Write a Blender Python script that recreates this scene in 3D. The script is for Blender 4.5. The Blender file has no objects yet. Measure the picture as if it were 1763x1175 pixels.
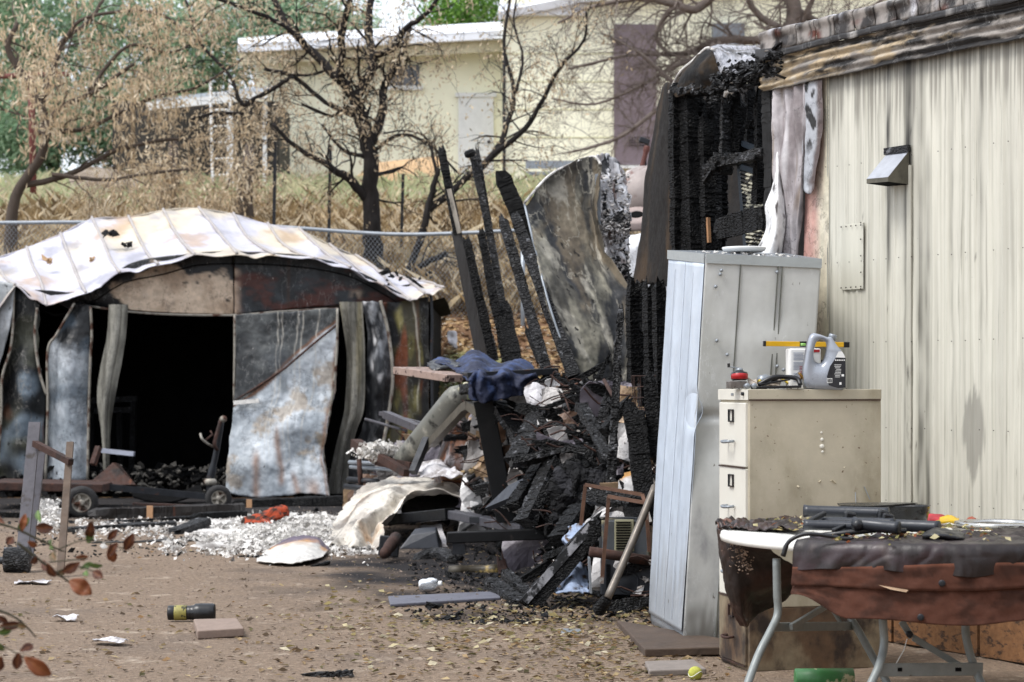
import bpy, math, random
import numpy as np
from mathutils import Vector, Matrix, noise
R = math.radians
S = bpy.context.scene
COL = S.collection
# ---------------------------------------------------------------- camera
F, EZ, CX, HY = 3600.0, 1.35, 881.5, 665.0       # focal length, eye height, principal column, horizon row
cd = bpy.data.cameras.new('camera'); cam = bpy.data.objects.new('camera', cd); COL.objects.link(cam)
cam.location = (0, 0, EZ); cam.rotation_euler = (R(90), 0, 0)
cd.sensor_width = 36; cd.lens = 36*F/1763; cd.shift_y = (HY-587.5)/1763
cd.clip_start = 0.1; cd.clip_end = 1500
cd.dof.use_dof = True; cd.dof.focus_distance = 10.6; cd.dof.aperture_fstop = 5.0
S.camera = cam
# ---------------------------------------------------------------- world, sun, exposure
SUN_EL, SUN_AZ = 58, -62          # degrees; azimuth from +Y towards +X, negative = left
w = bpy.data.worlds.new('World'); S.world = w; w.use_nodes = True
nt = w.node_tree; nt.nodes.clear()
sky = nt.nodes.new('ShaderNodeTexSky'); sky.sky_type = 'NISHITA'; sky.sun_disc = False
sky.sun_elevation = R(SUN_EL); sky.sun_rotation = R(-118); sky.dust_density = 3; sky.air_density = 1
hsv = nt.nodes.new('ShaderNodeHueSaturation'); hsv.inputs['Saturation'].default_value = 0.55
mixw = nt.nodes.new('ShaderNodeMix'); mixw.data_type = 'RGBA'; mixw.inputs[0].default_value = 0.5
mixw.inputs[7].default_value = (9.4, 9.9, 10.8, 1)
bg = nt.nodes.new('ShaderNodeBackground'); bg.inputs[1].default_value = 0.11
wo = nt.nodes.new('ShaderNodeOutputWorld')
nt.links.new(sky.outputs[0], hsv.inputs['Color']); nt.links.new(hsv.outputs[0], mixw.inputs[6])
nt.links.new(mixw.outputs[2], bg.inputs[0]); nt.links.new(bg.outputs[0], wo.inputs[0])
sd = bpy.data.lights.new('sun', 'SUN'); sd.energy = 1.5; sd.angle = R(22); sd.color = (1, .975, .94)
so = bpy.data.objects.new('sun', sd); COL.objects.link(so)
az = R(-118); el = R(SUN_EL)       # light comes from the left and behind the camera
sdir = Vector((math.sin(az)*math.cos(el), math.cos(az)*math.cos(el), math.sin(el)))
so.rotation_euler = sdir.to_track_quat('Z', 'Y').to_euler()
vs = S.view_settings; vs.view_transform = 'Standard'; vs.look = 'None'; vs.gamma = 1; vs.exposure = 0.86
vs.use_curve_mapping = False
S.render.engine = 'CYCLES'

# ---------------------------------------------------------------- helpers
rnd = random.Random(7)
def P(px, py, Y): return Vector(((px-CX)/F*Y, Y, EZ+(HY-py)/F*Y))
def G(px, py, dz=0.0):
    Y = (EZ-dz)*F/(py-HY); return Vector(((px-CX)/F*Y, Y, dz))
def hx(s):
    if not isinstance(s, str): return tuple(s)
    s = s.lstrip('#'); o = []
    for i in (0, 2, 4):
        c = int(s[i:i+2], 16)/255; o.append(c/12.92 if c <= .04045 else ((c+.055)/1.055)**2.4)
    return tuple(o)
def n3(x, y, z): return noise.noise(Vector((x, y, z)))
def fb(x, y, z):
    return n3(x, y, z)+.5*n3(2*x+7, 2*y, 2*z)+.3*n3(4*x, 4*y+5, 4*z)+.2*n3(8.3*x, 8.3*y+2, 8.3*z)+.13*n3(17*x, 17*y, 17*z+4)
def ss(a, b, x):
    t = (x-a)/(b-a); t = 0 if t < 0 else 1 if t > 1 else t
    return t*t*(3-2*t)
def mixc(a, b, t): return (a[0]+(b[0]-a[0])*t, a[1]+(b[1]-a[1])*t, a[2]+(b[2]-a[2])*t)
def cat(p0, p1, p2, p3, t):
    return .5*((2*p1)+(p2-p0)*t+(2*p0-5*p1+4*p2-p3)*t*t+(3*p1-p0-3*p2+p3)*t*t*t)
def spline(pts, n):
    out = []; m = len(pts)-1
    for i in range(n):
        u = i/(n-1)*m; k = min(int(u), m-1); t = u-k
        a = pts[k-1] if k > 0 else 2*pts[0]-pts[1]
        d = pts[k+2] if k+2 <= m else 2*pts[m]-pts[m-1]
        out.append(cat(a, pts[k], pts[k+1], d, t))
    return out

def mat(name, col=(.5, .5, .5), rough=.7, metal=0., var=.2, vsc=6, bump=.25, bs=30, bd=.01, attr=False,
        layers=(), st=(1, 1, 1), spec=.5, bst=None, extra=None, crack=0, alpha=1., rvar=.12):
    m = bpy.data.materials.new(name); m.use_nodes = True; t = m.node_tree; N = t.nodes; L = t.links
    b = N['Principled BSDF']; tc = N.new('ShaderNodeTexCoord')
    def mp(s):
        q = N.new('ShaderNodeMapping'); q.inputs['Scale'].default_value = s; L.new(tc.outputs['Object'], q.inputs[0]); return q
    def nz(s, scale, det=7, ro=.6):
        q = N.new('ShaderNodeTexNoise'); q.inputs['Scale'].default_value = scale; q.inputs['Detail'].default_value = det
        q.inputs['Roughness'].default_value = ro; L.new(mp(s).outputs[0], q.inputs['Vector']); return q
    if attr:
        a = N.new('ShaderNodeAttribute'); a.attribute_name = 'Col'; cur = a.outputs['Color']
    else:
        a = N.new('ShaderNodeRGB'); a.outputs[0].default_value = (*hx(col), 1); cur = a.outputs[0]
    for (lc, sc, lo, hi, ls) in layers:
        q = nz(ls, sc); r = N.new('ShaderNodeMapRange'); r.inputs[1].default_value = lo; r.inputs[2].default_value = hi
        r.interpolation_type = 'SMOOTHSTEP'; src = q.outputs[0]
        if lo < 0:          # thin crease lines where the noise crosses its middle
            a1 = N.new('ShaderNodeMath'); a1.operation = 'SUBTRACT'; a1.inputs[1].default_value = .5; L.new(src, a1.inputs[0])
            a2 = N.new('ShaderNodeMath'); a2.operation = 'ABSOLUTE'; L.new(a1.outputs[0], a2.inputs[0]); src = a2.outputs[0]
            r.inputs[1].default_value = hi; r.inputs[2].default_value = 0; r.inputs[4].default_value = -lo
        L.new(src, r.inputs[0])
        x = N.new('ShaderNodeMix'); x.data_type = 'RGBA'; L.new(r.outputs[0], x.inputs[0]); L.new(cur, x.inputs[6])
        x.inputs[7].default_value = (*hx(lc), 1); cur = x.outputs[2]
    if var:
        q = nz(st, vsc, 9, .65); r = N.new('ShaderNodeMapRange'); r.inputs[1].default_value = .3; r.inputs[2].default_value = .7
        r.inputs[3].default_value = 1-var; r.inputs[4].default_value = 1+var; L.new(q.outputs[0], r.inputs[0])
        x = N.new('ShaderNodeMix'); x.data_type = 'RGBA'; x.blend_type = 'MULTIPLY'; x.inputs[0].default_value = 1
        L.new(cur, x.inputs[6]); L.new(r.outputs[0], x.inputs[7]); cur = x.outputs[2]
    L.new(cur, b.inputs['Base Color'])
    b.inputs['Metallic'].default_value = metal; b.inputs['Specular IOR Level'].default_value = spec
    if rvar:
        q = nz(st, vsc*1.7, 5); r = N.new('ShaderNodeMapRange'); r.inputs[1].default_value = .3; r.inputs[2].default_value = .7
        r.inputs[3].default_value = max(.03, rough-rvar); r.inputs[4].default_value = min(1, rough+rvar)
        L.new(q.outputs[0], r.inputs[0]); L.new(r.outputs[0], b.inputs['Roughness'])
    else: b.inputs['Roughness'].default_value = rough
    if bump:
        q = nz(bst or st, bs, 8, .6); u = N.new('ShaderNodeBump'); u.inputs['Strength'].default_value = bump
        u.inputs['Distance'].default_value = bd; L.new(q.outputs[0], u.inputs['Height']); L.new(u.outputs[0], b.inputs['Normal'])
    if crack:
        q = N.new('ShaderNodeTexVoronoi'); q.feature = 'DISTANCE_TO_EDGE'; q.inputs['Scale'].default_value = crack
        wv = nz((1, 1, 1), 9); ad = N.new('ShaderNodeVectorMath'); ad.operation = 'MULTIPLY_ADD'; ad.inputs[1].default_value = (.10, .10, .10)
        L.new(wv.outputs['Color'], ad.inputs[0]); L.new(mp((1, 1, 2.1)).outputs[0], ad.inputs[2]); L.new(ad.outputs[0], q.inputs['Vector'])
        r = N.new('ShaderNodeMapRange'); r.inputs[2].default_value = .22; L.new(q.outputs['Distance'], r.inputs[0])
        u2 = N.new('ShaderNodeBump'); u2.inputs['Strength'].default_value = 1; u2.inputs['Distance'].default_value = .012; L.new(r.outputs[0], u2.inputs['Height'])
        L.new(u.outputs[0], u2.inputs['Normal']); L.new(u2.outputs[0], b.inputs['Normal'])
    if alpha < 1: b.inputs['Alpha'].default_value = alpha
    return m

class MB:
    def __init__(s): s.v = []; s.f = []; s.c = []
    def add(s, vs, fs, col=None):
        o = len(s.v); s.v.extend(vs); s.f.extend([tuple(i+o for i in q) for q in fs])
        if col is not None: s.c.extend(col if isinstance(col, list) else [col]*len(vs))
        elif s.c: s.c.extend([(.5, .5, .5)]*len(vs))
        return s
    def box(s, c, d, rot=None, col=None):
        c = Vector(c); M3 = rot if rot is not None else Matrix.Identity(3)
        vs = [c+M3@Vector((x*d[0]/2, y*d[1]/2, z*d[2]/2)) for x in (-1, 1) for y in (-1, 1) for z in (-1, 1)]
        return s.add(vs, [(0, 1, 3, 2), (4, 6, 7, 5), (0, 4, 5, 1), (2, 3, 7, 6), (0, 2, 6, 4), (1, 5, 7, 3)], col)
    def bar(s, p0, p1, w, h, up=(0, 0, 1), col=None, taper=1.):
        p0 = Vector(p0); p1 = Vector(p1); a = (p1-p0).normalized(); up = Vector(up)
        if abs(a.dot(up)) > .95: up = Vector((0, 1, 0))
        x = a.cross(up).normalized(); y = x.cross(a)
        vs = []
        for p, k in ((p0, 1), (p1, taper)):
            for i, j in ((-1, -1), (1, -1), (1, 1), (-1, 1)): vs.append(p+x*i*w/2*k+y*j*h/2*k)
        return s.add(vs, [(0, 1, 2, 3)[::-1], (4, 5, 6, 7), (0, 1, 5, 4), (1, 2, 6, 5), (2, 3, 7, 6), (3, 0, 4, 7)], col)
    def char(s, p0, p1, w, h, up=(0, 1, 0), seed=0, cell=.028, depth=.0035, jit=.005, taper=.85, bend=0.0):
        """a charred board: rows of cracked scales across the grain, ragged burnt end"""
        r = random.Random(seed); p0 = Vector(p0); p1 = Vector(p1); L = (p1-p0).length; a = (p1-p0)/L; up = Vector(up)
        if abs(a.dot(up)) > .95: up = Vector((1, 0, 0))
        x = a.cross(up).normalized(); y = x.cross(a)
        n = max(3, int(L/cell)); prof = [(-1, -1), (-.33, -1), (.36, -1), (1, -1), (1, 0), (1, 1), (.3, 1), (-.38, 1), (-1, 1), (-1, 0)]
        k = len(prof); vs = []; fs = []; rows = 0
        for i in range(n+1):
            if 0 < i < n and r.random() < .3: continue
            gd = depth*r.choice((.2, .5, 1, 1.6))
            for g in ((0, 1) if 0 < i < n else (1,)):
                t = (i+(.0 if g else -.28))/n
                sc = 1-(1-taper)*t; base = p0+a*(L*t)+x*(bend*math.sin(t*3.1))
                if i == n: sc *= .55
                for q, (u, v) in enumerate(prof):
                    du = (0 if g else -gd)+r.uniform(-jit, jit)*.5
                    wob = .012*n3(t*L*4+seed, q*.7, seed)
                    hw = max(.004, w/2*sc+du+wob*(w/.1)); hh = max(.004, h/2*sc+du+wob*(h/.1))
                    vs.append(base+x*u*hw+y*v*hh+a*(r.uniform(-.5, .5)*cell*.45+(r.uniform(-.06, .06) if i == n else 0)))
                rows += 1
        for i in range(rows-1):
            for q in range(k):
                fs.append((i*k+q, i*k+(q+1) % k, (i+1)*k+(q+1) % k, (i+1)*k+q))
        fs.append(tuple(range(k))[::-1]); fs.append(tuple((rows-1)*k+q for q in range(k)))
        return s.add(vs, fs)
    def tube(s, pts, rad, n=8, cap=True, col=None):
        pts = [Vector(p) for p in pts]; m = len(pts)
        if not hasattr(rad, '__len__'): rad = [rad]*m
        vs = []; fs = []; px = None
        for i, p in enumerate(pts):
            a = (pts[min(i+1, m-1)]-pts[max(i-1, 0)])
            a = a.normalized() if a.length > 1e-9 else Vector((0, 0, 1))
            if px is None:
                u = Vector((0, 0, 1)) if abs(a.z) < .9 else Vector((1, 0, 0)); px = a.cross(u).normalized()
            else:
                px = (px-a*px.dot(a)); px = px.normalized() if px.length > 1e-6 else a.cross(Vector((0, 0, 1))).normalized()
            y = a.cross(px)
            for k in range(n):
                g = 2*math.pi*k/n; vs.append(p+(px*math.cos(g)+y*math.sin(g))*rad[i])
        for i in range(m-1):
            for k in range(n): fs.append((i*n+k, i*n+(k+1) % n, (i+1)*n+(k+1) % n, (i+1)*n+k))
        if cap: fs.append(tuple(range(n))[::-1]); fs.append(tuple((m-1)*n+k for k in range(n)))
        return s.add(vs, fs, col)
    def lathe(s, c, axis, prof, n=20, col=None, cap=True):
        c = Vector(c); a = Vector(axis).normalized(); u = Vector((0, 0, 1)) if abs(a.z) < .9 else Vector((1, 0, 0))
        x = a.cross(u).normalized(); y = a.cross(x); vs = []; fs = []
        for (t, r) in prof:
            for k in range(n):
                g = 2*math.pi*k/n; vs.append(c+a*t+(x*math.cos(g)+y*math.sin(g))*max(r, 1e-4))
        for i in range(len(prof)-1):
            for k in range(n): fs.append((i*n+k, (i+1)*n+k, (i+1)*n+(k+1) % n, i*n+(k+1) % n))
        if cap: fs.append(tuple(range(n))); fs.append(tuple((len(prof)-1)*n+k for k in range(n))[::-1])
        return s.add(vs, fs, col)
    def grid(s, rows, nu, nv, disp=0., dsc=3., colf=None, dfn=None, seed=0.):
        """surface through a net of control points (rows of points)"""
        rr = [spline([Vector(p) for p in r], nu) for r in rows]
        cols = [spline([r[i] for r in rr], nv) for i in range(nu)]
        vs = []; cs = []
        for j in range(nv):
            for i in range(nu):
                p = cols[i][j].copy()
                if disp:
                    q = p*dsc; p += Vector((fb(q.x+seed, q.y, q.z), fb(q.x, q.y+9+seed, q.z), fb(q.x, q.y, q.z+17+seed)))*disp
                if dfn: p += dfn(i/(nu-1), j/(nv-1), p)
                vs.append(p)
                if colf: cs.append(colf(i/(nu-1), j/(nv-1), p))
        fs = [(j*nu+i, j*nu+i+1, (j+1)*nu+i+1, (j+1)*nu+i) for j in range(nv-1) for i in range(nu-1)]
        return s.add(vs, fs, cs if colf else None)
    def chunk(s, c, sz, r):
        """a broken lump"""
        c = Vector(c); a = [r.uniform(.5, 1.9), r.uniform(.3, 1.), r.uniform(.15, .7)]
        M3 = Matrix.Rotation(r.uniform(0, 6.3), 3, 'Z')@Matrix.Rotation(r.uniform(-.7, .7), 3, 'Y')@Matrix.Rotation(r.uniform(-1, 1), 3, 'X')
        vs = [c+M3@Vector((x*a[0]*sz*r.uniform(.25, 1.15), y*a[1]*sz*r.uniform(.25, 1.15), z*a[2]*sz*r.uniform(.3, 1.15)))*.5 for x in (-1, 1) for y in (-1, 1) for z in (-1, 1)]
        return s.add(vs, [(0, 1, 3, 2), (4, 6, 7, 5), (0, 4, 5, 1), (2, 3, 7, 6), (0, 2, 6, 4), (1, 5, 7, 3)])
    def build(s, name, m, parent=None, smooth=False, solid=0., bevel=0., kind=None, label=None, sub=0):
        me = bpy.data.meshes.new(name); off = wloc(parent) if parent else Vector((0, 0, 0))
        me.from_pydata([tuple(Vector(v)-off) for v in s.v], [], s.f)
        if s.c:
            a = me.color_attributes.new('Col', 'FLOAT_COLOR', 'POINT')
            arr = np.ones((len(s.v), 4), dtype=np.float32); arr[:, :3] = np.array(s.c, dtype=np.float32); a.data.foreach_set('color', arr.ravel())
        me.materials.append(m)
        if smooth: me.polygons.foreach_set('use_smooth', [True]*len(me.polygons))
        me.update()
        o = bpy.data.objects.new(name, me); COL.objects.link(o)
        if parent: o.parent = parent
        if solid:
            q = o.modifiers.new('thickness', 'SOLIDIFY'); q.thickness = solid; q.offset = 0
        if bevel:
            q = o.modifiers.new('edge', 'BEVEL'); q.width = bevel; q.segments = 2; q.limit_method = 'ANGLE'; q.angle_limit = R(40)
        if sub:
            q = o.modifiers.new('sub', 'SUBSURF'); q.levels = sub; q.render_levels = sub
        if kind: o['kind'] = kind
        if label: o['label'] = label
        return o
def wloc(o):
    v = Vector((0, 0, 0))
    while o: v += o.location; o = o.parent
    return v
def thing(name, label, catg, loc=(0, 0, 0), group=None):
    o = bpy.data.objects.new(name, None); COL.objects.link(o); o.location = Vector(loc); o.empty_display_size = .1
    o['label'] = label; o['category'] = catg
    if group: o['group'] = group
    return o
def tag(o, label, catg, group=None):
    """give a one-mesh thing its words and move its origin to its base"""
    o['label'] = label; o['category'] = catg
    if group: o['group'] = group
    if not o.parent and o.type == 'MESH' and len(o.data.vertices):
        co = np.empty(len(o.data.vertices)*3, dtype=np.float32); o.data.vertices.foreach_get('co', co); co = co.reshape(-1, 3)
        b = co.mean(0); b[2] = co[:, 2].min(); o.data.vertices.foreach_set('co', (co-b).ravel().astype(np.float32)); o.location = Vector([float(q) for q in b]); o.data.update()
    return o
def copy_tree(o, parent=None, **kw):
    c = o.copy(); COL.objects.link(c); c.parent = parent
    for ch in o.children: copy_tree(ch, c)
    for k, v in kw.items(): c[k] = v
    return c

# ---------------------------------------------------------------- materials
m_char = mat('charcoal', (.0028, .0029, .0034), .5, 0, .6, 18, 1., 60, .012, spec=.24, crack=26,
             layers=[((.03, .032, .037), 11, .6, .76, (1, 1, 1)), ((.03, .015, .008), 2.2, .66, .74, (1, 1, .4))])
m_char_ash_glint = mat('charcoal_ash_glint', (.005, .0052, .0062), .48, 0, .6, 16, 1., 55, .012, spec=.45, crack=24,
             layers=[((.17, .175, .19), 17, .57, .72, (1, 1, 1)), ((.3, .3, .31), 40, .66, .72, (1, 1, 1))])  # pale flecks: ash, and glints on the char put into the colour
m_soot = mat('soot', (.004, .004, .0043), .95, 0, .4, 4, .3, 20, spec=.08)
m_sheet = mat('burnt_sheet_metal', attr=True, rough=.6, metal=.15, var=.3, vsc=9, bump=.3, bs=12, bd=.015,
              layers=[('#8d8983', 2.9, -.5, .010, (1, 1, .6)), ('#0f0f10', 14, .6, .7, (1, 1, .7))])
m_sheet2 = mat('painted_sheet', attr=True, rough=.5, metal=.0, var=.26, vsc=13, bump=.3, bs=11, bd=.02, spec=.4,
               layers=[('#221e1c', 2.3, -.4, .010, (1, 1, .8)), ('#e0dedb', 3.1, -.10, .009, (1, 1, .6)), ('#2b2623', 26, .66, .72, (1, 1, .5)), ('#c2bfb9', 31, .69, .74, (1, 1, .4))])
m_matte = mat('matte_varied', attr=True, rough=.85, var=.22, vsc=14, bump=.4, bs=40, bd=.008, spec=.3)
m_wood = mat('weathered_wood', '#6b5a44', .8, 0, .35, 5, .5, 18, .006, st=(1, 1, .12))
m_rust = mat('rust', '#38221a', .85, 0, .4, 16, .5, 60, .004, layers=[('#6e4129', 12, .55, .75, (1, 1, 1)), ('#1b1412', 6, .5, .66, (1, 1, 1))])
m_dsteel = mat('dark_steel', '#2a2c30', .5, .5, .3, 10, .2, 40, .003, layers=[('#5a3a28', 8, .58, .75, (1, 1, 1))])
m_galv = mat('galvanised', '#8f959b', .45, .55, .15, 12, .15, 50, .003)
m_black = mat('black_plastic', '#141518', .35, 0, .15, 12, .1, 60, .002)
m_blackp = mat('black_paint', '#0a0b0d', .5, 0, .3, 8, .3, 30, .004, spec=.3, layers=[('#3a3330', 10, .66, .78, (1, 1, 1))])
m_ash = mat('ash_white', '#dedbd6', .95, 0, .2, 20, .9, 60, .02, layers=[('#8d8986', 3, .52, .66, (1, 1, 1)), ('#4a4644', 9, .64, .7, (1, 1, 1))])
m_white = mat('white_paint', '#dfe0df', .5, 0, .08, 6, .1, 30, .003)
m_bark = mat('bark', '#17110f', .9, 0, .4, 10, .8, 30, .02, st=(1, 1, .3))
m_bark2 = mat('bark_grey', '#4a4038', .9, 0, .3, 8, .6, 30, .02, st=(1, 1, .3))
m_leaf = mat('leaf', attr=True, rough=.7, var=.2, vsc=30, bump=0, spec=.3)
def translucent(m, k):
    t = m.node_tree; N = t.nodes; L = t.links; b = N['Principled BSDF']; o = N['Material Output']; src = b.inputs['Base Color'].links[0].from_socket
    tr = N.new('ShaderNodeBsdfTranslucent'); L.new(src, tr.inputs[0]); x = N.new('ShaderNodeMixShader'); x.inputs[0].default_value = k
    L.new(b.outputs[0], x.inputs[1]); L.new(tr.outputs[0], x.inputs[2]); L.new(x.outputs[0], o.inputs[0])
translucent(m_leaf, .42)
# ================================================================ THE SETTING
ZA = [(0, 0), (24.6, 0), (26.5, .78), (28, 1.5), (29.5, 2.3), (34, 3.3), (42, 4.75), (50, 6.1), (56, 6.6), (80, 7), (600, 9)]
def zprof(Y):
    for i in range(len(ZA)-1):
        if ZA[i][0] <= Y <= ZA[i+1][0]:
            t = (Y-ZA[i][0])/(ZA[i+1][0]-ZA[i][0]); return ZA[i][1]+t*(ZA[i+1][1]-ZA[i][1])
    return 9.
def zt(x, Y):
    a = zprof(Y)
    if Y < 30: b = 0 if Y < 28.9 else (Y-28.9)/1.1*2.45
    else: b = a
    k = ss(-1.5, -.95, x); z = b+(a-b)*k
    if Y > 25: z += .10*fb(x*.35, Y*.35, 3)*min(1, (Y-25)/4)
    else: z += .012*fb(x*1.3, Y*1.3, 1)+.006*n3(x*6, Y*6, 2)
    return z
def ground_mesh(name, xs, ys, m):
    b = MB(); nx = len(xs)
    b.v = [(x, y, zt(x, y)) for y in ys for x in xs]
    b.f = [(j*nx+i, j*nx+i+1, (j+1)*nx+i+1, (j+1)*nx+i) for j in range(len(ys)-1) for i in range(nx-1)]
    o = b.build(name, m, smooth=True); o['kind'] = 'structure'; return o
# dirt, darker and sooty towards the burnt heap (a stain, it stays where it is)
def dirt_material():
    m = mat('dirt', '#847363', .95, 0, .34, 30, 1., 70, .02, spec=.2,
            layers=[('#75675b', .9, .5, .7, (1, 1, 1)), ('#a89a89', 38, .60, .68, (1, 1, 1)), ('#4a4039', 46, .62, .68, (1, 1, 1)), ('#a39484', 5, .56, .7, (1, 1, 1))])
    t = m.node_tree; N = t.nodes; L = t.links; b = N['Principled BSDF']; src = b.inputs['Base Color'].links[0].from_socket
    tc = N.new('ShaderNodeTexCoord'); ctr = N.new('ShaderNodeVectorMath'); ctr.operation = 'SUBTRACT'; ctr.inputs[1].default_value = (.9, 16.6, 0)
    L.new(tc.outputs['Object'], ctr.inputs[0])
    sc = N.new('ShaderNodeVectorMath'); sc.operation = 'MULTIPLY'; sc.inputs[1].default_value = (.36, .2, 0); L.new(ctr.outputs[0], sc.inputs[0])
    ln = N.new('ShaderNodeVectorMath'); ln.operation = 'LENGTH'; L.new(sc.outputs[0], ln.inputs[0])
    nz = N.new('ShaderNodeTexNoise'); nz.inputs['Scale'].default_value = 1.6; nz.inputs['Detail'].default_value = 8; L.new(tc.outputs['Object'], nz.inputs[0])
    ad = N.new('ShaderNodeMath'); ad.operation = 'MULTIPLY_ADD'; ad.inputs[1].default_value = 1.1; L.new(nz.outputs[0], ad.inputs[0]); L.new(ln.outputs['Value'], ad.inputs[2])
    r = N.new('ShaderNodeMapRange'); r.inputs[1].default_value = 1.65; r.inputs[2].default_value = 1.15; r.interpolation_type = 'SMOOTHSTEP'; L.new(ad.outputs[0], r.inputs[0])
    x = N.new('ShaderNodeMix'); x.data_type = 'RGBA'; L.new(r.outputs[0], x.inputs[0]); L.new(src, x.inputs[6]); x.inputs[7].default_value = (.022, .02, .021, 1)
    # burnt strip along the shed
    sp = N.new('ShaderNodeSeparateXYZ'); L.new(tc.outputs['Object'], sp.inputs[0])
    a2 = N.new('ShaderNodeMath'); a2.operation = 'MULTIPLY_ADD'; a2.inputs[1].default_value = 5.0; L.new(nz.outputs[0], a2.inputs[0]); L.new(sp.outputs[1], a2.inputs[2])
    r2 = N.new('ShaderNodeMapRange'); r2.inputs[1].default_value = 22.4; r2.inputs[2].default_value = 24.6; L.new(a2.outputs[0], r2.inputs[0])
    x2 = N.new('ShaderNodeMix'); x2.data_type = 'RGBA'; L.new(r2.outputs[0], x2.inputs[0]); L.new(x.outputs[2], x2.inputs[6]); x2.inputs[7].default_value = (.03, .027, .027, 1)
    L.new(x2.outputs[2], b.inputs['Base Color'])
    return m
m_dirt = dirt_material()
m_hill = mat('hill_litter', '#6f5540', .95, 0, .35, 4, .9, 26, .03, spec=.2,
             layers=[('#a98d67', 5, .48, .62, (1, 1, 1)), ('#3c2c22', 9, .58, .7, (1, 1, 1)), ('#c7b49a', 30, .66, .74, (1, 1, 1)), ('#7f8a5c', .18, .56, .68, (1, 1, 1))])
xs = [-60, -30, -15]+[-9+.14*i for i in range(129)]+[12, 20, 40, 60]
ys = [-20, -5, 0, 4]+[6+.15*i for i in range(128)]+[25.2]
ground_mesh('ground', xs, ys, m_dirt)
xs2 = [-400, -150, -60, -30]+[-18+.3*i for i in range(120)]+[22, 30, 60, 150, 400]
ys2 = [25.2]+[25.4+.2*i for i in range(50)]+[36+.7*i for i in range(40)]+[66, 75, 90, 130, 200, 400, 600]
ground_mesh('hillside', xs2, ys2, m_hill)

# ---------------------------------------------------------------- yellow house on the hill
m_hwall = mat('yellow_render', '#f6f4dc', .9, 0, .05, 1.2, .2, 20, .01, layers=[('#e8e5cb', .5, .55, .75, (1, 1, .4))])
m_hroof = mat('white_roof_edge', '#e3e6ec', .6, 0, .1, 2, .1, 10)
m_hdoor = mat('mauve_steel', '#75686e', .6, .1, .12, 2, .1, 10)
m_glass = mat('dark_window', '#56595f', .2, 0, .1, 2, 0)
HF = 56.
house = thing('house', 'pale yellow house with white roof edge standing on the hill behind the trees', 'house', P(870, 334, HF))
def hb(name, x0, y0, x1, y1, Y0, Y1, m, par=house, bev=0):
    a = P(x0, y1, Y0); b2 = P(x1, y0, Y0)
    return MB().box(((a.x+b2.x)/2, (Y0+Y1)/2, (a.z+b2.z)/2), (b2.x-a.x, abs(Y1-Y0), b2.z-a.z)).build(name, m, par, bevel=bev)
hb('wall', 440, 78, 866, 380, HF, HF+8, m_hwall)
hb('wall', 866, -60, 1650, 380, HF-1.4, HF+8, m_hwall)
rf = MB(); 
pa, pb = P(412, 98, HF-.9), P(872, 74, HF-.9); pc, pd = P(872, 64, HF+9), P(412, 80, HF+9)
rf.bar(pa+Vector((0, .1, 0)), pb+Vector((0, .1, 0)), .12, .42)
rf.build('eave_board', mat('cream_eave', '#cfc8ac', .8), house)
MB().bar(P(410, 84, HF-1.1), P(874, 60, HF-1.1), .2, .22).build('roof_edge', m_hroof, house)
MB().add([P(410, 80, HF-1.2), P(874, 56, HF-1.2), P(874, 40, HF+8), P(410, 66, HF+8)], [(0, 1, 2, 3)]).build('roof', m_hroof, house, solid=.1)
MB().add([P(858, 28, HF-1.9), P(1000, -2, HF-1.9), P(1700, -60, HF-1.9), P(1700, -120, HF+8), P(870, -40, HF+8)], [(0, 1, 2, 3, 4)]).build('roof', m_hroof, house, solid=.2)
hb('roof_edge', 860, 6, 1010, 26, HF-1.7, HF-1.45, m_hroof)
dr = hb('door', 789, 166, 850, 312, HF-.10, HF-.01, m_white)
hb('door_frame', 784, 160, 855, 167, HF-.16, HF-.02, m_white)
MB().lathe(P(842, 245, HF-.1), (0, -1, 0), [(0, .03), (.08, .05), (.12, .03)], 8).build('door_knob', m_dsteel, dr)
d2 = hb('door', 1057, 42, 1130, 284, HF-1.5, HF-1.41, m_hdoor); d2['label'] = 'tall mauve grey steel door with a perforated grille'
g = MB()
for i in range(8):
    for j in range(4):
        p = P(1084+i*4.6, 237+j*4.6, HF-1.53); g.box(p, (.035, .02, .035))
g.build('grille_holes', m_soot, d2)
hb('door_sill', 1040, 285, 1135, 290, HF-1.6, HF-1.42, m_white)
wn = hb('window', 672, 112, 722, 148, HF-.06, HF-.01, m_glass)
hb('window_sill', 666, 148, 728, 155, HF-.16, HF-.02, m_white, wn)
MB().tube([P(868, 60, HF-1.5), P(868, 330, HF-1.5)], .05, 6).build('downpipe', m_dsteel, house)
for k in range(5): hb('siding_joint', 870, 92+k*48, 1056, 93.4+k*48, HF-1.415, HF-1.39, mat('joint', '#d3d0aa'))
hb('wall_vent', 1228, 40, 1282, 78, HF-1.9, HF-1.42, mat('grey_unit', '#6d737a'))
ply = MB().add([P(600, 318, 53), P(640, 282, 53.4), P(770, 268, 53.4), P(735, 318, 53)], [(0, 1, 2, 3)]).build('plywood_sheet', mat('plywood', '#c2a27c', .8), solid=.05)
tag(ply, 'orange tan plywood sheet leaning low against the yellow house wall', 'plywood')
bn = thing('garden_bench', 'pale bench and clutter beside the yellow house under bare branches', 'bench', P(1000, 330, 52))
MB().bar(P(905, 300, 52), P(1010, 300, 52), .4, .08).build('seat', m_galv, bn)
MB().bar(P(905, 284, 52.2), P(1010, 284, 52.2), .05, .2).build('backrest', m_galv, bn)
for x in (910, 1004): MB().bar(P(x, 302, 52), P(x, 330, 52), .07, .07).build('leg', m_galv, bn)

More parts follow.
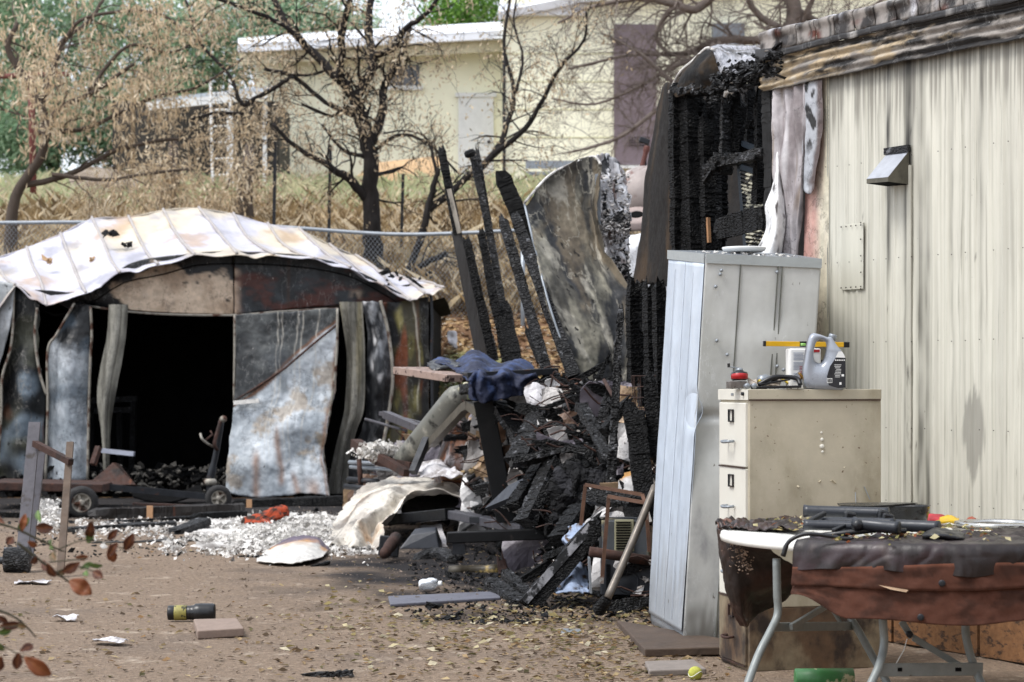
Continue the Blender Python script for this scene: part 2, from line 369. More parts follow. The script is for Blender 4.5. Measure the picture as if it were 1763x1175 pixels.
# ---------------------------------------------------------------- things on the hill, left
m_redpost = mat('red_paint', '#6b3a35', .8, 0, .25, 6)
tp = thing('clothesline_post', 'rusty red T shaped clothesline post among the green trees', 'post', (P(58, 290, 44).x, 44, zt(P(58, 290, 44).x, 44)))
b0 = P(58, 290, 44); MB().tube([Vector((b0.x, 44, zt(b0.x, 44)-.2)), P(55, 200, 44), P(52, 132, 44)], .075, 8).build('post', m_redpost, tp, True)
MB().tube([P(0, 132, 44), P(60, 129, 44), P(118, 128, 44)], .055, 8).build('crossbar', m_redpost, tp, True)
cp = thing('carport', 'white metal carport roof on posts behind the brown hanging leaves', 'carport', P(350, 330, 50))
MB().add([P(255, 187, 48), P(400, 172, 48), P(458, 165, 48), P(470, 150, 52), P(420, 155, 52), P(270, 172, 52)], [(0, 1, 4, 5), (1, 2, 3, 4)]).build('roof', m_galv, cp, solid=.06)
MB().bar(P(252, 184, 47.9), P(460, 164, 47.9), .08, .18).build('fascia', m_white, cp)
for x, ya in ((229, 186), (456, 176)): MB().bar(P(x, ya, 48.3), P(x, 330, 48.3), .09, .09).build('post', m_white if x > 300 else m_wood, cp)
MB().box(P(350, 260, 54.), (4.2, 2.6, 2.2)).build('back_wall', mat('carport_dark', '#2e2b26'), cp)
ld = thing('ladder', 'white ladder leaning upright against the carport', 'ladder', P(384, 314, 46))
for x in (364, 398): MB().bar(P(x+2, 316, 46), P(x-2, 138, 46.3), .05, .1).build('rail', m_white, ld)
for k in range(6): MB().tube([P(365, 302-k*28, 46), P(398, 301-k*28, 46)], .02, 6).build('rung', m_white, ld)
MB().bar(P(396, 316, 46.5), P(396, 190, 46.6), .14, .1).build('post', m_white, cp)
# overturned boat / tarp heap
hp = thing('tarp_heap', 'dirty tarpaulin covered heap lying in the dry grass at left', 'tarp', P(180, 352, 46.5))
gr = [[P(118, 300, 47.88), P(150, 289, 48.45), P(195, 292, 48.45), P(235, 305, 47.88)], [P(122, 318, 46.74), P(160, 312, 46.28), P(200, 310, 46.28), P(238, 318, 46.74)], [P(126, 340, 46.28), P(160, 338, 45.83), P(200, 334, 45.83), P(240, 345, 46.28)]]
MB().grid(gr, 24, 16, .05, 2, lambda u, v, p: mixc(hx('#8d8173'), hx('#6e6052'), ss(-.2, .3, fb(p.x*2, p.y, p.z*2)))).build('tarpaulin', m_matte, hp, True, solid=.03)
MB().add([P(150, 333, 46.06), P(196, 324, 46.06), P(197, 330, 45.83), P(152, 340, 45.83)], [(0, 1, 2, 3)]).build('blue_strip', mat('blue_plastic', '#7f9cc9', .4), hp, solid=.02)

# ---------------------------------------------------------------- fences
fe = thing('chain_link_fence', 'grey chain link fence with bent top rail running behind the shed', 'fence', (0, 29.5, 2.3))
rail = [P(-140, 383, 29.6), P(0, 384, 29.6), P(140, 383, 29.6), P(330, 385, 29.6), P(480, 391, 29.6), P(620, 401, 29.5), P(700, 404, 29.4), P(790, 402, 29.3), P(900, 397, 29.2), P(1000, 396, 29.2), P(1180, 394, 29.3)]
MB().tube(spline(rail, 60), .028, 8).build('top_rail', m_galv, fe, True)
for x in (-120, 900, 1170):
    q = P(x, 398, 29.25); MB().tube([Vector((q.x, q.y, zt(q.x, q.y)-.9)), Vector((q.x, q.y, q.z+.04))], .032, 8).build('post', m_galv, fe, True)
wm = MB(); dd = .062
def railz(x):
    px = CX+x*F/29.5
    for i in range(len(rail)-1):
        a, b = rail[i], rail[i+1]
        if a.x <= x <= b.x: return a.z+(b.z-a.z)*(x-a.x)/(b.x-a.x)
    return 3.5
x = -9.
while x < 2.4:
    for sgn in (1, -1):
        top = railz(x); bot = zt(x, 29.5)-.05
        pts = []; n = 14
        x2 = x
        p0 = Vector((x, 29.45, top)); p1 = Vector((x+sgn*(top-bot)*.8, 29.45+.0*sgn, bot))
        wm.tube([p0, (p0+p1)/2+Vector((0, .01*sgn, 0)), p1], .0022, 3, False)
    x += dd
wm.build('wire_mesh', m_galv, fe, kind='stuff')
for (x, yt, yb, Y, lab) in ((470, 240, 400, 33, 'thin dark steel fence stake behind the middle of the shed roof'), (565, 250, 400, 35, 'thin dark steel fence stake just left of the blackened tree trunk'), (690, 300, 400, 35, 'short dark stake in dry grass just right of the blackened tree trunk')):
    q = P(x, yb, Y); o = MB().bar(Vector((q.x, Y, zt(q.x, Y)-.2)), P(x+4, yt, Y), .05, .05).build('fence_stake', m_dsteel); tag(o, lab, 'stake', 'dark fence stakes on the hill')

# ---------------------------------------------------------------- trees
def px_limb(pts, Y, n=None, dy=0.):
    P3 = [P(a, b, Y+dy*i) for i, (a, b, r) in enumerate(pts)]; rr = [r*Y/F for (_, _, r) in pts]
    n = n or len(pts)*4
    c = spline(P3, n); rad = [rr[min(int(i/(n-1)*(len(rr)-1)), len(rr)-2)] for i in range(n)]
    rad = [float(np.interp(i/(n-1)*(len(rr)-1), range(len(rr)), rr)) for i in range(n)]
    r = random.Random(int(pts[0][0]*7+pts[-1][1]))
    c = [p+Vector((r.uniform(-1, 1), r.uniform(-1, 1), r.uniform(-1, 1)))*rad[i]*.25 for i, p in enumerate(c)]
    return c, rad
def grow(mb, p, d, L, rad, lev, r, tips, droop=0., spread=.6, kink=.25, minr=.004):
    n = 4; pts = [p.copy()]; rr = [rad]
    for i in range(n):
        d = (d+Vector((r.gauss(0, kink), r.gauss(0, kink), r.gauss(0, kink)-droop))).normalized()
        pts.append(pts[-1]+d*L/n); rr.append(max(minr*.6, rad*(1-.62*(i+1)/n)))
    mb.tube(pts, rr, 4 if lev < 2 else 3, False)
    if lev == 0: tips.append((pts[-1], d)); tips.append((pts[2], d)); return
    for k in range(r.choice((2, 3, 3))):
        q = r.choice((1, 2, 3, 4)); nd = (d+Vector((r.gauss(0, spread), r.gauss(0, spread), r.gauss(0, spread)))).normalized()
        grow(mb, pts[q], nd, L*r.uniform(.55, .8), max(minr, rr[q]*.6), lev-1, r, tips, droop, spread, kink, minr)
    if lev == 1: tips.append((pts[2], d))
def leaves(tips, n, spread, L, W, cols, seed, hang=.7, name='foliage', parent=None, frac=1., tall=1.1):
    rg = np.random.default_rng(seed); base = np.array([t[0][:] for t in tips])
    if frac < 1: base = base[rg.random(len(base)) < frac]
    idx = rg.integers(0, len(base), n); c = base[idx]+rg.normal(0, 1, (n, 3))*spread*np.array([1, 1, tall])
    d = rg.normal(0, 1, (n, 3)); d[:, 2] = -abs(d[:, 2])*hang*2; d /= np.linalg.norm(d, axis=1)[:, None]
    s = rg.normal(0, 1, (n, 3)); s -= (s*d).sum(1)[:, None]*d; s /= np.linalg.norm(s, axis=1)[:, None]
    l = (rg.uniform(.6, 1.4, n)*L)[:, None]; w2 = (rg.uniform(.6, 1.3, n)*W)[:, None]
    v = np.stack([c, c+d*l*.5+s*w2*.5, c+d*l, c+d*l*.45-s*w2*.5], 1).reshape(-1, 3)
    me = bpy.data.meshes.new(name); me.vertices.add(4*n); me.vertices.foreach_set('co', (v-np.array(wloc(parent)[:] if parent else (0, 0, 0))).astype(np.float32).ravel())
    me.loops.add(4*n); me.loops.foreach_set('vertex_index', np.arange(4*n, dtype=np.int32)); me.polygons.add(n)
    me.polygons.foreach_set('loop_start', np.arange(0, 4*n, 4, dtype=np.int32)); me.polygons.foreach_set('loop_total', np.full(n, 4, dtype=np.int32)); me.update(calc_edges=True)
    ca = np.array([hx(q) for q in cols]); clump = (idx*7919) % len(cols)
    pick = np.where(rg.random(n) < .5, clump, rg.integers(0, len(cols), n)); cc = ca[pick]*rg.uniform(.75, 1.2, (n, 1))
    a = me.color_attributes.new('Col', 'FLOAT_COLOR', 'POINT'); arr = np.ones((4*n, 4), np.float32); arr[:, :3] = np.repeat(cc, 4, 0); a.data.foreach_set('color', arr.ravel())
    me.materials.append(m_leaf); o = bpy.data.objects.new(name, me); COL.objects.link(o); o['kind'] = 'stuff'
    if parent: o.parent = parent
    return o
TAN = ['#d6c4a6', '#e0cfb2', '#c6b294', '#e9dcc4', '#b3a084', '#d8c3a3', '#baab93']
TANB = ['#a8967a', '#b9a486', '#877764', '#c4b193']
GRN = ['#7b9877', '#93ac8b', '#5f7d60', '#aabf9c', '#86a482', '#b9c8ab']  # greens paled so that the leaf colour stands in for haze
def tree(name, label, limbs, Y, levs, seed, tw, m, leaf=None, every=2, dy=.15, kw={}, base=None, grp=None):
    b = P(limbs[0][0][0], limbs[0][0][1], Y); root = thing(name, label, 'tree', Vector((b.x, Y, zt(b.x, Y))), grp)
    r = random.Random(seed); tips = []; tws = MB()
    for k, lb in enumerate(limbs):
        c, rad = px_limb(lb, Y, dy=dy*(1 if k % 2 else -1) if k else 0)
        if k == 0: c = [Vector((c[0].x, Y, zt(c[0].x, Y)-.3))]+c; rad = [rad[0]*1.15]+rad
        MB().tube(c, rad, 9 if k == 0 else 7).build('trunk' if k == 0 else 'branch', m, root, True)
        st = (len(c)//2 if k == 0 else 2)
        for i in range(st, len(c), every):
            for _ in range(levs[0]):
                d = (c[min(i+1, len(c)-1)]-c[i-1]).normalized(); d = (d+Vector((r.gauss(0, .8), r.gauss(0, .8), r.gauss(0, .8)))).normalized()
                grow(tws, c[i], d, tw*r.uniform(.6, 1.2), max(.006, rad[i]*.4), levs[1], r, tips, **kw)
    tws.build('twig', m, root, kind='stuff')
    if leaf: leaves(tips, parent=root, **leaf)
    return root, tips
main_limbs = [[(650, 472, 20), (640, 400, 16), (636, 330, 14), (637, 270, 13.5), (625, 215, 13), (612, 168, 11)],
    [(614, 172, 10), (590, 142, 9), (558, 110, 8), (520, 72, 7), (490, 36, 6), (465, -14, 5)],
    [(586, 138, 7), (588, 90, 7), (592, 40, 6), (607, -14, 5)],
    [(612, 170, 9), (638, 124, 9), (643, 92, 8), (634, 50, 7), (640, -14, 6)],
    [(643, 96, 7), (675, 84, 6), (700, 48, 5), (730, 28, 4), (762, -14, 3.5)],
    [(640, 248, 9), (660, 186, 8), (661, 150, 7), (688, 100, 5), (706, 50, 4)],
    [(636, 346, 9), (602, 312, 8), (572, 290, 6), (510, 254, 4), (470, 215, 3)],
    [(620, 205, 6), (560, 176, 4), (505, 132, 4), (455, 120, 3)],
    [(526, 76, 5), (480, 40, 4), (420, 14, 3.5), (350, -10, 3)],
    [(505, 132, 4), (440, 170, 4), (415, 178, 4), (395, 130, 3), (345, 75, 3), (320, 0, 2.5)],
    [(420, 196, 3), (370, 196, 3), (330, 205, 2)],
    [(628, 230, 5), (600, 185, 3), (570, 200, 3), (520, 180, 2)],
    [(641, 262, 4), (690, 232, 3), (740, 250, 2.5), (790, 300, 2)],
    [(632, 270, 4), (590, 258, 3), (555, 215, 2)]]
tr, tips = tree('mesquite_tree', 'blackened tree with forked trunk and brown leaves behind the shed', main_limbs, 32.5, (1, 2), 3, .7, m_bark,
     dict(n=8500, spread=.10, L=.085, W=.024, cols=TAN+TANB, seed=4, frac=.3, tall=1.8), 2, kw=dict(droop=.06))
lf = [[(20, 420, 12), (30, 330, 9), (75, 260, 8), (70, 180, 7), (15, 90, 6), (30, 40, 4)],
    [(70, 190, 6), (85, 140, 6), (110, 70, 5), (150, 40, 4), (178, 0, 3)],
    [(72, 250, 6), (100, 190, 5), (160, 160, 4), (230, 110, 3)],
    [(40, 320, 6), (120, 300, 5), (200, 260, 4), (300, 240, 3), (380, 250, 2)],
    [(110, 70, 4), (150, 30, 3), (260, 20, 3), (330, 60, 2)],
    [(60, 230, 5), (150, 220, 4), (260, 170, 3), (340, 150, 2.5), (420, 100, 2)],
    [(90, 300, 4), (180, 310, 3), (250, 300, 3), (330, 290, 2)],
    [(150, 160, 4), (220, 80, 3), (300, 90, 2), (380, 40, 2)]]
tree('mesquite_tree', 'leaning tree at far left hung with dense scorched tan leaves', lf, 33.5, (1, 2), 11, 1.15, m_bark2,
     dict(n=10500, spread=.115, L=.12, W=.030, cols=TAN, seed=5, hang=1.3, frac=.26, tall=1.7), 3, kw=dict(droop=.22, minr=.003))
t2 = [[(700, 474, 8), (728, 400, 8.5), (744, 330, 7), (756, 290, 5)],
    [(736, 365, 8), (798, 312, 8), (850, 266, 8), (872, 220, 6), (885, 160, 5), (868, 80, 4), (880, -14, 3)],
    [(850, 266, 7), (902, 224, 6), (932, 178, 5), (962, 120, 4), (1005, 70, 3), (1010, 20, 2)],
    [(888, 160, 4), (900, 100, 3), (885, 40, 2.5), (890, -10, 2)],
    [(704, 470, 6), (735, 452, 7), (768, 436, 6)],
    [(752, 300, 4), (735, 240, 3), (700, 225, 2), (660, 230, 2)]]
tree('mesquite_tree', 'slender crooked burnt tree between the forked tree and the upright charred boards', [[(a, b, c*.78) for a, b, c in l] for l in t2], 31.5, (1, 2), 21, .75, m_bark,
     dict(n=2600, spread=.09, L=.075, W=.026, cols=TANB+TAN[:2], seed=6), 2, kw=dict(droop=.05))
t3 = [[(1372, 330, 16), (1368, 120, 15), (1366, 40, 14), (1360, -30, 12)],
    [(1368, 90, 9), (1330, 74, 8), (1240, 70, 7), (1180, 92, 5), (1080, 96, 3), (975, 120, 2)],
    [(1250, -30, 8), (1200, 14, 8), (1160, 8, 7), (1100, -2, 5), (1020, 12, 3), (960, 40, 2)],
    [(1190, 20, 6), (1160, 12, 5), (1130, 60, 4), (1148, 92, 3)],
    [(1230, 76, 6), (1200, 130, 5), (1130, 190, 4), (1060, 240, 3), (985, 262, 2)],
    [(1220, 90, 5), (1150, 120, 4), (1100, 150, 3), (1020, 180, 2), (950, 170, 1.6)],
    [(1240, 74, 5), (1180, 150, 4), (1100, 90, 3), (1040, 60, 2)],
    [(1360, 10, 8), (1420, 40, 6), (1490, 20, 4), (1530, -10, 3)],
    [(1366, 60, 6), (1310, 30, 5), (1280, -10, 4)],
    [(1300, 70, 5), (1350, 50, 4), (1420, 70, 3), (1460, 30, 3)]]
tree('bare_tree', 'leafless grey tree with a tangle of twigs before the yellow house', t3, 40, (3, 3), 31, .95, mat('bark_pale', '#6d625b', .9, 0, .3, 8, .5, 30, .02), None, 2, kw=dict(droop=.03, kink=.22, minr=.0032))
# green trees behind
def crown(name, label, blobs, Y, n, cols, seed, L=.24, W=.07, trunk=None, sp=.35, grp='green trees at the back'):
    cx, cy, _ = blobs[0]; b = P(cx, cy, Y); z0 = zt(b.x, Y); root = thing(name, label, 'tree', Vector((b.x, Y, z0)), grp)
    r = random.Random(seed); MB().tube([Vector((b.x, Y+.5, z0-.3)), P(cx, cy+40, Y+.5), P(cx+10, cy-60, Y+.7)], [.22, .17, .08], 7).build('trunk', m_bark2, root, True)
    tips = []; br = MB()
    for (x, y, q) in blobs:
        c = P(x, y, Y+r.uniform(-.5, 1.5)); rr = q*Y/F
        br.tube([P(cx, cy+20, Y+.6), (P(cx, cy, Y+.6)+c)/2+Vector((0, 0, .3)), c], [.08, .05, .02], 5)
        for _ in range(int(16+q*.35)):
            d = Vector((r.gauss(0, 1), r.gauss(0, 1), r.gauss(0, 1))).normalized()*rr*r.uniform(.3, 1.); tips.append((c+d, d))
    br.build('branch', m_bark2, root, True)
    leaves(tips, n, sp, L, W, cols, seed, hang=.5, parent=root)
    return root
crown('green_tree', 'broad green tree filling the top left corner', [(60, 120, 70), (0, 60, 70), (120, 40, 70), (40, -10, 80), (30, 210, 50), (170, 150, 60), (0, 150, 60)], 60, 15000, GRN, 41, sp=.42)
crown('green_tree', 'soft green tree left of the tall forked trunk top', [(260, 70, 75), (340, 30, 70), (200, 20, 70), (300, 140, 60), (390, 90, 60), (240, 180, 50), (430, 20, 60), (360, 160, 60)], 62, 15000, GRN, 42, sp=.42)
crown('green_tree', 'dark green tree low at left behind the red post', [(90, 200, 50), (20, 230, 50), (150, 220, 45), (60, 260, 40), (210, 250, 40), (300, 200, 50)], 57, 9000, GRN[:3], 43)
crown('green_tree', 'pale green tree behind the upper fork of the burnt tree', [(500, 20, 50), (560, 40, 45), (620, 60, 30), (460, 60, 45)], 64, 6000, GRN[2:], 44)
crown('green_tree', 'bright green tree above the low roof of the yellow house', [(800, 10, 42), (760, 30, 26), (840, 0, 36), (800, 45, 24)], 68, 4200, ['#5f8a35', '#7fa84c', '#4a6f2c', '#8fb45e'], 45)
crown('green_tree', 'green tree hidden behind bare branches at the right edge', [(1480, -40, 60), (1560, -60, 60)], 66, 3000, GRN, 46)
# scrub right behind the fence, left
crown('scrub_bush', 'dead tan bush with hanging twigs behind the fence at left', [(290, 300, 26), (260, 320, 24), (310, 325, 24)], 38, 1500, TAN+TANB, 47, .12, .035, sp=.22, grp='dead bushes behind the fence')
crown('scrub_bush', 'dead tan bush beneath the ladder behind the fence', [(420, 310, 28), (390, 325, 24), (450, 325, 24)], 38, 1500, TAN+TANB, 48, .12, .035, sp=.22, grp='dead bushes behind the fence')

# ---------------------------------------------------------------- grass and litter (uncountable)
def blades(name, n, xr, yr, h, cols, seed, mfn=None, wd=.012, lean=.45):
    rg = np.random.default_rng(seed); out = []; cc = []; ca = [hx(q) for q in cols]; k = 0
    r = random.Random(seed)
    V = []; Fc = []
    while k < n:
        y = yr[0]+(yr[1]-yr[0])*r.random()**1.5; x = r.uniform(xr[0], xr[1])*y/40
        if mfn and r.random() > mfn(x, y): k += 1; continue
        dn = .5+.5*fb(x*.5, y*.5, 5); hh = h*r.uniform(.4, 1.2)*(.55+.8*dn); z = zt(x, y)
        a = r.uniform(0, 6.28); l = r.gauss(0, lean)*hh; l2 = r.gauss(0, lean)*hh; ww = wd*y/35
        p = Vector((x, y, z-.02)); q = Vector((math.cos(a), math.sin(a)*.3, 0))*ww
        i = len(V); V += [p-q, p+q, p+Vector((l*.5, l2*.5, hh*.6))+q*.6, p+Vector((l*1.3, l2*1.3, hh))]
        Fc.append((i, i+1, i+2, i+3)); c = ca[int((r.random()*.6+dn*.4)*len(ca)) % len(ca)]; s = r.uniform(.7, 1.25); cc += [(c[0]*s, c[1]*s, c[2]*s)]*4; k += 1
    b = MB(); b.v = V; b.f = Fc; b.c = cc; return b.build(name, m_leaf, kind='stuff')
DRY = ['#bfa983', '#d3c09d', '#a18b66', '#dccdb0', '#8d7856', '#6f5c43', '#b59e78']
GG = ['#a3b183', '#b8c197', '#c9c6a2', '#d0c9a6']
o = blades('dry_grass', 26000, (-11, 5), (29.6, 44), .42, DRY, 51); o['label'] = 'dry straw coloured grass covering the bank'
o = blades('green_grass', 9000, (-11, 3), (42, 56), .4, GG, 52, wd=.016); o['label'] = 'fresh green grass higher on the hill'
def litter(name, n, region, sz, cols, seed, up=.004):
    r = random.Random(seed); b = MB(); ca = [hx(q) for q in cols]
    for _ in range(n):
        x, y = region(r)
        z = zt(x, y)+up; a = r.uniform(0, 6.28); s = sz*r.uniform(.5, 1.5); u = Vector((math.cos(a), math.sin(a), r.uniform(-.3, .3)))*s; v = Vector((-math.sin(a), math.cos(a), r.uniform(-.5, .7)))*s*.55
        c = r.choice(ca); k = r.uniform(.6, 1.2); p = Vector((x, y, z+s*.15))
        b.add([p-u, p-v*.9+Vector((0, 0, s*.25)), p+u, p+v], [(0, 1, 2), (0, 2, 3)], (c[0]*k, c[1]*k, c[2]*k))
    o = b.build(name, m_leaf, kind='stuff'); return o
def reg_front(r):
    py = r.choice((r.uniform(1020, 1175), r.uniform(940, 1175), r.gauss(1090, 40))); px = r.choice((r.uniform(-60, 1300), r.gauss(820, 200), r.gauss(1050, 100)))
    py = min(max(py, 930), 1230); q = G(px, py); return q.x, q.y
o = litter('leaf_litter', 2600, reg_front, .019, ['#9a8463', '#7d6b4a', '#b5a27c', '#66603f', '#54432f', '#8c6f4c', '#5a4a3a'], 61); o['label'] = 'curled dry leaves scattered over the dirt'
def reg_pale(r):
    px = r.choice((r.gauss(760, 130), r.gauss(990, 80), r.uniform(560, 1120))); q = G(px, r.choice((r.gauss(1075, 18), r.uniform(1000, 1160)))); return q.x, q.y
o = litter('pale_leaf_litter', 520, reg_pale, .024, ['#bfb490', '#a89c74', '#c9c0a6', '#8d7f52', '#7b6a45'], 65); o['label'] = 'pale yellowish fallen leaves near the rubble'
o = litter('bank_litter', 9000, lambda r: ((lambda y: (r.uniform(-1.3, 1.6)*y/27, y))(r.uniform(25.2, 31))), .035, ['#8a6a4a', '#a98a62', '#5d4330', '#c4ab86', '#4a3528', '#e0d8c8'], 62); o['label'] = 'fallen leaves covering the bank behind the rubble'
def reg_p(r):
    py = 665+4860/r.uniform(8.5, 24); q = G(r.uniform(-80, 1400), py); return q.x, q.y
r = random.Random(77); b = MB()
for _ in range(9000):
    x, y = reg_p(r); b.chunk((x, y, zt(x, y)+.001), r.uniform(.005, .017)*(1.8 if r.random() < .03 else 1), r)
o = b.build('gravel', mat('pebble', '#85766a', .9, 0, .4, 20, .2)); o['kind'] = 'stuff'; o['label'] = 'small pebbles in the dirt'
r = random.Random(78); b = MB()
for _ in range(3800):
    px = r.choice((r.gauss(980, 110), r.gauss(880, 160), r.uniform(0, 900))); py = r.uniform(900, 1075) if px > 700 else r.uniform(880, 960)
    q = G(min(px, 1130), py); b.chunk((q.x, q.y, .004), r.uniform(.008, .034)*(2.2 if r.random() < .04 else 1), r)
o = b.build('charcoal_crumbs', m_char); o['kind'] = 'stuff'; o['label'] = 'black charcoal crumbs strewn around the rubble'
# ================================================================ MOBILE HOME (right)
W0 = Vector((1.694, 11.54, 0)); WD = Vector((.491, -.871, 0)); WN = Vector((-.871, -.491, 0))
def T(px): r = (px-CX)/F; return (r*11.54-1.694)/(.491+.871*r)
def W(t, z, off=0.): p = W0+WD*t+WN*off; return Vector((p.x, p.y, z))
def WP(px, py, off=0.):
    t = T(px); q = W(t, 0, off); Y = 11.54-.871*t
    return W(t, EZ+(HY-py)/F*Y, off)
def WI(px, py, off):       # a point that shows at (px, py) and lies off metres out of (or into) the wall plane
    o = W0+WN*off; r = (px-CX)/F; t = (r*o.y-o.x)/(.491+.871*r); q = o+WD*t
    return Vector((q.x, q.y, EZ+(HY-py)/F*q.y))
home = thing('mobile_home', 'cream ribbed metal mobile home with its far end burned open to charred studs', 'mobile home', W(0, 0))
ZT, ZB = 3.06, .42
CREAM = hx('#c9c7bb'); CREAM2 = hx('#b3b1a4'); SOOT = hx('#1c1a19'); PINK = hx('#b98f86'); MOSS = hx('#4b4a42')
def rib(t):
    """ribbed sheet: broad pans with paired narrow ridges"""
    u = (t/.1025) % 1.0; h = 0
    for c, ww, hh in ((.30, .09, .007), (.80, .06, .0035)):
        d = abs(u-c); h += hh*(1-ss(ww*.5, ww*1.5, d))
    return h
def wallcol(t, z):
    st = .6*n3(t*38, z*.5, 1)+.8*n3(t*110, z*.8, 4); c = mixc(CREAM, CREAM2, ss(-.2, .9, st)); u_ = (t/.1025) % 1.0; c = mixc(c, hx('#8d8b80'), .38*(1-ss(.02, .08, abs(u_-.52)))*ss(-.5, .3, n3(t*5, z*1.3, 31)))
    c = mixc(c, hx('#8f8e7e'), .30*ss(.1, .8, n3(t*75, z*.35, 8)))
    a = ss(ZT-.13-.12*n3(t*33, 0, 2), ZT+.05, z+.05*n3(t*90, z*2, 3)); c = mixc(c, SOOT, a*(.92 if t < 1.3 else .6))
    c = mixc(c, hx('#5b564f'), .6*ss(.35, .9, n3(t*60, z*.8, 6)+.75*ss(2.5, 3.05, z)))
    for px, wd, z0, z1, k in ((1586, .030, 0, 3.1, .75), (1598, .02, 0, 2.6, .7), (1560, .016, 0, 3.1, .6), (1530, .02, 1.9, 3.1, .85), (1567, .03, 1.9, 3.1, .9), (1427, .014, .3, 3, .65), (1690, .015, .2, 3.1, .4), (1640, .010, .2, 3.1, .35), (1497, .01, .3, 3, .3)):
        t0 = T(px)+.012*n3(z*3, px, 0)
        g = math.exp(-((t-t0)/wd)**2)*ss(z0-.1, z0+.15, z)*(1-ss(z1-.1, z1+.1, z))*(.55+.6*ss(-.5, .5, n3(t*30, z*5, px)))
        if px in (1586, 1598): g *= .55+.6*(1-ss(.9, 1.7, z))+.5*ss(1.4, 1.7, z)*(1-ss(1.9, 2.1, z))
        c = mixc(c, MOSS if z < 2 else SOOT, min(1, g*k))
    # scraped grey patch
    p = WP(1675, 735); d = Vector(((t-T(1677))/.085, (z-1.12)/.26, 0)).length+.35*n3(t*40, z*4, 12); c = mixc(c, hx('#8d8b83'), .8*(1-ss(.75, .95, d)))
    sp = n3(t*70, z*60, 3); c = mixc(c, hx('#3a3632'), .7*ss(.68, .8, sp))
    return c
cuts = [T(1425), T(1560), T(1697), T(1763)+.25, 2.4, 3.4]
for a, b in zip(cuts[:-1], cuts[1:]):
    fine = a < 1.7; nu = int((b-a)/(.0085 if fine else .02))+2; nv = 90 if fine else 20
    m = MB(); vs = []; cs = []
    for j in range(nv):
        z = ZB+(ZT-ZB)*j/(nv-1)
        for i in range(nu):
            t = a+(b-a)*i/(nu-1)
            dent = .004*fb(t*3, z*2, 5)
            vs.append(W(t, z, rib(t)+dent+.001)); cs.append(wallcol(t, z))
    m.add(vs, [(j*nu+i, j*nu+i+1, (j+1)*nu+i+1, (j+1)*nu+i) for j in range(nv-1) for i in range(nu-1)], cs)
    m_wallp = bpy.data.materials.get('wall_paint') or mat('wall_paint', attr=True, rough=.55, var=.13, vsc=9, bump=.10, bs=14, bd=.006, spec=.4, st=(1, 1, .07),
                  layers=[('#87857a', 55, .56, .76, (1.2, 1.2, .03)), ('#4b473f', 55, .70, .76, (1, 1, .5))])
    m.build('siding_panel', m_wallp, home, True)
# seam battens and rivets
for px in (1560,):
    MB().bar(WP(px+9, 285, .012), WP(px+9, 970, .012), .034, .012, up=WN).build('seam_strip', m_wallp if False else mat('seam', '#b3b1a5', .6, 0, .3, 6, .1, st=(1, 1, .1), layers=[('#2f2d29', 5, .5, .64, (1, 1, .3))]), home)
m_screw = mat('screw', '#35322e', .5, .4, 0, 1, 0)
b = MB()
for row in (2.55, 2.02, 1.58, 1.13, .75):
    t = T(1425)
    while t < 1.75: b.lathe(W(t, row+.01*n3(t*5, row, 1), .013), WN, [(0, .0025), (.003, .003), (.004, .0015)], 6); t += .205*rnd.choice((.5, .5, 1))
b.build('screws', m_screw, home, kind='stuff')
# access patch
b = MB(); t0, t1 = T(1452), T(1490); zz0, zz1 = WP(1470, 499).z, WP(1470, 386).z
b.box(W((t0+t1)/2, (zz0+zz1)/2, .0135), (t1-t0, .002, zz1-zz0), Matrix((WD, WN, Vector((0, 0, 1)))).transposed())
pt = b.build('patch_panel', mat('patch', '#c3c1b4', .55, 0, .12, 8, .1, st=(1, 1, .1)), home, bevel=.001)
b = MB()
for i in range(5):
    for z in (zz0+.012, zz1-.012): b.lathe(W(t0+.01+(t1-t0-.02)*i/4, z, .023), WN, [(0, .005), (.004, .002)], 6)
    b.lathe(W(t1-.01, zz0+(zz1-zz0)*i/4, .023), WN, [(0, .005), (.004, .002)], 6)
b.build('rivet', m_screw, pt)
MB().bar(W(t1+.002, zz0, .012), W(t1+.002, zz1, .012), .0015, .003, up=WN).build('gap', m_soot, pt)
# vent hood
ta, tb = T(1531), T(1568); z1, z0 = WP(1550, 262).z, WP(1550, 312).z
b = MB(); o = .15; zl = z0+.02
v = [W(ta, z1, .012), W(tb, z1-.005, .012), W(tb, z0+.005, o), W(ta, z0+.01, o), W(ta, z0-.02, .012), W(tb, z0-.025, .012), W(ta, z0-.012, o), W(tb, z0-.018, o)]
b.add(v, [(0, 1, 2, 3)]); hood = b.build('vent_hood', mat('vent_top', '#aeb2ba', .4, .3, .12, 20, .1), home, solid=.004)
MB().add(v, [(0, 3, 6, 4), (1, 5, 7, 2), (3, 2, 7, 6)]).build('side', mat('vent_side', '#5a574c', .6, .1, .4, 12, .2), hood, solid=.003)
MB().box(W((ta+tb)/2, z1+.01, .02), (tb-ta+.02, .02, .035), Matrix((WD, WN, Vector((0, 0, 1)))).transposed()).build('flange', m_char_ash_glint, hood)
MB().add([v[4], v[5], v[7], v[6]], [(0, 1, 2, 3)]).build('flap', m_soot, hood, solid=.003)
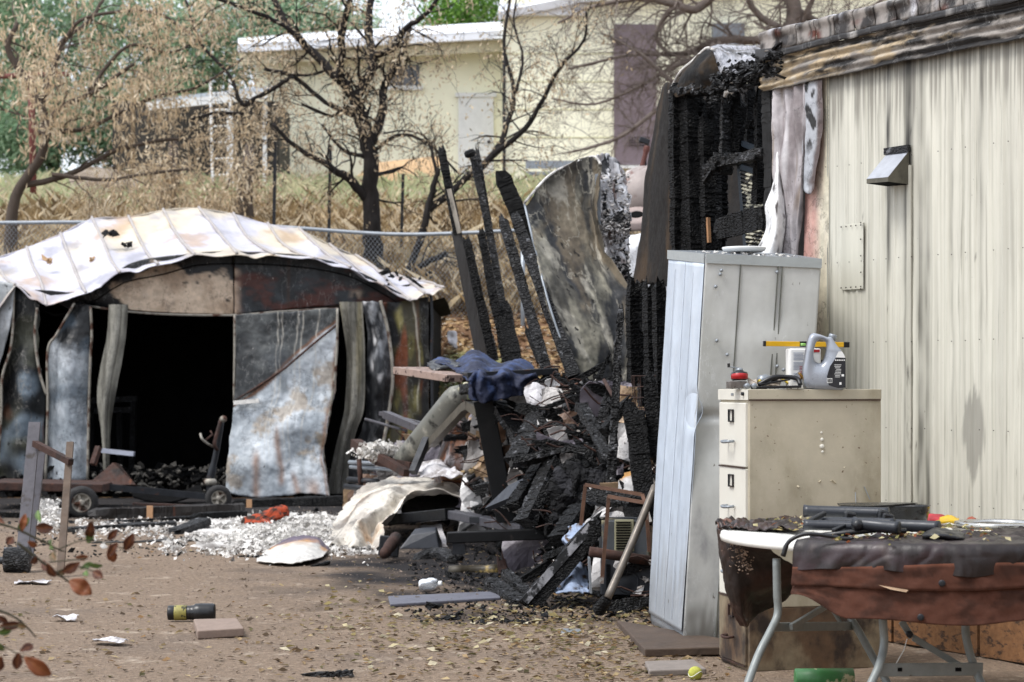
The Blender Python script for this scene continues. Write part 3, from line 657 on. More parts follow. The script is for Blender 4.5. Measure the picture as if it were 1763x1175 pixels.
# burnt grey panel, pink strip, white tongue
def burntcol(u, v, p):
    s = fb(p.x*9, p.y*9, p.z*1.3); c = mixc(hx('#b5b0b2'), hx('#7d7576'), ss(-.4, .6, s+.5*(u-.5)))
    c = mixc(c, hx('#d2d0d2'), ss(.2, .7, n3(p.x*14, p.y*9, p.z*.8+4)-.6*v)); c = mixc(c, hx('#7d6a52'), .6*ss(.3, .7, n3(u*8, v*3, 4)))
    return mixc(c, hx('#2a2526'), ss(.62, 1.02, u+.25*n3(v*9, u*3, 1))*.8*ss(.05, .35, v))
g = [[WP(1338, 148, .03), WP(1358, 146, .02), WP(1380, 142, .03), WP(1396, 140, .02)],
     [WP(1341, 215, .05), WP(1360, 215, .02), WP(1385, 215, .05), WP(1398, 215, .03)],
     [WP(1338, 290, .03), WP(1360, 290, .05), WP(1386, 290, .02), WP(1396, 290, .05)],
     [WP(1347, 370, .05), WP(1362, 370, .02), WP(1378, 370, .05), WP(1390, 370, .03)],
     [WP(1350, 440, .02), WP(1360, 440, .04), WP(1372, 438, .02), WP(1384, 438, .04)],
     [WP(1352, 560, .0), WP(1360, 560, .02), WP(1372, 560, .01), WP(1384, 560, .02)]]
MB().grid(g, 60, 80, .006, 6, burntcol, lambda u, v, p: WN*(.012*math.sin(u*22)*(1-.3*v))).build('siding_panel', m_sheet2, home, True, solid=.003, label='heat buckled grey siding panel')
g = [[WP(1394, 140, .035), WP(1405, 139, .038), WP(1416, 136, .035), WP(1424, 136, .03)], [WP(1392, 215, .04), WP(1406, 215, .043), WP(1418, 215, .04), WP(1424, 215, .03)],
     [WP(1392, 290, .04), WP(1402, 290, .05), WP(1412, 290, .05), WP(1418, 290, .05)], [WP(1394, 330, .04), WP(1400, 333, .05), WP(1408, 335, .05), WP(1414, 326, .05)]]
MB().grid(g, 30, 50, .006, 8, lambda u, v, p: mixc(mixc(hx('#a2a5ab'), hx('#5b4f4d'), ss(.45, .8, u+.25*n3(v*8, u*3, 2))), SOOT, ss(.02, .10, n3(u*3, v*9, 3)+.1-abs(u-.33)*1.4)*(1-ss(.45, .6, v)))).build('torn_skin', m_sheet2, home, True, solid=.002)
g = [[WP(1388, 136, .004), WP(1428, 134, .004)], [WP(1388, 300, .004), WP(1428, 300, .004)], [WP(1380, 620, .004), WP(1428, 620, .004)]]
MB().grid(g, 24, 60, 0, 1, lambda u, v, p: mixc(PINK, hx('#c3bda9'), ss(.3, 1.1, u+.3*n3(u*5, v*4, 2)+.25*v))).build('siding_panel', m_sheet2, home, True, label='pink scorched strip of siding')
g = [[WI(1336, 262, .03), WI(1338, 262, .04), WI(1341, 262, .03)], [WI(1330, 320, .05), WI(1338, 320, .08), WI(1347, 322, .03)],
     [WI(1318, 352, .08), WI(1335, 355, .12), WI(1352, 362, .04)], [WI(1318, 395, .06), WI(1334, 395, .14), WI(1352, 395, .05)], [WI(1302, 434, .1), WI(1322, 440, .16), WI(1346, 440, .06)]]
MB().grid(g, 24, 40, .006, 8, lambda u, v, p: mixc(hx('#dcdcdc'), hx('#55504e'), ss(.25, .6, n3(u*6, v*9, 7)))).build('curled_skin', m_sheet2, home, True, solid=.003)
# fascia: lower horizontally ribbed band, upper band of shingle ends
def fcol(t, zz):
    k = ss(-.1, 1.0, n3(t*5, zz*2, 3)+.35*fb(t*14, zz*6, 2)); c = mixc(hx('#a8977c'), hx('#857f79'), ss(-.1, .3, fb(t*4, zz*14, 9)+.55*t-.1))
    c = mixc(c, hx('#c2bdb2'), ss(.2, .6, n3(t*9, zz*60, 1))*.6)
    c = mixc(c, SOOT, ss(.0, .3, fb(t*2.4, zz*16, 4)+.22*ss(.2, 1.0, t)+.45*ss(.10, .2, zz)-.16+.35*(1-ss(.03,.06,zz))*ss(.5,1.2,t))); return mixc(c, SOOT, .8*(1-ss(.0, .03, zz))) 
tl = T(1322)
def band(name, t0, t1, z0, z1, offf, colf, m, nv, step=.02, wob=.01):
    nu = int((t1-t0)/step); b = MB(); vs = []; cs = []
    for j in range(nv):
        v = j/(nv-1)
        for i in range(nu):
            t = t0+(t1-t0)*i/(nu-1); ed = (1-ss(0, .35, t-t0)); z = z0+(z1-z0)*v+wob*fb(t*2.2, 1, z0)-.03*ed*math.sin(v*4)
            vs.append(W(t, z, offf(v, t)+.006*n3(t*7, v*2, 1)+.03*ed*n3(v*4, t*8, 7))); cs.append(colf(t, v*(z1-z0)))
    b.add(vs, [(j*nu+i, j*nu+i+1, (j+1)*nu+i+1, (j+1)*nu+i) for j in range(nv-1) for i in range(nu-1)], cs)
    return b.build(name, m, home, True, solid=.004)
ribf = lambda v, t: .05+.009*math.cos(v*2*math.pi*4.0)*(1 if v > .06 else .2)
band('fascia', tl, 3.4, ZT-.03, ZT+.155, ribf, fcol, m_sheet2, 26)
def topcol(t, zz):
    k = (t*6.1) % 1; c = mixc(hx('#8d8782'), hx('#2b2624'), ss(-.2, .4, fb(t*9, zz*8, 6))); c = mixc(c, hx('#5a2f22'), ss(.25, .5, n3(t*5, zz*10, 3)))
    c = mixc(c, hx('#c8cad2'), ss(.3, .6, n3(t*11, zz*4, 12))*.8); return mixc(c, SOOT, .9*(1-ss(.0, .08, abs(k-.1)))) 
band('gutter_lip', tl-.02, 3.4, ZT+.15, ZT+.185, lambda v, t: .075, lambda t, z: mixc(hx('#2d2c2d'), hx('#9a9794'), ss(.1, .5, n3(t*9, 1, 1))), m_sheet2, 4)
i = 0; t = tl+.02
while t < 3.3:                                     # metal roof edge caps, one after another
    wd = .17; 
    z0, z1 = ZT+.185, ZT+.30+.012*n3(t*4, 3, 1)
    g = [[W(t, z0, .06+.01*n3(t*7, 1, 1)), W(t+wd/2, z0-.004, .075), W(t+wd-.008, z0, .06)], [W(t, (z0+z1)/2, .065), W(t+wd/2, (z0+z1)/2, .066+.006*n3(t, 2, 2)), W(t+wd-.008, (z0+z1)/2, .065)],
         [W(t, z1, .055), W(t+wd/2, z1+.004, .055), W(t+wd-.006, z1+.002, .055)], [W(t, z1+.012, -.25), W(t+wd/2, z1+.014, -.25), W(t+wd-.006, z1+.012, -.25)]]
    MB().grid(g, 10, 14, .006, 12, lambda u, v, p, t=t: (topcol(t+u*.16, v*.2) if v < .66 else mixc(hx('#b4b6bd'), hx('#3a3735'), ss(0, .5, fb(p.x*5, p.y*5, 2))))).build('edge_cap', m_sheet2, home, True, solid=.004)
    t += wd
# roof, body and interior
rot = Matrix((WD, WN, Vector((0, 0, 1)))).transposed()
m_roofm = mat('old_roof', '#8d8e92', .6, .1, .3, 3, .4, 8, .03, layers=[('#2b2928', 1.5, .5, .65, (1, 1, 1))])
MB().box(W(1.9, ZT+.29, -1.95), (3.6, 3.6, .05), rot).build('roof', m_roofm, home)
MB().box(W(1.9, 1.8, -3.55), (3.6, .05, 2.6), rot).build('far_wall', m_wallp if False else mat('far_wall', '#3a2c20', .8, 0, .4, 3, .3), home)
MB().box(W(1.0, .55, -1.8), (6.4, 3.5, .1), rot).build('floor', m_char, home)
MB().box(W(.10, 1.75, -1.9), (.06, 3.2, 2.55), rot).build('partition_wall', mat('scorched_panel', '#17110d', .8, 0, .5, 3, .4, layers=[('#3a2b1c', 2, .55, .75, (1, 1, .3))]), home)
MB().box(W(-1.95, 2.0, -1.75), (4.1, .05, 3.05), rot).build('inner_wall', mat('inner_wall', '#150f0b', .85, 0, .5, 2, .5, layers=[('#08080a', 2.4, .45, .6, (1, 1, .3)), ('#4a3a28', 3, .62, .75, (1, 1, .3))]), home)
# osb skirting
osb = mat('osb', '#7a5637', .85, 0, .3, 30, .5, 40, .004, layers=[('#3f2d20', 14, .5, .62, (1, 1, 2)), ('#77583d', 22, .6, .7, (2, 2, 1))])
for a, b2 in ((-.1, .62), (.63, 1.28), (1.29, 2.2), (2.21, 3.4)):
    MB().box(W((a+b2)/2, .235, -.01), (b2-a-.01, .02, .46), rot).build('skirting_board', osb, home)
# charred studs left bare at the burned end
def stud(name, px0, y0, px1, y1, off, w_, h_, seed, m=m_char, lab=None, par=home, **k):
    o = MB().char(WI(px1, y1, off), WI(px0, y0, off), w_, h_, up=WN, seed=seed, **k).build(name, m, par)
    if lab: o['label'] = lab
    return o
for i, (x0, y0, x1, y1, off, w_, m) in enumerate([(1164, 158, 1168, 470, -.02, .055, m_char), (1184, 150, 1192, 470, -.06, .10, m_char), (1205, 170, 1209, 470, -.2, .035, m_char_ash_glint),
        (1216, 195, 1222, 470, -.1, .05, m_char), (1228, 165, 1232, 470, -.25, .045, m_char_ash_glint), (1241, 190, 1236, 470, -.32, .06, m_char), (1252, 170, 1250, 300, -.05, .03, m_char_ash_glint),
        (1268, 160, 1262, 285, -.12, .10, m_char), (1294, 150, 1290, 260, -.5, .05, m_char), (1311, 150, 1309, 350, -.08, .045, m_char)]):
    stud('stud', x0, y0, x1, y1, off, w_, .085, 100+i, m, taper=1)
stud('stud', 1325, 135, 1328, 400, .0, .085, .08, 130, mat('black_char', '#050506', .8, 0, .3, 8, .3), taper=.9, bend=.02, depth=.002)
MB().bar(WI(1219, 375, -.075), WI(1221, 418, -.075), .018, .02, up=WN).build('unburnt_sliver', mat('raw_wood', '#96704f', .7, 0, .3, 9), home)
stud('cross_beam', 1220, 286, 1318, 262, .02, .055, .07, 140, m_char_ash_glint, jit=.02, taper=1)
stud('cross_beam', 1216, 305, 1238, 270, .04, .07, .06, 141, m_char_ash_glint, jit=.03)
stud('cross_beam', 1234, 396, 1318, 374, .03, .125, .05, 142, m_char, jit=.004, taper=1)
stud('cross_beam', 1160, 160, 1250, 150, -.02, .06, .09, 143, m_char_ash_glint, jit=.02, taper=1)
stud('cross_beam', 1265, 215, 1330, 215, -.3, .05, .08, 144, m_char, taper=1)
for x, y, w2 in ((1263, 142, .05), (1254, 160, .02)): MB().tube([WI(x-6, y+6, .05), WI(x-3, y-2, .07), WI(x+5, y-4, .06), WI(x+8, y+3, .05)], [.01, .016, .016, .008], 7).build('melted_pipe', m_ash, home, True)
# collapsed roof skin at the corner
def rc(u, v, p): return mixc(mixc(hx('#9d9ea4'), hx('#55504c'), ss(-.1, .5, fb(p.x*5, p.y*5, p.z*6))), SOOT, ss(.25, .5, n3(p.x*9, p.y*8, p.z*9+3)))
g = [[WI(1190, 118, -.9), WI(1214, 92, -1.), WI(1242, 80, -1.1), WI(1282, 80, -1.2), WI(1322, 80, -.9)], [WI(1200, 104, -.5), WI(1225, 84, -.5), WI(1256, 84, -.6), WI(1296, 88, -.6), WI(1334, 92, -.5)],
     [WI(1222, 88, -.1), WI(1236, 92, -.1), WI(1262, 112, -.1), WI(1298, 104, -.1), WI(1332, 100, -.0)], [WI(1240, 150, .02), WI(1248, 152, .03), WI(1262, 148, .05), WI(1296, 130, .05), WI(1330, 118, .05)]]
MB().grid(g, 50, 50, .035, 5, rc).build('collapsed_roof_skin', m_sheet2, home, False, solid=.006)
g = [[WI(1156, 160, -.1), WI(1170, 128, -.1), WI(1190, 108, -.1), WI(1216, 86, -.1)], [WI(1160, 162, .0), WI(1180, 134, .0), WI(1205, 118, .05), WI(1226, 92, .0)], [WI(1165, 168, .02), WI(1190, 158, .02), WI(1222, 152, .02), WI(1246, 146, .0)]]
MB().grid(g, 30, 30, .012, 7, lambda u, v, p: mixc(hx('#2e2316'), hx('#0c0b0b'), ss(-.2, .3, fb(p.x*5, p.y*5, p.z*5)))).build('curled_underside', m_matte, home, True, solid=.006)
MB().tube(spline([WI(1152, 160, -.1), WI(1170, 126, -.1), WI(1192, 106, -.1), WI(1216, 84, -.1), WI(1228, 86, -.05)], 24), .010, 5).build('roof_rim', m_ash, home, True)
r = random.Random(5); b = MB()
for _ in range(420):
    x = r.uniform(1225, 1345); y = 150-(x-1225)*.36+r.gauss(0, 13); 
    p = WI(x, y, r.uniform(-.05, .1)); b.chunk(p, r.uniform(.02, .06), r)
b.build('charred_crust', m_char_ash_glint, home, kind='stuff')
# dark end sheet hanging left of the studs
g = [[WI(1141, 150, -.6), WI(1150, 142, -.5), WI(1162, 150, -.4)], [WI(1128, 210, -.65), WI(1145, 210, -.5), WI(1170, 210, -.4)], [WI(1112, 300, -.7), WI(1140, 300, -.5), WI(1170, 300, -.4)],
     [WI(1104, 400, -.75), WI(1138, 400, -.5), WI(1170, 400, -.4)], [WI(1088, 488, -.8), WI(1132, 492, -.5), WI(1172, 494, -.4)]]
MB().grid(g, 30, 60, .008, 4, lambda u, v, p: mixc(hx('#14100d'), hx('#3a2c1c'), ss(0, .5, fb(u*2, v*1.2, 5)))).build('hanging_end_sheet', m_matte, home, True, solid=.004)
# lower studs between the end sheet and the locker
for i, (x0, y0, x1, y1, Y, w_) in enumerate([(1089, 488, 1092, 660, 13.9, .055), (1104, 490, 1108, 700, 14.1, .05), (1118, 488, 1124, 770, 13.7, .065), (1135, 488, 1138, 730, 13.5, .05)]):
    MB().char(P(x1, y1, Y), P(x0, y0, Y), w_, .08, up=WN, seed=150+i, taper=1).build('stud', m_char if i != 1 else m_char_ash_glint, home)
# louvred shutter in the opening
sh = MB(); 
def SP(u, v): a = WI(1271, 244, -.15).lerp(WI(1314, 262, -.15), u); c = WI(1287, 440, -.15).lerp(WI(1326, 440, -.15), u); return a.lerp(c, v)
for (a, b2) in (((0, 0), (0, 1)), ((1, 0), (1, 1)), ((0, .0), (1, .0)), ((0, .22), (1, .22))): sh.bar(SP(*a), SP(*b2), .03, .03, up=WN)
shut = sh.build('shutter_frame', mat('slate_frame', '#26303a', .6, 0, .3, 9, .3), home)
for i in range(20):
    v = .26+.036*i; MB().bar(SP(.08, v)+WN*.01, SP(.92, v+.01)+WN*.01, .022, .006, up=WN+Vector((0, 0, .9))).build('slat', bpy.data.materials.get('flaking_white') or mat('flaking_white', '#b9b6a4', .7, 0, .2, 20, .4, layers=[('#14161a', 24, .47, .54, (1, 1, 1))]), shut)
MB().add([SP(.04, .02), SP(.96, .02), SP(.96, .98), SP(.04, .98)], [(0, 1, 2, 3)]).build('backing', m_char, shut)

# ================================================================ GREY LOCKER
def locker():
    A = G(1119, 1073); B = G(1175, 1108); side = Vector((.993, .117, 0))*.60; lean = Vector((.125, .0, 0))
    H = 2.06
    lk = thing('metal_locker', 'tall dented grey steel locker standing against the burnt wall', 'locker', A)
    up = Vector((0, 0, 1))
    def q(a, b2, v): # a point on a face between foot points a and b2
        return a+(b2-a)*0
    C, D = B+side, A+side
    def tops(p): return p+lean+up*H
    tA, tB = P(1152, 432, A.y), P(1215, 438, B.y); tC = P(1414, 447, 11.02); tD = tA+side*1.0
    def face(p0, p1, q0, q1, nu, nv, dfn, colf, name, lab=None, solid=.002):
        return MB().grid([[p0, p1], [p0.lerp(q0, .5), p1.lerp(q1, .5)], [q0, q1]], nu, nv, 0, 1, colf, dfn).build(name, m_lock, lk, True, solid=solid, label=lab)
    m_lock = mat('locker_paint', attr=True, rough=.42, metal=.0, var=.09, vsc=7, bump=.12, bs=8, bd=.006, spec=.5, layers=[('#5d5a52', 34, .68, .73, (1, 1, .4)), ('#d5d8da', 3.3, -.35, .004, (1, 1, .3)), ('#85868a', 3, .62, .8, (1, 1, .5))])
    nf = Vector((-.993, -.117, 0)); ns = Vector((.117, -.993, 0))
    def fcolr(u, v, p):  # front tinted paler and bluer: open sky light put into its colour
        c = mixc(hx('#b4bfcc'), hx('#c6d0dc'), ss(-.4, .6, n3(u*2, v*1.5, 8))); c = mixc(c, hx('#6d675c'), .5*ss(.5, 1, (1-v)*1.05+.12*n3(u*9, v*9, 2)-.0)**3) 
        return c
    def fd(u, v, p): # folds and the dent at mid height
        d = nf*(.003*math.sin(v*5+u*3)+.004*n3(u*4, v*6, 3)); g = math.exp(-((u-.92)/.18)**2-((v-.60)/.035)**2); return d-nf*.05*g
    # front: two doors, each its own part
    for k, (a, b2) in enumerate(((.0, .495), (.505, 1.))):
        p0, p1, q0, q1 = A.lerp(B, a), A.lerp(B, b2), tA.lerp(tB, a), tA.lerp(tB, b2)
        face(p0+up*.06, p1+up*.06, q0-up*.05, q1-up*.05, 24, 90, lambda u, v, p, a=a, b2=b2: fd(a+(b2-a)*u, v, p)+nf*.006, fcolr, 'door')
    for a in (.24, .74): MB().bar(A.lerp(B, a)+nf*.012+up*.1, tA.lerp(tB, a)+nf*.012-up*.1, .003, .003, up=nf).build('door_rib', bpy.data.materials.get('rib_paint') or mat('rib_paint', '#b0b7bf', .45, 0, .05), lk)
    face(A, B, tA, tB, 6, 40, lambda u, v, p: nf*-.004, fcolr, 'front_frame')
    def scol(u, v, p):
        c = mixc(hx('#bcbebc'), hx('#abada9'), ss(-.4, .6, fb(u*1.5, v*2.2, 8))); c = mixc(c, hx('#a9aaa6'), .5*ss(.2, .6, n3(u*2, v*3, 18)))
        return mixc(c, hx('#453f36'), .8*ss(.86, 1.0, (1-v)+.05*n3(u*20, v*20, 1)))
    def sdf(u, v, p):
        d = .003*fb(u*3, v*4, 3)
        r0 = Vector(((u-.14)/.20, (v-.52)/.10, 0)).length; d -= .035*math.exp(-(r0**2))*ss(.4, .62, 1.15-v) 
        r1 = Vector(((u-.0)/.30, (v-.585)/.012, 0)).length; d += -.03*math.exp(-r1**2)
        d += .012*math.exp(-((u-.6)/.3)**2-((v-.78)/.05)**2)
        return ns*d
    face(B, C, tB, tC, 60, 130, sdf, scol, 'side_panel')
    for a, b3 in ((.29, .33), (.62, .655), (.68, .69)):
        MB().bar(B.lerp(C, a)+ns*.006, tB.lerp(tC, b3-.03)+ns*.006-up*.04, .006, .006, up=ns).build('seam', mat('seam_dark', '#5f615b', .6) if a < .3 else bpy.data.materials['seam_dark'], lk)
    face(D, C, tD, tC, 4, 4, lambda u, v, p: Vector((0, 0, 0)), scol, 'back_panel'); face(A, D, tA, tD, 4, 4, lambda u, v, p: Vector((0, 0, 0)), scol, 'side_panel')
    b = MB(); b.add([tA, tB, tC, tD], [(0, 1, 2, 3)]); b.build('top', m_galv, lk, solid=.006)
    for a, b2, n_ in ((tA, tB, nf), (tB, tC, ns)): MB().bar(a+n_*.008-up*.022, b2+n_*.008-up*.022, .006, .05, up=(0, 0, 1)).build('top_lip', mat('lip', '#9da3a4', .45, 0, .08) if n_ is nf else bpy.data.materials['lip'], lk)
    b = MB()
    for px, py in ((1240, 473), (1232, 494), (1338, 469), (1234, 587), (1252, 611), (1338, 631), (1349, 637), (1242, 466)):
        u = (px-1213)/200; b.lathe(P(px, py, 10.96+.04*u), ns, [(0, .010), (.008, .009), (.012, .003)], 8)
    b.build('screw', m_galv, lk)
    return tA, tB, tC, tD
lA, lB, lC, lD = locker()
# plate on the locker top
b = MB(); c = lB.lerp(lD, .5)+Vector((.02, .0, .004)); b.lathe(c, (0, 0, 1), [(0, .10), (.008, .115), (.022, .122), (.026, .118), (.014, .1), (.010, .03)], 24)
tag(b.build('lid', m_white, smooth=True), 'flat round white lid lying on top of the tall grey locker', 'lid')
r = random.Random(9); b = MB()
for _ in range(60): b.chunk(lB.lerp(lC, r.random()).lerp(lA.lerp(lD, r.random()), r.uniform(.02, .5))+Vector((0, 0, .006)), r.uniform(.006, .02), r)
o = b.build('ash_crumbs', m_ash); o['kind'] = 'stuff'; o['label'] = 'ash crumbs on the locker top'

# ================================================================ FILING CABINET
m_fc = mat('cabinet_enamel', '#b3ab98', .5, 0, .08, 7, .1, 20, .002, spec=.45, layers=[('#6f5b3e', 5.5, .66, .74, (1, 1, .8)), ('#8d8570', 2.4, .45, .7, (1, 1, .5)), ('#5e4a35', 48, .66, .70, (1, 1, 1)), ('#c6bda6', 5, -.3, .004, (1, 1, 1))])
m_fcf = mat('cabinet_enamel_lit', '#d2d0c6', .45, 0, .05, 5, .08, 20, .002, layers=[('#a89b7e', 6, .66, .78, (1, 1, .5))])  # paler copy of the enamel: light from the left put into the fronts
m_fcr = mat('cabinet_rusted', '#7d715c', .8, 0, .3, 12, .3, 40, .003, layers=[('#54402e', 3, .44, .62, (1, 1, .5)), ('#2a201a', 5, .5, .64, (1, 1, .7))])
fA = Vector((1.026, 10.29, 0)); fB = Vector((1.122, 9.88, 0)); fs = Vector((.975, .223, 0))*.665; fH = 1.335; up = Vector((0, 0, 1))
fu = (fB-fA).normalized(); fnn = Vector((fu.y, -fu.x, 0)); fnn = fnn if fnn.x < 0 else -fnn; fsn = Vector((fs.y, -fs.x, 0)).normalized()
cab = thing('filing_cabinet', 'four drawer beige filing cabinet, rusty at the foot, beside the grey locker', 'filing cabinet', fA)
def quadbox(a, b2, c, d, z0, z1):
    return [Vector((p.x, p.y, z0)) for p in (a, b2, c, d)]+[Vector((p.x, p.y, z1)) for p in (a, b2, c, d)], [(3, 2, 1, 0), (4, 5, 6, 7), (0, 1, 5, 4), (1, 2, 6, 5), (2, 3, 7, 6), (3, 0, 4, 7)]
MB().add(*quadbox(fA, fB, fB+fs, fA+fs, .30, fH-.05)).build('body', m_fc, cab, bevel=.004)
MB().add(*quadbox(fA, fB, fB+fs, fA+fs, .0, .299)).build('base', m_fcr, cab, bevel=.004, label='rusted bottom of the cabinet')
e = .006; a, b2 = fA-fu*e+fnn*e, fB+fu*e+fnn*e
MB().add(*quadbox(a, b2, b2+fs*1.01, a+fs*1.01, fH-.05, fH)).build('top', m_fc, cab, bevel=.004)
MB().bar(a+up*(fH-.027)+fnn*.003, b2+up*(fH-.027)+fnn*.003, .004, .05).build('top_front', m_fcf, cab, bevel=.001)
MB().box(fA.lerp(fB, .5)+up*(fH-.025)+fnn*.012, (.002, .035, .012), Matrix((fnn, fu, up)).transposed()).build('name_plate', m_galv, cab)
MB().lathe(fB+up*(fH-.022)-fu*.05+fnn*.012, fnn, [(0, .009), (.01, .009), (.012, .006)], 10).build('lock', m_dsteel, cab)
MB().bar(b2+up*(fH-.052)+fsn*.003, b2+fs*1.0+up*(fH-.052)+fsn*.003, .004, .006).build('rust_line', m_rust, cab)
dh = .305
for k in range(4):
    z1 = fH-.065-k*(dh+.008); z0 = z1-dh
    a, b2 = fA.lerp(fB, .05), fA.lerp(fB, .95)
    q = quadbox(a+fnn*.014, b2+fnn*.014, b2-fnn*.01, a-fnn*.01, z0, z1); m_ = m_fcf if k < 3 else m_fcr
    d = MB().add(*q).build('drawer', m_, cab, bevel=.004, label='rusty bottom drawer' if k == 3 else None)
    mm = fA.lerp(fB, .5)+fnn*.02
    lh = MB(); 
    for s1 in (-1, 1):
        lh.bar(mm+fu*.03*s1+up*(z1-.09), mm+fu*.03*s1+up*(z1-.035), .006, .008, up=fnn); lh.bar(mm-fu*.033+up*(z1-.0625+s1*.0275), mm+fu*.033+up*(z1-.0625+s1*.0275), .006, .008, up=fnn)
    lh.build('label_holder', m_dsteel if k < 3 else m_rust, d)
    MB().tube(spline([mm-fu*.045+up*(z1-.185), mm-fu*.045+fnn*.03+up*(z1-.187), mm+fnn*.036+up*(z1-.19), mm+fu*.045+fnn*.03+up*(z1-.187), mm+fu*.045+up*(z1-.185)], 14), .007, 7).build('handle', m_galv if k < 3 else m_rust, d, True)
    MB().bar(a+fnn*.016+up*(z0-.004), b2+fnn*.016+up*(z0-.004), .004, .006).build('drawer_gap', m_rust, d)
# paint blisters and peeled spots on the side
def SC(px, py, off=.003):
    u = (px-1290)/(1518-1290); Y = 9.88+.148*u; p = P(px, py, Y); return p+fsn*off
b = MB()
for px, py, s in ((1414, 745, .006), (1415, 757, .009), (1415, 769, .012), (1416, 778, .007)): b.lathe(SC(px, py, 0), fsn, [(0, s), (s*.5, s*.9), (s*.8, s*.4)], 8)
b.build('paint_blister', m_fcf, cab)
r = random.Random(3)
for px, py, s in ((1374, 838, .02), (1411, 829, .012), (1437, 831, .022), (1453, 805, .014), (1430, 828, .008)):
    MB().chunk(SC(px, py, .001), s, r).build('peeled_flake', mat('peel', '#b7ae97', .8) if px == 1374 else bpy.data.materials['peel'], cab)
for px, py, px2, py2 in ((1472, 848, 1472, 868), (1487, 838, 1496, 860)): MB().tube([SC(px, py, .006), SC(px2, py2, .012)], .0025, 5).build('bent_wire', m_galv, cab)

# ---- things on the cabinet
ZC = fH
def CT(px, Y, dz=0.): return Vector(((px-CX)/F*Y, Y, ZC+dz))
# wooden/metal little box
bx = MB().box(CT(1268, 10.0, .021), (.085, .07, .036), Matrix.Rotation(.15, 3, 'Z')).build('tin_box', mat('foil_box', '#7b7672', .35, .5, .3, 30, .3), bevel=.004)
tag(bx, 'small dull metallic box under the red reel on the cabinet', 'box')
reel = thing('fishing_reel', 'small red and black hand crank reel on the metallic box', 'reel', CT(1273, 10.0, .042))
c = CT(1273, 10.0, .042)
MB().lathe(c, (0, 0, 1), [(0, .03), (.006, .040), (.03, .042), (.04, .036), (.044, .02)], 20).build('body', m_black, reel, True)
MB().lathe(c+Vector((0, -.004, .004)), (0, 0, 1), [(0, .030), (.004, .041), (.026, .041), (.032, .034)], 20).build('spool', mat('red_plastic', '#a3141a', .3, 0, .1), reel, True)
MB().lathe(c+Vector((0, 0, .044)), (0, 0, 1), [(0, .02), (.012, .017), (.016, .006)], 12).build('cap', m_galv, reel, True)
cr = MB().tube([c+Vector((0, 0, .058)), c+Vector((-.03, -.01, .062)), c+Vector((-.05, -.01, .066))], .003, 6).build('crank', m_galv, reel)
MB().lathe(c+Vector((-.052, -.01, .062)), (0, 0, 1), [(0, .006), (.018, .007), (.02, .004)], 8).build('knob', m_black, cr)
# cloth / bag, fittings, goggles
g = [[CT(1290+i*14, 10.12, .01+.035*abs(math.sin(i*1.7))) for i in range(5)], [CT(1288+i*14, 10.03, .03+.03*abs(math.sin(i*2.3+1))) for i in range(5)], [CT(1290+i*13, 9.97, .01+.01*(i % 2)) for i in range(5)]]
o = MB().grid(g, 30, 20, .008, 20, lambda u, v, p: mixc(hx('#b7aca0'), hx('#837768'), ss(-.3, .4, fb(u*5, v*4, 3)))).build('rag', m_matte, smooth=True, solid=.004); tag(o, 'crumpled pale rag between the red reel and the paint tin', 'rag')
vl = thing('pipe_valve', 'round grey metal pipe fitting lying by the pale rag on the cabinet', 'pipe fitting', CT(1313, 9.98, .0))
MB().lathe(CT(1320, 10.0, .038), (-.7, -.6, .15), [(-.03, .02), (-.01, .03), (.015, .032), (.03, .024), (.05, .02)], 16).build('body', m_galv, vl, True)
MB().lathe(CT(1309, 9.96, .034), (-.6, -.8, 0), [(0, .012), (.006, .014), (.01, .012)], 14).build('brass_seat', mat('brass', '#8d7a2c', .4, .6), vl, True)
for px in (1284, 1296): o = MB().lathe(CT(px, 9.93, .014), (.2, -1, .05), [(0, .013), (.03, .014), (.034, .011)], 12).build('metal_plug', m_galv, smooth=True); tag(o, 'small round metal cap, %s one of two on the cabinet edge' % ('left' if px == 1284 else 'right'), 'cap')
o = MB().lathe(CT(1293, 9.92, .004), (.95, -.1, .0), [(0, .008), (.07, .010), (.075, .008)], 10).build('rubber_grip', m_black, smooth=True); tag(o, 'short black rubber piece at the cabinet front corner', 'rubber piece')
gg = thing('black_holster', 'black folded plastic strap and tray lying before the oil jug', 'strap', CT(1350, 9.95, 0))
MB().tube(spline([CT(1305, 9.93, .02), CT(1330, 9.93, .055), CT(1352, 9.95, .058), CT(1372, 9.95, .05), CT(1378, 9.93, .02)], 24), .011, 8).build('strap', m_black, gg, True)
MB().bar(CT(1302, 9.92, .008), CT(1378, 9.94, .012), .05, .012).build('tray', m_black, gg, bevel=.003)
MB().bar(CT(1308, 9.92, .022), CT(1360, 9.93, .046), .02, .008).build('flap', m_black, gg, bevel=.002)
MB().bar(CT(1314, 9.99, .03), CT(1345, 9.99, .062), .03, .02).build('rim', m_black, gg, bevel=.006)
o = MB().grid([[CT(1325, 10.2, .02), CT(1340, 10.2, .06), CT(1358, 10.2, .05)], [CT(1325, 10.1, .01), CT(1342, 10.1, .05), CT(1358, 10.1, .03)]], 14, 8, .006, 20).build('glove', mat('yellow_cloth', '#b39a2c', .7), smooth=True, solid=.008); tag(o, 'yellow glove tucked left of the white tin on the cabinet', 'glove')
o = MB().tube(spline([CT(1374, 9.98, .03), CT(1380, 9.98, .06), CT(1376, 9.97, .075), CT(1384, 9.96, .05), CT(1388, 9.96, .01)], 20), .006, 6).build('brass_fitting', mat('brass2', '#7a5a20', .4, .5), smooth=True); tag(o, 'small brass fitting squeezed between white tin and oil jug', 'fitting')
b = MB()
for _ in range(40): b.chunk(CT(r.uniform(1270, 1460), r.uniform(9.95, 10.1), .004), r.uniform(.004, .012), r)
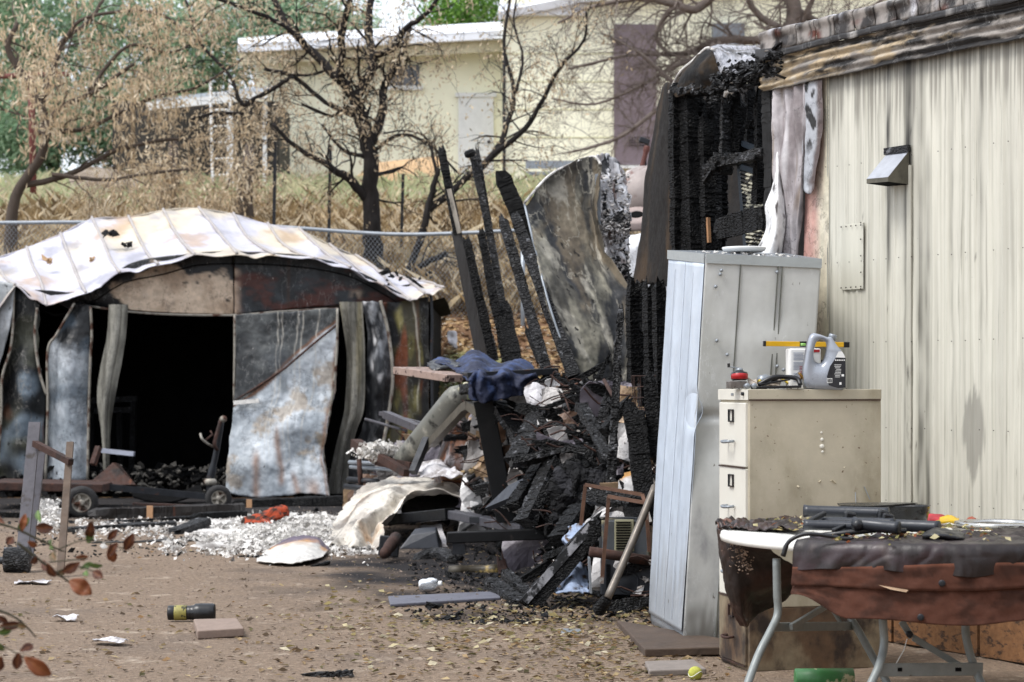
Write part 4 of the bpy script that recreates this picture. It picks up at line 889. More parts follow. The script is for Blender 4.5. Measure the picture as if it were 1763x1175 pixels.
o = b.build('rust_crumbs', m_rust); o['kind'] = 'stuff'; o['label'] = 'rusty crumbs on the cabinet top'
# white tin
tc = CT(1383, 10.12); tin = thing('solvent_tin', 'white rectangular tin with printed text holding up the yellow level', 'tin', tc)
tr_ = Matrix.Rotation(.12, 3, 'Z')
MB().box(tc+up*.098, (.155, .085, .196), tr_).build('can', m_white, tin, bevel=.008)
b = MB(); r = random.Random(4)
for i in range(22):
    z = .175-i*.0066; 
    if i in (6, 13, 14): continue
    ln = r.uniform(.045, .07); b.box(tc+tr_@Vector((-.06+ln/2, -.0438, z)), (ln, .001, .0022), tr_)
b.build('printed_text', mat('print_grey', '#8b93a5', .6), tin)
b = MB()
for i in range(7):
    z = .108-i*.0075; ln = r.uniform(.03, .05); b.box(tc+tr_@Vector((.0+ln/2-.03, -.0442, z)), (ln, .001, .003), tr_)
b.box(tc+tr_@Vector((.052, -.044, .185)), (.035, .001, .014), tr_); b.box(tc+tr_@Vector((.045, -.044, .07)), (.012, .001, .05), tr_)
b.build('red_print', mat('print_red', '#a5262c', .6), tin)
MB().lathe(tc+tr_@Vector((.028, -.044, .145)), tr_@Vector((0, -1, 0)), [(0, .014), (.006, .012), (.008, .004)], 14).build('ear', m_dsteel, tin)
MB().tube([tc+tr_@Vector((.028, -.052, .145)), tc+tr_@Vector((-.03, -.06, .09)), tc+tr_@Vector((-.09, -.05, .04))], .0016, 5).build('bail_wire', m_galv, tin)
# spirit level
la, lb = P(1314, 592, 10.1), P(1462, 594, 10.13); lv = thing('spirit_level', 'yellow spirit level with black ends balanced on the white tin', 'spirit level', (la+lb)/2)
up2 = Vector((0, 0, 1)); dv = (lb-la)
MB().bar(la+dv*.02, lb-dv*.02, .02, .024).build('beam', mat('yellow_paint', '#d1a21c', .4, 0, .08), lv, bevel=.002)
for a, b2 in ((0, .03), (.93, 1)): MB().bar(la+dv*a, la+dv*b2, .023, .027).build('end_cap', m_black, lv, bevel=.003)
MB().bar(la+dv*.42, la+dv*.50, .022, .0265).build('vial_housing', m_black, lv)
MB().tube([la+dv*.43+Vector((0, -.012, -.002)), la+dv*.49+Vector((0, -.012, -.002))], .007, 8).build('vial', mat('green_vial', '#7fae5a', .15), lv, True)
# oil jug: outline with a handle hole, real thickness
jc = CT(1421, 9.98); jug = thing('oil_jug', 'silver grey plastic oil jug with black printed label on the cabinet', 'jug', jc)
JY = 9.98
def jp(x, y, dy=0.): return Vector(((x-CX)/F*JY, JY+dy, ZC+.002+(666-y)/F*JY))
outer = [(1382, 662), (1380, 640), (1384, 615), (1388, 590), (1393, 574), (1402, 570), (1416, 574), (1424, 577), (1432, 577), (1440, 590), (1450, 602), (1453, 612), (1454, 640), (1454, 664), (1448, 669), (1390, 669)]
hole = [(1405, 586), (1401, 600), (1401, 613), (1405, 620), (1412, 622), (1417, 616), (1421, 604), (1423, 592), (1420, 584), (1412, 581)]
def ring(pts, n): 
    p = [Vector((a, b, 0)) for a, b in pts]+[Vector((*pts[0], 0))]; q = spline(p, n+1)[:-1]; return q
no = 48; O = ring(outer, no); Hh = ring(hole, no)
ctr = sum(Hh, Vector())/no
def angs(L): return [math.atan2(p.y-ctr.y, p.x-ctr.x) for p in L]
# resample both rings by angle round the hole centre, blend between them
def ray(L, g):
    best = None
    for i in range(len(L)):
        a, b = L[i], L[(i+1) % len(L)]; d = Vector((math.cos(g), math.sin(g))); e = Vector((b.x-a.x, b.y-a.y)); f = Vector((a.x-ctr.x, a.y-ctr.y)); den = d.x*e.y-d.y*e.x
        if abs(den) < 1e-9: continue
        s = (f.x*e.y-f.y*e.x)/den; u = (f.x*d.y-f.y*d.x)/den
        if -1e-6 <= u <= 1+1e-6 and s > 0 and (best is None or s > best): best = s
    return Vector((ctr.x+math.cos(g)*best, ctr.y+math.sin(g)*best))
na = 72; b = MB(); vs = []; fs2 = []; lay = [0, .06, .16, .4, .7, .9, 1.]; thick = [0, .022, .034, .045, .048, .036, .0]
for side in (-1, 1):
    for L_, th in zip(lay, thick):
        for k in range(na):
            g_ = 2*math.pi*k/na; a = ray(Hh, g_); c2 = ray(O, g_); p = a.lerp(c2, L_); hh = th*(1.0 if p.y > 600 else .62+.38*(p.y-570)/30)
            vs.append(jp(p.x, p.y, side*hh))
nl = len(lay)
for side in (0, 1):
    for l in range(nl-1):
        for k in range(na):
            q0 = (side*nl+l)*na; q1 = q0+na; f_ = (q0+k, q0+(k+1) % na, q1+(k+1) % na, q1+k); fs2.append(f_ if side else f_[::-1])
for k in range(na):
    a0, a1 = (nl-1)*na, (2*nl-1)*na; fs2.append((a0+k, a0+(k+1) % na, a1+(k+1) % na, a1+k)); fs2.append((k, nl*na+k, nl*na+(k+1) % na, (k+1) % na))
b.add(vs, fs2); b.build('bottle', mat('silver_plastic', '#9aa0aa', .32, .15, .04, 6, .05), jug, True)
MB().lathe(jp(1433, 578), (.35, 0, 1), [(-.01, .018), (.012, .02), (.016, .017)], 16).build('cap', m_galv, jug, True)
lab = [(1424, 660), (1421, 645), (1426, 628), (1436, 613), (1453, 613), (1453, 664), (1440, 665)]
lb_ = MB().add([jp(x, y, -.0500) for x, y in lab], [tuple(range(len(lab)))]).build('label_print', mat('label_black', '#1e1f24', .5), jug, solid=.002)
MB().add([jp(x, y, -.0495) for x, y in ((1436, 612), (1441, 602), (1447, 602), (1452, 611), (1452, 613))], [(0, 1, 2, 3, 4)]).build('label_print', m_white, jug, solid=.002)
b = MB(); r = random.Random(8)
for i in range(5): b.lathe(jp(1436+i*3.6, 617, -.052), (0, -1, 0), [(0, .0038), (.0006, .0036)], 8)
for i in range(9):
    y = 625+i*2.6; b.box(jp(1440+r.uniform(-1, 1), y, -.052), (.034*r.uniform(.6, 1), .0008, .0022))
b.box(jp(1425.5, 652, -.052), (.026, .0008, .022)); b.box(jp(1448, 643, -.052), (.012, .0008, .010)); b.box(jp(1444, 657, -.052), (.010, .0008, .012))
b.build('white_print', m_white, lb_)
b = MB()
for i in range(9): b.box(jp(1421.8+i*.95, 652, -.0528), (.0011*(1+i % 2), .0006, .016))
b.build('barcode', m_black, lb_)
# ================================================================ FOLDING TABLE WITH TARPAULIN
TC = Vector((1.70, 8.72, 0)); TR = .83; TZ = .74
tb = thing('folding_table', 'round white folding table with grey tube legs under a brown tarpaulin', 'table', TC)
m_ttop = mat('table_top', '#d6d6d0', .4, 0, .07, 9, .1, 40, .002, layers=[('#8b8478', 7, .62, .74, (1, 1, 1))])
MB().lathe(TC, (0, 0, 1), [(TZ-.036, TR-.04), (TZ-.034, TR-.004), (TZ-.016, TR), (TZ-.012, TR-.005), (TZ-.004, TR-.004), (TZ, TR-.012)], 72).build('table_top', m_ttop, tb, True)
m_leg = mat('leg_grey', '#7f8584', .45, .1, .15, 14, .15, layers=[('#4b4238', 20, .66, .74, (1, 1, 1))])
def TP(px, py, Y): return P(px, py, Y)
YL = 8.35
zt0 = TZ-.04
def legpath(pts): return spline([P(*p) for p in pts], 28)
legs = [[(1337, 962, 8.3), (1338, 1020, 8.3), (1339, 1058, 8.3), (1325, 1090, 8.25), (1305, 1130, 8.2), (1280, 1200, 8.1), (1268, 1252, 8.05)],
        [(1452, 985, 8.9), (1456, 1020, 8.9), (1463, 1060, 8.85), (1480, 1090, 8.8), (1505, 1135, 8.8), (1530, 1180, 8.75), (1548, 1218, 8.75)],
        [(1520, 960, 8.05), (1520, 1060, 8.05), (1522, 1110, 8.05), (1512, 1150, 8.0), (1490, 1200, 7.95), (1470, 1275, 7.92)],
        [(1661, 960, 8.25), (1662, 1070, 8.25), (1665, 1105, 8.25), (1678, 1150, 8.25), (1700, 1200, 8.2), (1722, 1256, 8.2)]]
for l in legs: MB().tube(legpath(l), .0165, 10).build('leg', m_leg, tb, True)
MB().bar(P(1332, 1080, 8.3), P(1470, 1078, 8.85), .018, .035).build('crossbar', m_leg, tb, bevel=.003)
cb = MB().bar(P(1508, 1154, 8.02), P(1690, 1152, 8.25), .02, .05).build('crossbar', m_leg, tb, bevel=.003)
for px in (1548, 1650): MB().box(P(px, 1153, 8.06), (.022, .012, .014)).build('slot', m_soot, cb)
for a, b2 in (((1362, 1080, 8.35), (1428, 1040, 8.7)), ((1572, 1098, 8.3), (1655, 1148, 8.3)), ((1428, 1042, 8.75), (1455, 1085, 8.85)), ((1552, 1070, 8.3), (1570, 1098, 8.3))):
    MB().bar(P(*a), P(*b2), .016, .026 if a[0] != 1428 else .012).build('brace', m_leg, tb, bevel=.003)
MB().lathe(P(1565, 1092, 8.27), (0, -1, 0), [(-.01, .012), (.012, .014), (.016, .008)], 10).build('hinge', m_dsteel, tb)
MB().tube([P(1562, 1100, 8.2), P(1556, 1120, 8.2), P(1540, 1148, 8.2)], .002, 4).build('string', m_white, tb)
# tarpaulin: top surface crumpled, front drape with orange hem (double layered)
m_tarp = mat('tarp', attr=True, rough=.45, var=.3, vsc=18, bump=.35, bs=26, bd=.008, st=(1, 1, .5), spec=.5)
m_canvas = mat('canvas', attr=True, rough=.85, var=.12, vsc=40, bump=.25, bs=120, bd=.003, spec=.2)
tarp = thing('tarpaulin', 'wet dark brown tarpaulin with orange brown hem draped over the table', 'tarpaulin', TC+Vector((0, 0, TZ)))
BR = hx('#1b1110'); ORG = hx('#54352a'); ORG2 = hx('#3b251d')
def edge(px): # near rim of the table seen at column px
    r_ = (px-CX)/F; A_ = 1+r_*r_; B_ = -2*(TC.x*r_+TC.y); C_ = TC.x**2+TC.y**2-(TR+.012)**2; dsc = max(0, B_*B_-4*A_*C_)
    Y = (-B_-math.sqrt(dsc))/(2*A_); return Vector((r_*Y, Y, TZ))
vs = []; cs = []; nu, nv = 150, 60
pxs = [1372+(1960-1372)*i/(nu-1) for i in range(nu)]
def hang(px):       # drop of the brown fold below the rim
    return .115+.01*math.sin(px*.02)
for j in range(nv):
    v = j/(nv-1)
    for i, px in enumerate(pxs):
        e_ = edge(px); out = Vector((e_.x-TC.x, e_.y-TC.y, 0)).normalized()
        if v < .5:   # on top, from inside to the rim
            q = v/.5; inn = .50*(1-q)*(.35+.65*ss(0, .3, i/nu)); p = e_-out*inn; p.z = TZ+.012+.024*max(0, fb(p.x*9, p.y*8, 1))*(1-q*.5)+.02*abs(n3(p.x*16, p.y*9, 2))*(1-q)
        else:
            q = (v-.5)/.5; k_ = min(1, q*4)*math.pi/2; p = e_+out*(.022*math.sin(k_)+.010*math.sin(px*.05+2.2*n3(px*.02, 0, 1))*q+.008*q); p.z = TZ+.012-.022*(1-math.cos(k_))-(hang(px)-.03+.012*n3(px*.02, 1, 1))*q
            p += out*(.008*n3(px*.015, q*.8, 4)+.004*n3(px*.06, q*1.2, 7)-.006*max(0, 1-5*abs(n3(px*.018+q*.5, q*.5, 17))))
        vs.append(p); c = mixc(BR, hx('#33262a'), ss(-.1, .6, fb(p.x*6, p.y*6, p.z*8))); c = mixc(c, hx('#453b36'), .4*ss(.35, .7, n3(p.x*20, p.y*20, p.z*9))); cs.append(c)
m = MB(); m.add(vs, [(j*nu+i, j*nu+i+1, (j+1)*nu+i+1, (j+1)*nu+i) for j in range(nv-1) for i in range(nu-1)], cs)
m.build('top_sheet', m_tarp, tarp, True, solid=.004)
def drape(name, z0f, z1f, colf, o0, o1, px0=1372, nv=24, fold=.02):
    vs = []; cs = []; pp = [px0+(1960-px0)*i/(nu-1) for i in range(nu)]
    for j in range(nv):
        v = j/(nv-1)
        for px in pp:
            e_ = edge(px); out = Vector((e_.x-TC.x, e_.y-TC.y, 0)).normalized()
            z = z0f(px)+(z1f(px)-z0f(px))*v; p = e_+out*(o0+(o1-o0)*v+fold*v*math.sin(px*.038+2*n3(px*.012, 3, 1))+.006*n3(px*.05, v*3, 2)); p.z = z
            vs.append(p); cs.append(colf(px, v, p))
    m = MB(); m.add(vs, [(j*nu+i, j*nu+i+1, (j+1)*nu+i+1, (j+1)*nu+i) for j in range(nv-1) for i in range(nu-1)], cs)
    return m.build(name, m_canvas, tarp, True, solid=.003)
def pz(py, px): e_ = edge(px); return EZ+(HY-py)/F*e_.y
def orc(px, v, p): return mixc(mixc(ORG, ORG2, ss(-.3, .5, fb(px*.02, v*2, 3))), hx('#7d4a33'), .35*(1-ss(0, .08, abs(v-.02))))
drape('hem_band', lambda px: pz(972+4*math.sin(px*.01), px), lambda px: pz(1012+5*math.sin(px*.012+1), px), orc, .026, .034, nv=8, fold=.004)
def zb(px): return pz(1018+52*ss(1376, 1470, px)+6*math.sin(px*.02), px)
fl = drape('hem_flap', lambda px: pz(1008+4*math.sin(px*.012), px), zb, orc, .022, .035, nv=24, fold=.006)
for px, py in ((1620, 1003), (1585, 1061)):
    e_ = edge(px); out = Vector((e_.x-TC.x, e_.y-TC.y, 0)).normalized(); c = e_+out*(.040 if py < 1010 else .045); c.z = pz(py, px)
    MB().lathe(c, out, [(-.01, .012), (.0, .013), (.003, .010), (.004, .005)], 14).build('eyelet', m_dsteel, tarp)
e_ = edge(1530); MB().add([edge(a)+Vector((0, -.05, EZ+(HY-b_)/F*7.95-TZ)) for a, b_ in ((1508, 1005), (1560, 1012), (1556, 1016), (1530, 1012))], [(0, 1, 2, 3)]).build('torn_strip', mat('torn', '#b59b80', .9), tarp, solid=.002)
# crumpled part over the rim at the left and the hanging dark brown end
def lc(u, v, p): return mixc(hx('#1d1412'), hx('#38251f'), ss(-.2, .5, fb(p.x*8, p.y*8, p.z*8)))
g = [[P(1234, 905, 9.05), P(1262, 900, 9.2), P(1310, 899, 9.3), P(1372, 896, 9.3)], [P(1236, 910, 8.95), P(1266, 908, 8.95), P(1312, 906, 9.), P(1378, 902, 9.)],
     [P(1240, 914, 8.9), P(1270, 914, 8.8), P(1320, 915, 8.7), P(1384, 918, 8.5)]]
MB().grid(g, 60, 30, .012, 12, lambda u, v, p: mixc(lc(u, v, p), hx('#8a5f4e'), .7*ss(.1, .5, n3(u*9, v*4, 2))*(1-ss(.2, .5, u))), lambda u, v, p: Vector((0, 0, .018*abs(math.sin(v*7+u*5))+.012*n3(u*18, v*9, 1)))).build('crumpled_end', m_tarp, tarp, True, solid=.004)
g = [[P(1236, 906, 9.0), P(1244, 912, 8.9), P(1258, 918, 8.78), P(1300, 925, 8.6)], [P(1240, 950, 8.98), P(1256, 955, 8.86), P(1280, 950, 8.84), P(1330, 950, 8.8)],
     [P(1250, 1000, 8.96), P(1266, 1005, 8.86), P(1300, 1000, 8.9), P(1376, 990, 8.95)], [P(1260, 1050, 8.96), P(1274, 1055, 8.9), P(1296, 1040, 9.0), P(1352, 1032, 9.05)], [P(1272, 1076, 8.96), P(1282, 1081, 8.94), P(1290, 1076, 9.), P(1300, 1060, 9.05)]]
MB().grid(g, 50, 60, .01, 8, lc, lambda u, v, p: Vector((-.006, -.014, 0))*math.sin(u*9+v*3)).build('hanging_end', m_tarp, tarp, True, solid=.004)
r = random.Random(12); b = MB()
for _ in range(120):
    px = r.gauss(1277, 11); py = r.gauss(955, 18); b.chunk(P(px+ (py-955)*.35, py, 8.82-.0*r.random()), r.uniform(.004, .013), r)
b.build('flaking_coating', mat('flakes', '#a08b7a', .8), tarp, kind='stuff')
# ---- on the table
def TT(px, py, dz=0.): Y = (EZ-TZ-dz)*F/(py-HY); return Vector(((px-CX)/F*Y, Y, TZ+dz))
m_tube = mat('painted_tube', '#2b2e34', .38, .1, .12, 20, .1, layers=[('#5b6470', 18, .66, .74, (1, 1, 1))])
tp = thing('folded_tripod', 'bundle of dark grey folded telescopic tube legs on the brown tarpaulin', 'tripod', TT(1500, 915))
def tubeat(a, ya, b2, yb, Y0, Y1, rr): return P(a, ya, Y0), P(b2, yb, Y1), rr
for a, ya, b2, yb, Y0, Y1, rr in ((1384, 880, 1530, 884, 8.55, 8.45, .023), (1384, 904, 1545, 908, 8.3, 8.2, .020), (1400, 898, 1540, 900, 8.42, 8.35, .018), (1530, 904, 1617, 908, 8.38, 8.28, .024), (1470, 901, 1548, 909, 8.22, 8.12, .023)):
    p0, p1 = P(a, ya, Y0), P(b2, yb, Y1); d = (p1-p0).normalized()
    o = MB().tube([p0, p0+d*.02, p1-d*.02, p1], [rr*1.15, rr, rr, rr*1.12], 16).build('tube', m_tube, tp, True)
    MB().lathe(p1+d*.001, d, [(0, rr*1.0), (.002, rr*.7)], 14).build('tube_end', m_black, o)
for px, py, Y in ((1462, 893, 8.42), (1520, 890, 8.42), (1527, 896, 8.38)): MB().box(P(px, py, Y), (.045, .05, .055), Matrix.Rotation(.2, 3, 'Y')).build('clamp', m_black, tp, bevel=.008)
MB().bar(P(1388, 901, 8.3), P(1420, 884, 8.4), .02, .02).build('crank_arm', m_black, tp, bevel=.005)
MB().bar(P(1435, 915, 8.2), P(1476, 896, 8.3), .022, .02).build('crank_arm', m_black, tp, bevel=.005)
MB().lathe(P(1476, 905, 8.2), (0, -1, .2), [(0, .02), (.02, .022), (.03, .014)], 14).build('knob', m_black, tp, True)
MB().tube([P(1396, 925, 8.25), P(1440, 920, 8.2), P(1510, 912, 8.2), P(1560, 915, 8.2)], .012, 8).build('strap', m_black, tp, True)
# black roasting pan
pn = thing('black_pan', 'flat black metal pan standing behind the folded tripod tubes', 'pan', TT(1525, 897))
c = P(1545, 889, 8.95); b = MB(); m_pan = mat('pan_black', '#0f1012', .3, .2, .15, 15, .1)
b.lathe(c+Vector((.02, 0, -.035)), (0, 0, 1), [(0, .09), (.01, .105), (.06, .115), (.078, .118), (.082, .122), (.078, .112), (.02, .10)], 40); b.build('bowl', m_pan, pn, True)
MB().grid([[P(1442, 868, 8.9), P(1480, 867, 8.9), P(1580, 867, 9.0)], [P(1447, 872, 8.78), P(1500, 873, 8.78), P(1576, 868, 8.9)]], 10, 6).build('handle', m_pan, pn, solid=.008)
# ring
hub = thing('metal_ring', 'shiny metal ring lying flat at the right end of the tarpaulin', 'ring', TT(1720, 917))
c = TT(1715, 914, .0); b = MB(); n_ = 56; vs = []; 
pr = [(.165, 0), (.175, .012), (.172, .022), (.158, .024), (.148, .014), (.148, 0)]
for k in range(n_):
    g_ = 2*math.pi*k/n_
    for rr, z in pr: vs.append(c+Vector((math.cos(g_)*rr, math.sin(g_)*rr, z+.016)))
b.add(vs, [(k*6+i, k*6+(i+1) % 6, ((k+1) % n_)*6+(i+1) % 6, ((k+1) % n_)*6+i) for k in range(n_) for i in range(6)]); b.build('rim', mat('chrome', '#b9b9b6', .22, .9, .1, 20, .1), hub, True)
b = MB(); b.lathe(c+Vector((0, 0, .006)), (0, 0, 1), [(0, .185), (.006, .186), (.008, .15), (.012, .05)], 48); b.build('dish', mat('dish', '#8e8a80', .35, .7, .3, 14, .2), hub, True)
# coloured bits behind
def lump(name, lab, catg, pts, m, s=.012, smooth=True):
    o = MB().grid(pts, 16, 10, .005, 22).build(name, m, smooth=smooth, solid=s); tag(o, lab, catg); return o
lump('red_rag', 'red and black rag behind the black pan on the table', 'rag', [[P(1588, 892, 9.3), P(1605, 886, 9.3), P(1626, 890, 9.3)], [P(1586, 899, 9.15), P(1602, 897, 9.1), P(1624, 899, 9.1)]], mat('red_cloth', '#9c2a33', .8, 0, .5, 30))
lump('yellow_rag', 'crumpled yellow plastic between red rag and brown leaf on the table', 'plastic', [[P(1612, 896, 9.2), P(1632, 890, 9.2), P(1652, 896, 9.2)], [P(1610, 902, 9.05), P(1630, 899, 9.), P(1650, 902, 9.)]], mat('yellow_plastic', '#c9a41c', .5, 0, .3, 30))
lump('brick_piece', 'reddish leaf like scrap right of the yellow plastic on the table', 'scrap', [[P(1664, 896, 9.15), P(1674, 892, 9.15), P(1686, 898, 9.15)], [P(1664, 903, 9.0), P(1674, 903, 9.0), P(1686, 904, 9.)]], mat('redscrap', '#8f4a35', .8))
for a, lab in ((((1348, 960), (1358, 935), (1385, 922), (1420, 924), (1455, 930), (1470, 928)), 'black strap end hanging over the white table rim'),):
    pts = spline([P(x, y, 8.02-.0003*(x-1348)) + Vector((0, 0, .004)) for x, y in a], 26); b = MB()
    b.tube(pts, [.010]*4+[.008]*18+[.006]*4, 8); o = b.build('black_strap', m_black, smooth=True); tag(o, lab, 'strap')
o = MB().grid([[P(1590, 918, 8.2), P(1610, 912, 8.2), P(1650, 918, 8.25), P(1660, 922, 8.2)], [P(1588, 926, 8.1), P(1612, 922, 8.05), P(1642, 926, 8.05), P(1658, 930, 8.1)]], 20, 10, .008, 20).build('black_glove', m_black, smooth=True, solid=.014); tag(o, 'crumpled black glove on the tarpaulin left of the metal ring', 'glove')
b = MB(); r = random.Random(31); lvc = [hx(q) for q in ('#a9986a', '#7f7a4a', '#6b4a35', '#c4ba92', '#8b5236')]
for _ in range(300):
    px = r.choice((r.gauss(1600, 45), r.gauss(1385, 30), r.uniform(1390, 1740), r.gauss(1500, 40))); py = r.gauss(915, 8) if px > 1430 else r.gauss(902, 6); py = max(py, 893)
    p = TT(px, py, .03); a = r.uniform(0, 6.3); s = r.uniform(.006, .02); u = Vector((math.cos(a), math.sin(a), r.uniform(-.4, .4)))*s; v = Vector((-math.sin(a), math.cos(a), r.uniform(-.2, .8)))*s*.6; c = r.choice(lvc)
    b.add([p-u, p-v, p+u, p+v+Vector((0, 0, s*.3))], [(0, 1, 2), (0, 2, 3)], c)
o = b.build('leaf_scraps', m_leaf); o['kind'] = 'stuff'; o['label'] = 'dead leaves and scraps on the tarpaulin'
# ---- under and beside
o = MB().lathe(G(1415, 1188)+Vector((-.12, 0, .05)), (1, .05, 0), [(0, .03), (.003, .045), (.26, .045), (.263, .03)], 20).build('snack_tube', mat('green_print', '#3f7a45', .45, 0, .3, 10, .1, layers=[('#c2bd9a', 9, .55, .6, (1, 1, 1)), ('#2b5d8a', 12, .62, .66, (1, 1, 1))]), smooth=True); tag(o, 'green printed cardboard tube lying under the table', 'tube')
bl = thing('tennis_ball', 'worn yellow green tennis ball on the dirt by the paver', 'ball', G(1197, 1172)); c = G(1197, 1172)+Vector((0, 0, .032))
MB().lathe(c, (.2, -.1, 1), [(-.033*math.cos(math.pi*i/14), .033*math.sin(math.pi*i/14)) for i in range(15)], 20).build('ball', mat('felt', '#a9ab4e', .95, 0, .2, 60, .8, 300, .002), bl, True)
MB().tube([c+Vector((.033*math.cos(a)*.98, -.033*abs(math.sin(a)) if True else 0, .012*math.sin(2*a))) for a in [i*math.pi/12 for i in range(13)]], .0015, 4).build('seam', m_white, bl)
m_pav = mat('paver', '#7b736d', .9, 0, .2, 18, .5, 60, .004)
def slab(name, quad, h, m, lab, catg):
    p = [G(*q) for q in quad]; b = MB(); b.add([Vector((q.x, q.y, .0)) for q in p]+[Vector((q.x, q.y, h)) for q in p], [(3, 2, 1, 0), (4, 5, 6, 7), (0, 1, 5, 4), (1, 2, 6, 5), (2, 3, 7, 6), (3, 0, 4, 7)])
    o = b.build(name, m, bevel=.006); tag(o, lab, catg); return o
slab('paver', [(1118, 1166), (1216, 1162), (1195, 1146), (1110, 1149)], .03, m_pav, 'flat grey paver lying beside the tennis ball', 'paver')
slab('plank', [(1110, 1132), (1246, 1128), (1240, 1112), (1062, 1080)], .04, mat('dirty_plank', '#4a3d33', .9, 0, .3, 8, .5), 'dirt covered board under the foot of the grey locker', 'plank')
slab('brick', [(340, 1101), (420, 1096), (408, 1078), (333, 1080)], .045, mat('brick', '#86756a', .9, 0, .15, 20, .5, 60, .004), 'single tan concrete brick lying in front of the torch', 'brick')
# ================================================================ METAL SHED (left)
YS = 25.5
shed = thing('metal_shed', 'burnt sheet metal garden shed with bleached roof and open black doorway', 'shed', P(300, 857, YS))
def fy(py): return YS                # front plane
seams = [[(-190, 520), (-178, 545), (-166, 575), (-150, 600)], [(-75, 480), (-62, 505), (-45, 540), (-30, 565)], [(-12, 446), (2, 470), (12, 484), (26, 492)],
         [(46, 427), (56, 459), (70, 486), (80, 528)], [(104, 403), (119, 442), (136, 483), (148, 506)], [(158, 376), (177, 415), (191, 449), (206, 471)],
         [(221, 374), (238, 408), (255, 440), (272, 457)], [(281, 362), (300, 398), (317, 422), (335, 440)], [(342, 359), (368, 391), (390, 418), (408, 438)],
         [(402, 369), (422, 405), (444, 424), (472, 440)], [(461, 386), (483, 418), (511, 437), (541, 447)], [(514, 394), (541, 420), (572, 446), (604, 462)],
         [(567, 422), (598, 449), (630, 474), (662, 493)], [(612, 441), (644, 462), (672, 490), (706, 519)], [(652, 468), (690, 478), (712, 492), (731, 507)], [(706, 482), (742, 489), (752, 494), (764, 497)]]
Ys = [27.9, 27.0, 26.1, 25.15]
Ys2 = lambda k: Ys
S3 = [[P(x, y, Ys[i]) for i, (x, y) in enumerate(s)] for s in seams]
def roofc(u, v, p):
    c = mixc(hx('#bbbac3'), hx('#c6bcaa'), ss(-.1, .4, fb(p.x*.9, p.y*.7, 3)+.35*(1-v)-.1)); c = mixc(c, hx('#a5835c'), .6*ss(.15, .6, fb(p.x*1.6, p.y*1.4, 11)))
    c = mixc(c, hx('#7f7f8c'), .6*ss(.1, .6, fb(p.x*2, p.z*4, 4))); k = ss(.75, 1, v)*ss(.0, .5, n3(p.x*2, v*5, 9)+.1); c = mixc(c, hx('#6d6670'), .5*k)
    return mixc(c, hx('#3a3634'), .8*ss(.72, .80, n3(p.x*4.2, p.y*3.1, 6)))
m_roof = mat('bleached_roof', attr=True, rough=.5, metal=.1, var=.10, vsc=5, bump=.22, bs=5, bd=.04, spec=.45)
for i in range(len(seams)-1):
    a, b2 = S3[i], S3[i+1]; rows = []
    for k in range(4):
        m1 = a[k].lerp(b2[k], .5); sag = Vector((0, 0, (-.02, -.04, -.03, -.012)[k])); edge_up = Vector((0, 0, -.015*((i*7) % 3))) if k == 3 else Vector((0, 0, 0))
        rows.append([a[k], a[k].lerp(b2[k], .25)+sag*.7, m1+sag+edge_up, a[k].lerp(b2[k], .75)+sag*.7, b2[k]])
    MB().grid(rows, 18, 34, .018, 2.2, roofc).build('roof_panel', m_roof, shed, True, solid=.01)
    MB().tube(spline([q+Vector((0, 0, .015)) for q in b2], 26), .019, 6).build('roof_seam', m_roof if False else mat('seam_zinc', '#a59f9c', .5, .1, .15, 9, .2) if i == 0 else bpy.data.materials['seam_zinc'], shed, True)
# debris on the roof
for x, y, s, lab in ((190, 405, .14, 'larger of two charred lumps lying on the left roof slope'), (217, 425, .12, 'smaller charred lump lower on the left roof slope'), (83, 451, .12, 'tan chunk on the far left roof panel'), (160, 450, .07, 'small tan chunk near the left roof edge')):
    b = MB(); r = random.Random(x)
    base = P(x, y, 26.6)
    for _ in range(6): b.chunk(base+Vector((r.uniform(-s, s)*.6, r.uniform(-s, s)*.4, r.uniform(.0, .04))), s*r.uniform(.5, 1), r)
    tag(b.build('charred_lump' if s != .12 or x == 217 else 'tan_chunk', m_char if x in (190, 217) else mat('tan', '#a98b69', .8)), lab, 'debris')
b = MB(); r = random.Random(2)
for x, y in ((655, 460), (668, 466), (690, 480), (700, 492), (677, 476), (662, 470), (716, 487)): b.chunk(P(x, y, 26.2), r.uniform(.06, .16), r)
for _ in range(14): b.chunk(P(r.uniform(640, 750), r.uniform(468, 492), 26.0), r.uniform(.02, .08), r)
o = b.build('roof_crust', m_char); o['kind'] = 'stuff'; o['label'] = 'crust of burnt flakes on the torn right end of the shed roof'
def spts(L, Y): return [P(x, y, Y) for x, y in L]
def panel(name, rows, colf, dis=.02, nu=26, nv=50, m=None, lab=None, solid=.008, par=shed, rib_=0):
    df = (lambda u, v, p: Vector((0, -rib_*math.cos(u*2*math.pi*6), 0))) if rib_ else None
    g = [[P(x, y, Y) for x, y, Y in r_] for r_ in rows]
    return MB().grid(g, nu, nv, dis, 2.2, colf, df).build(name, m or m_sheet, par, True, solid=solid, label=lab)
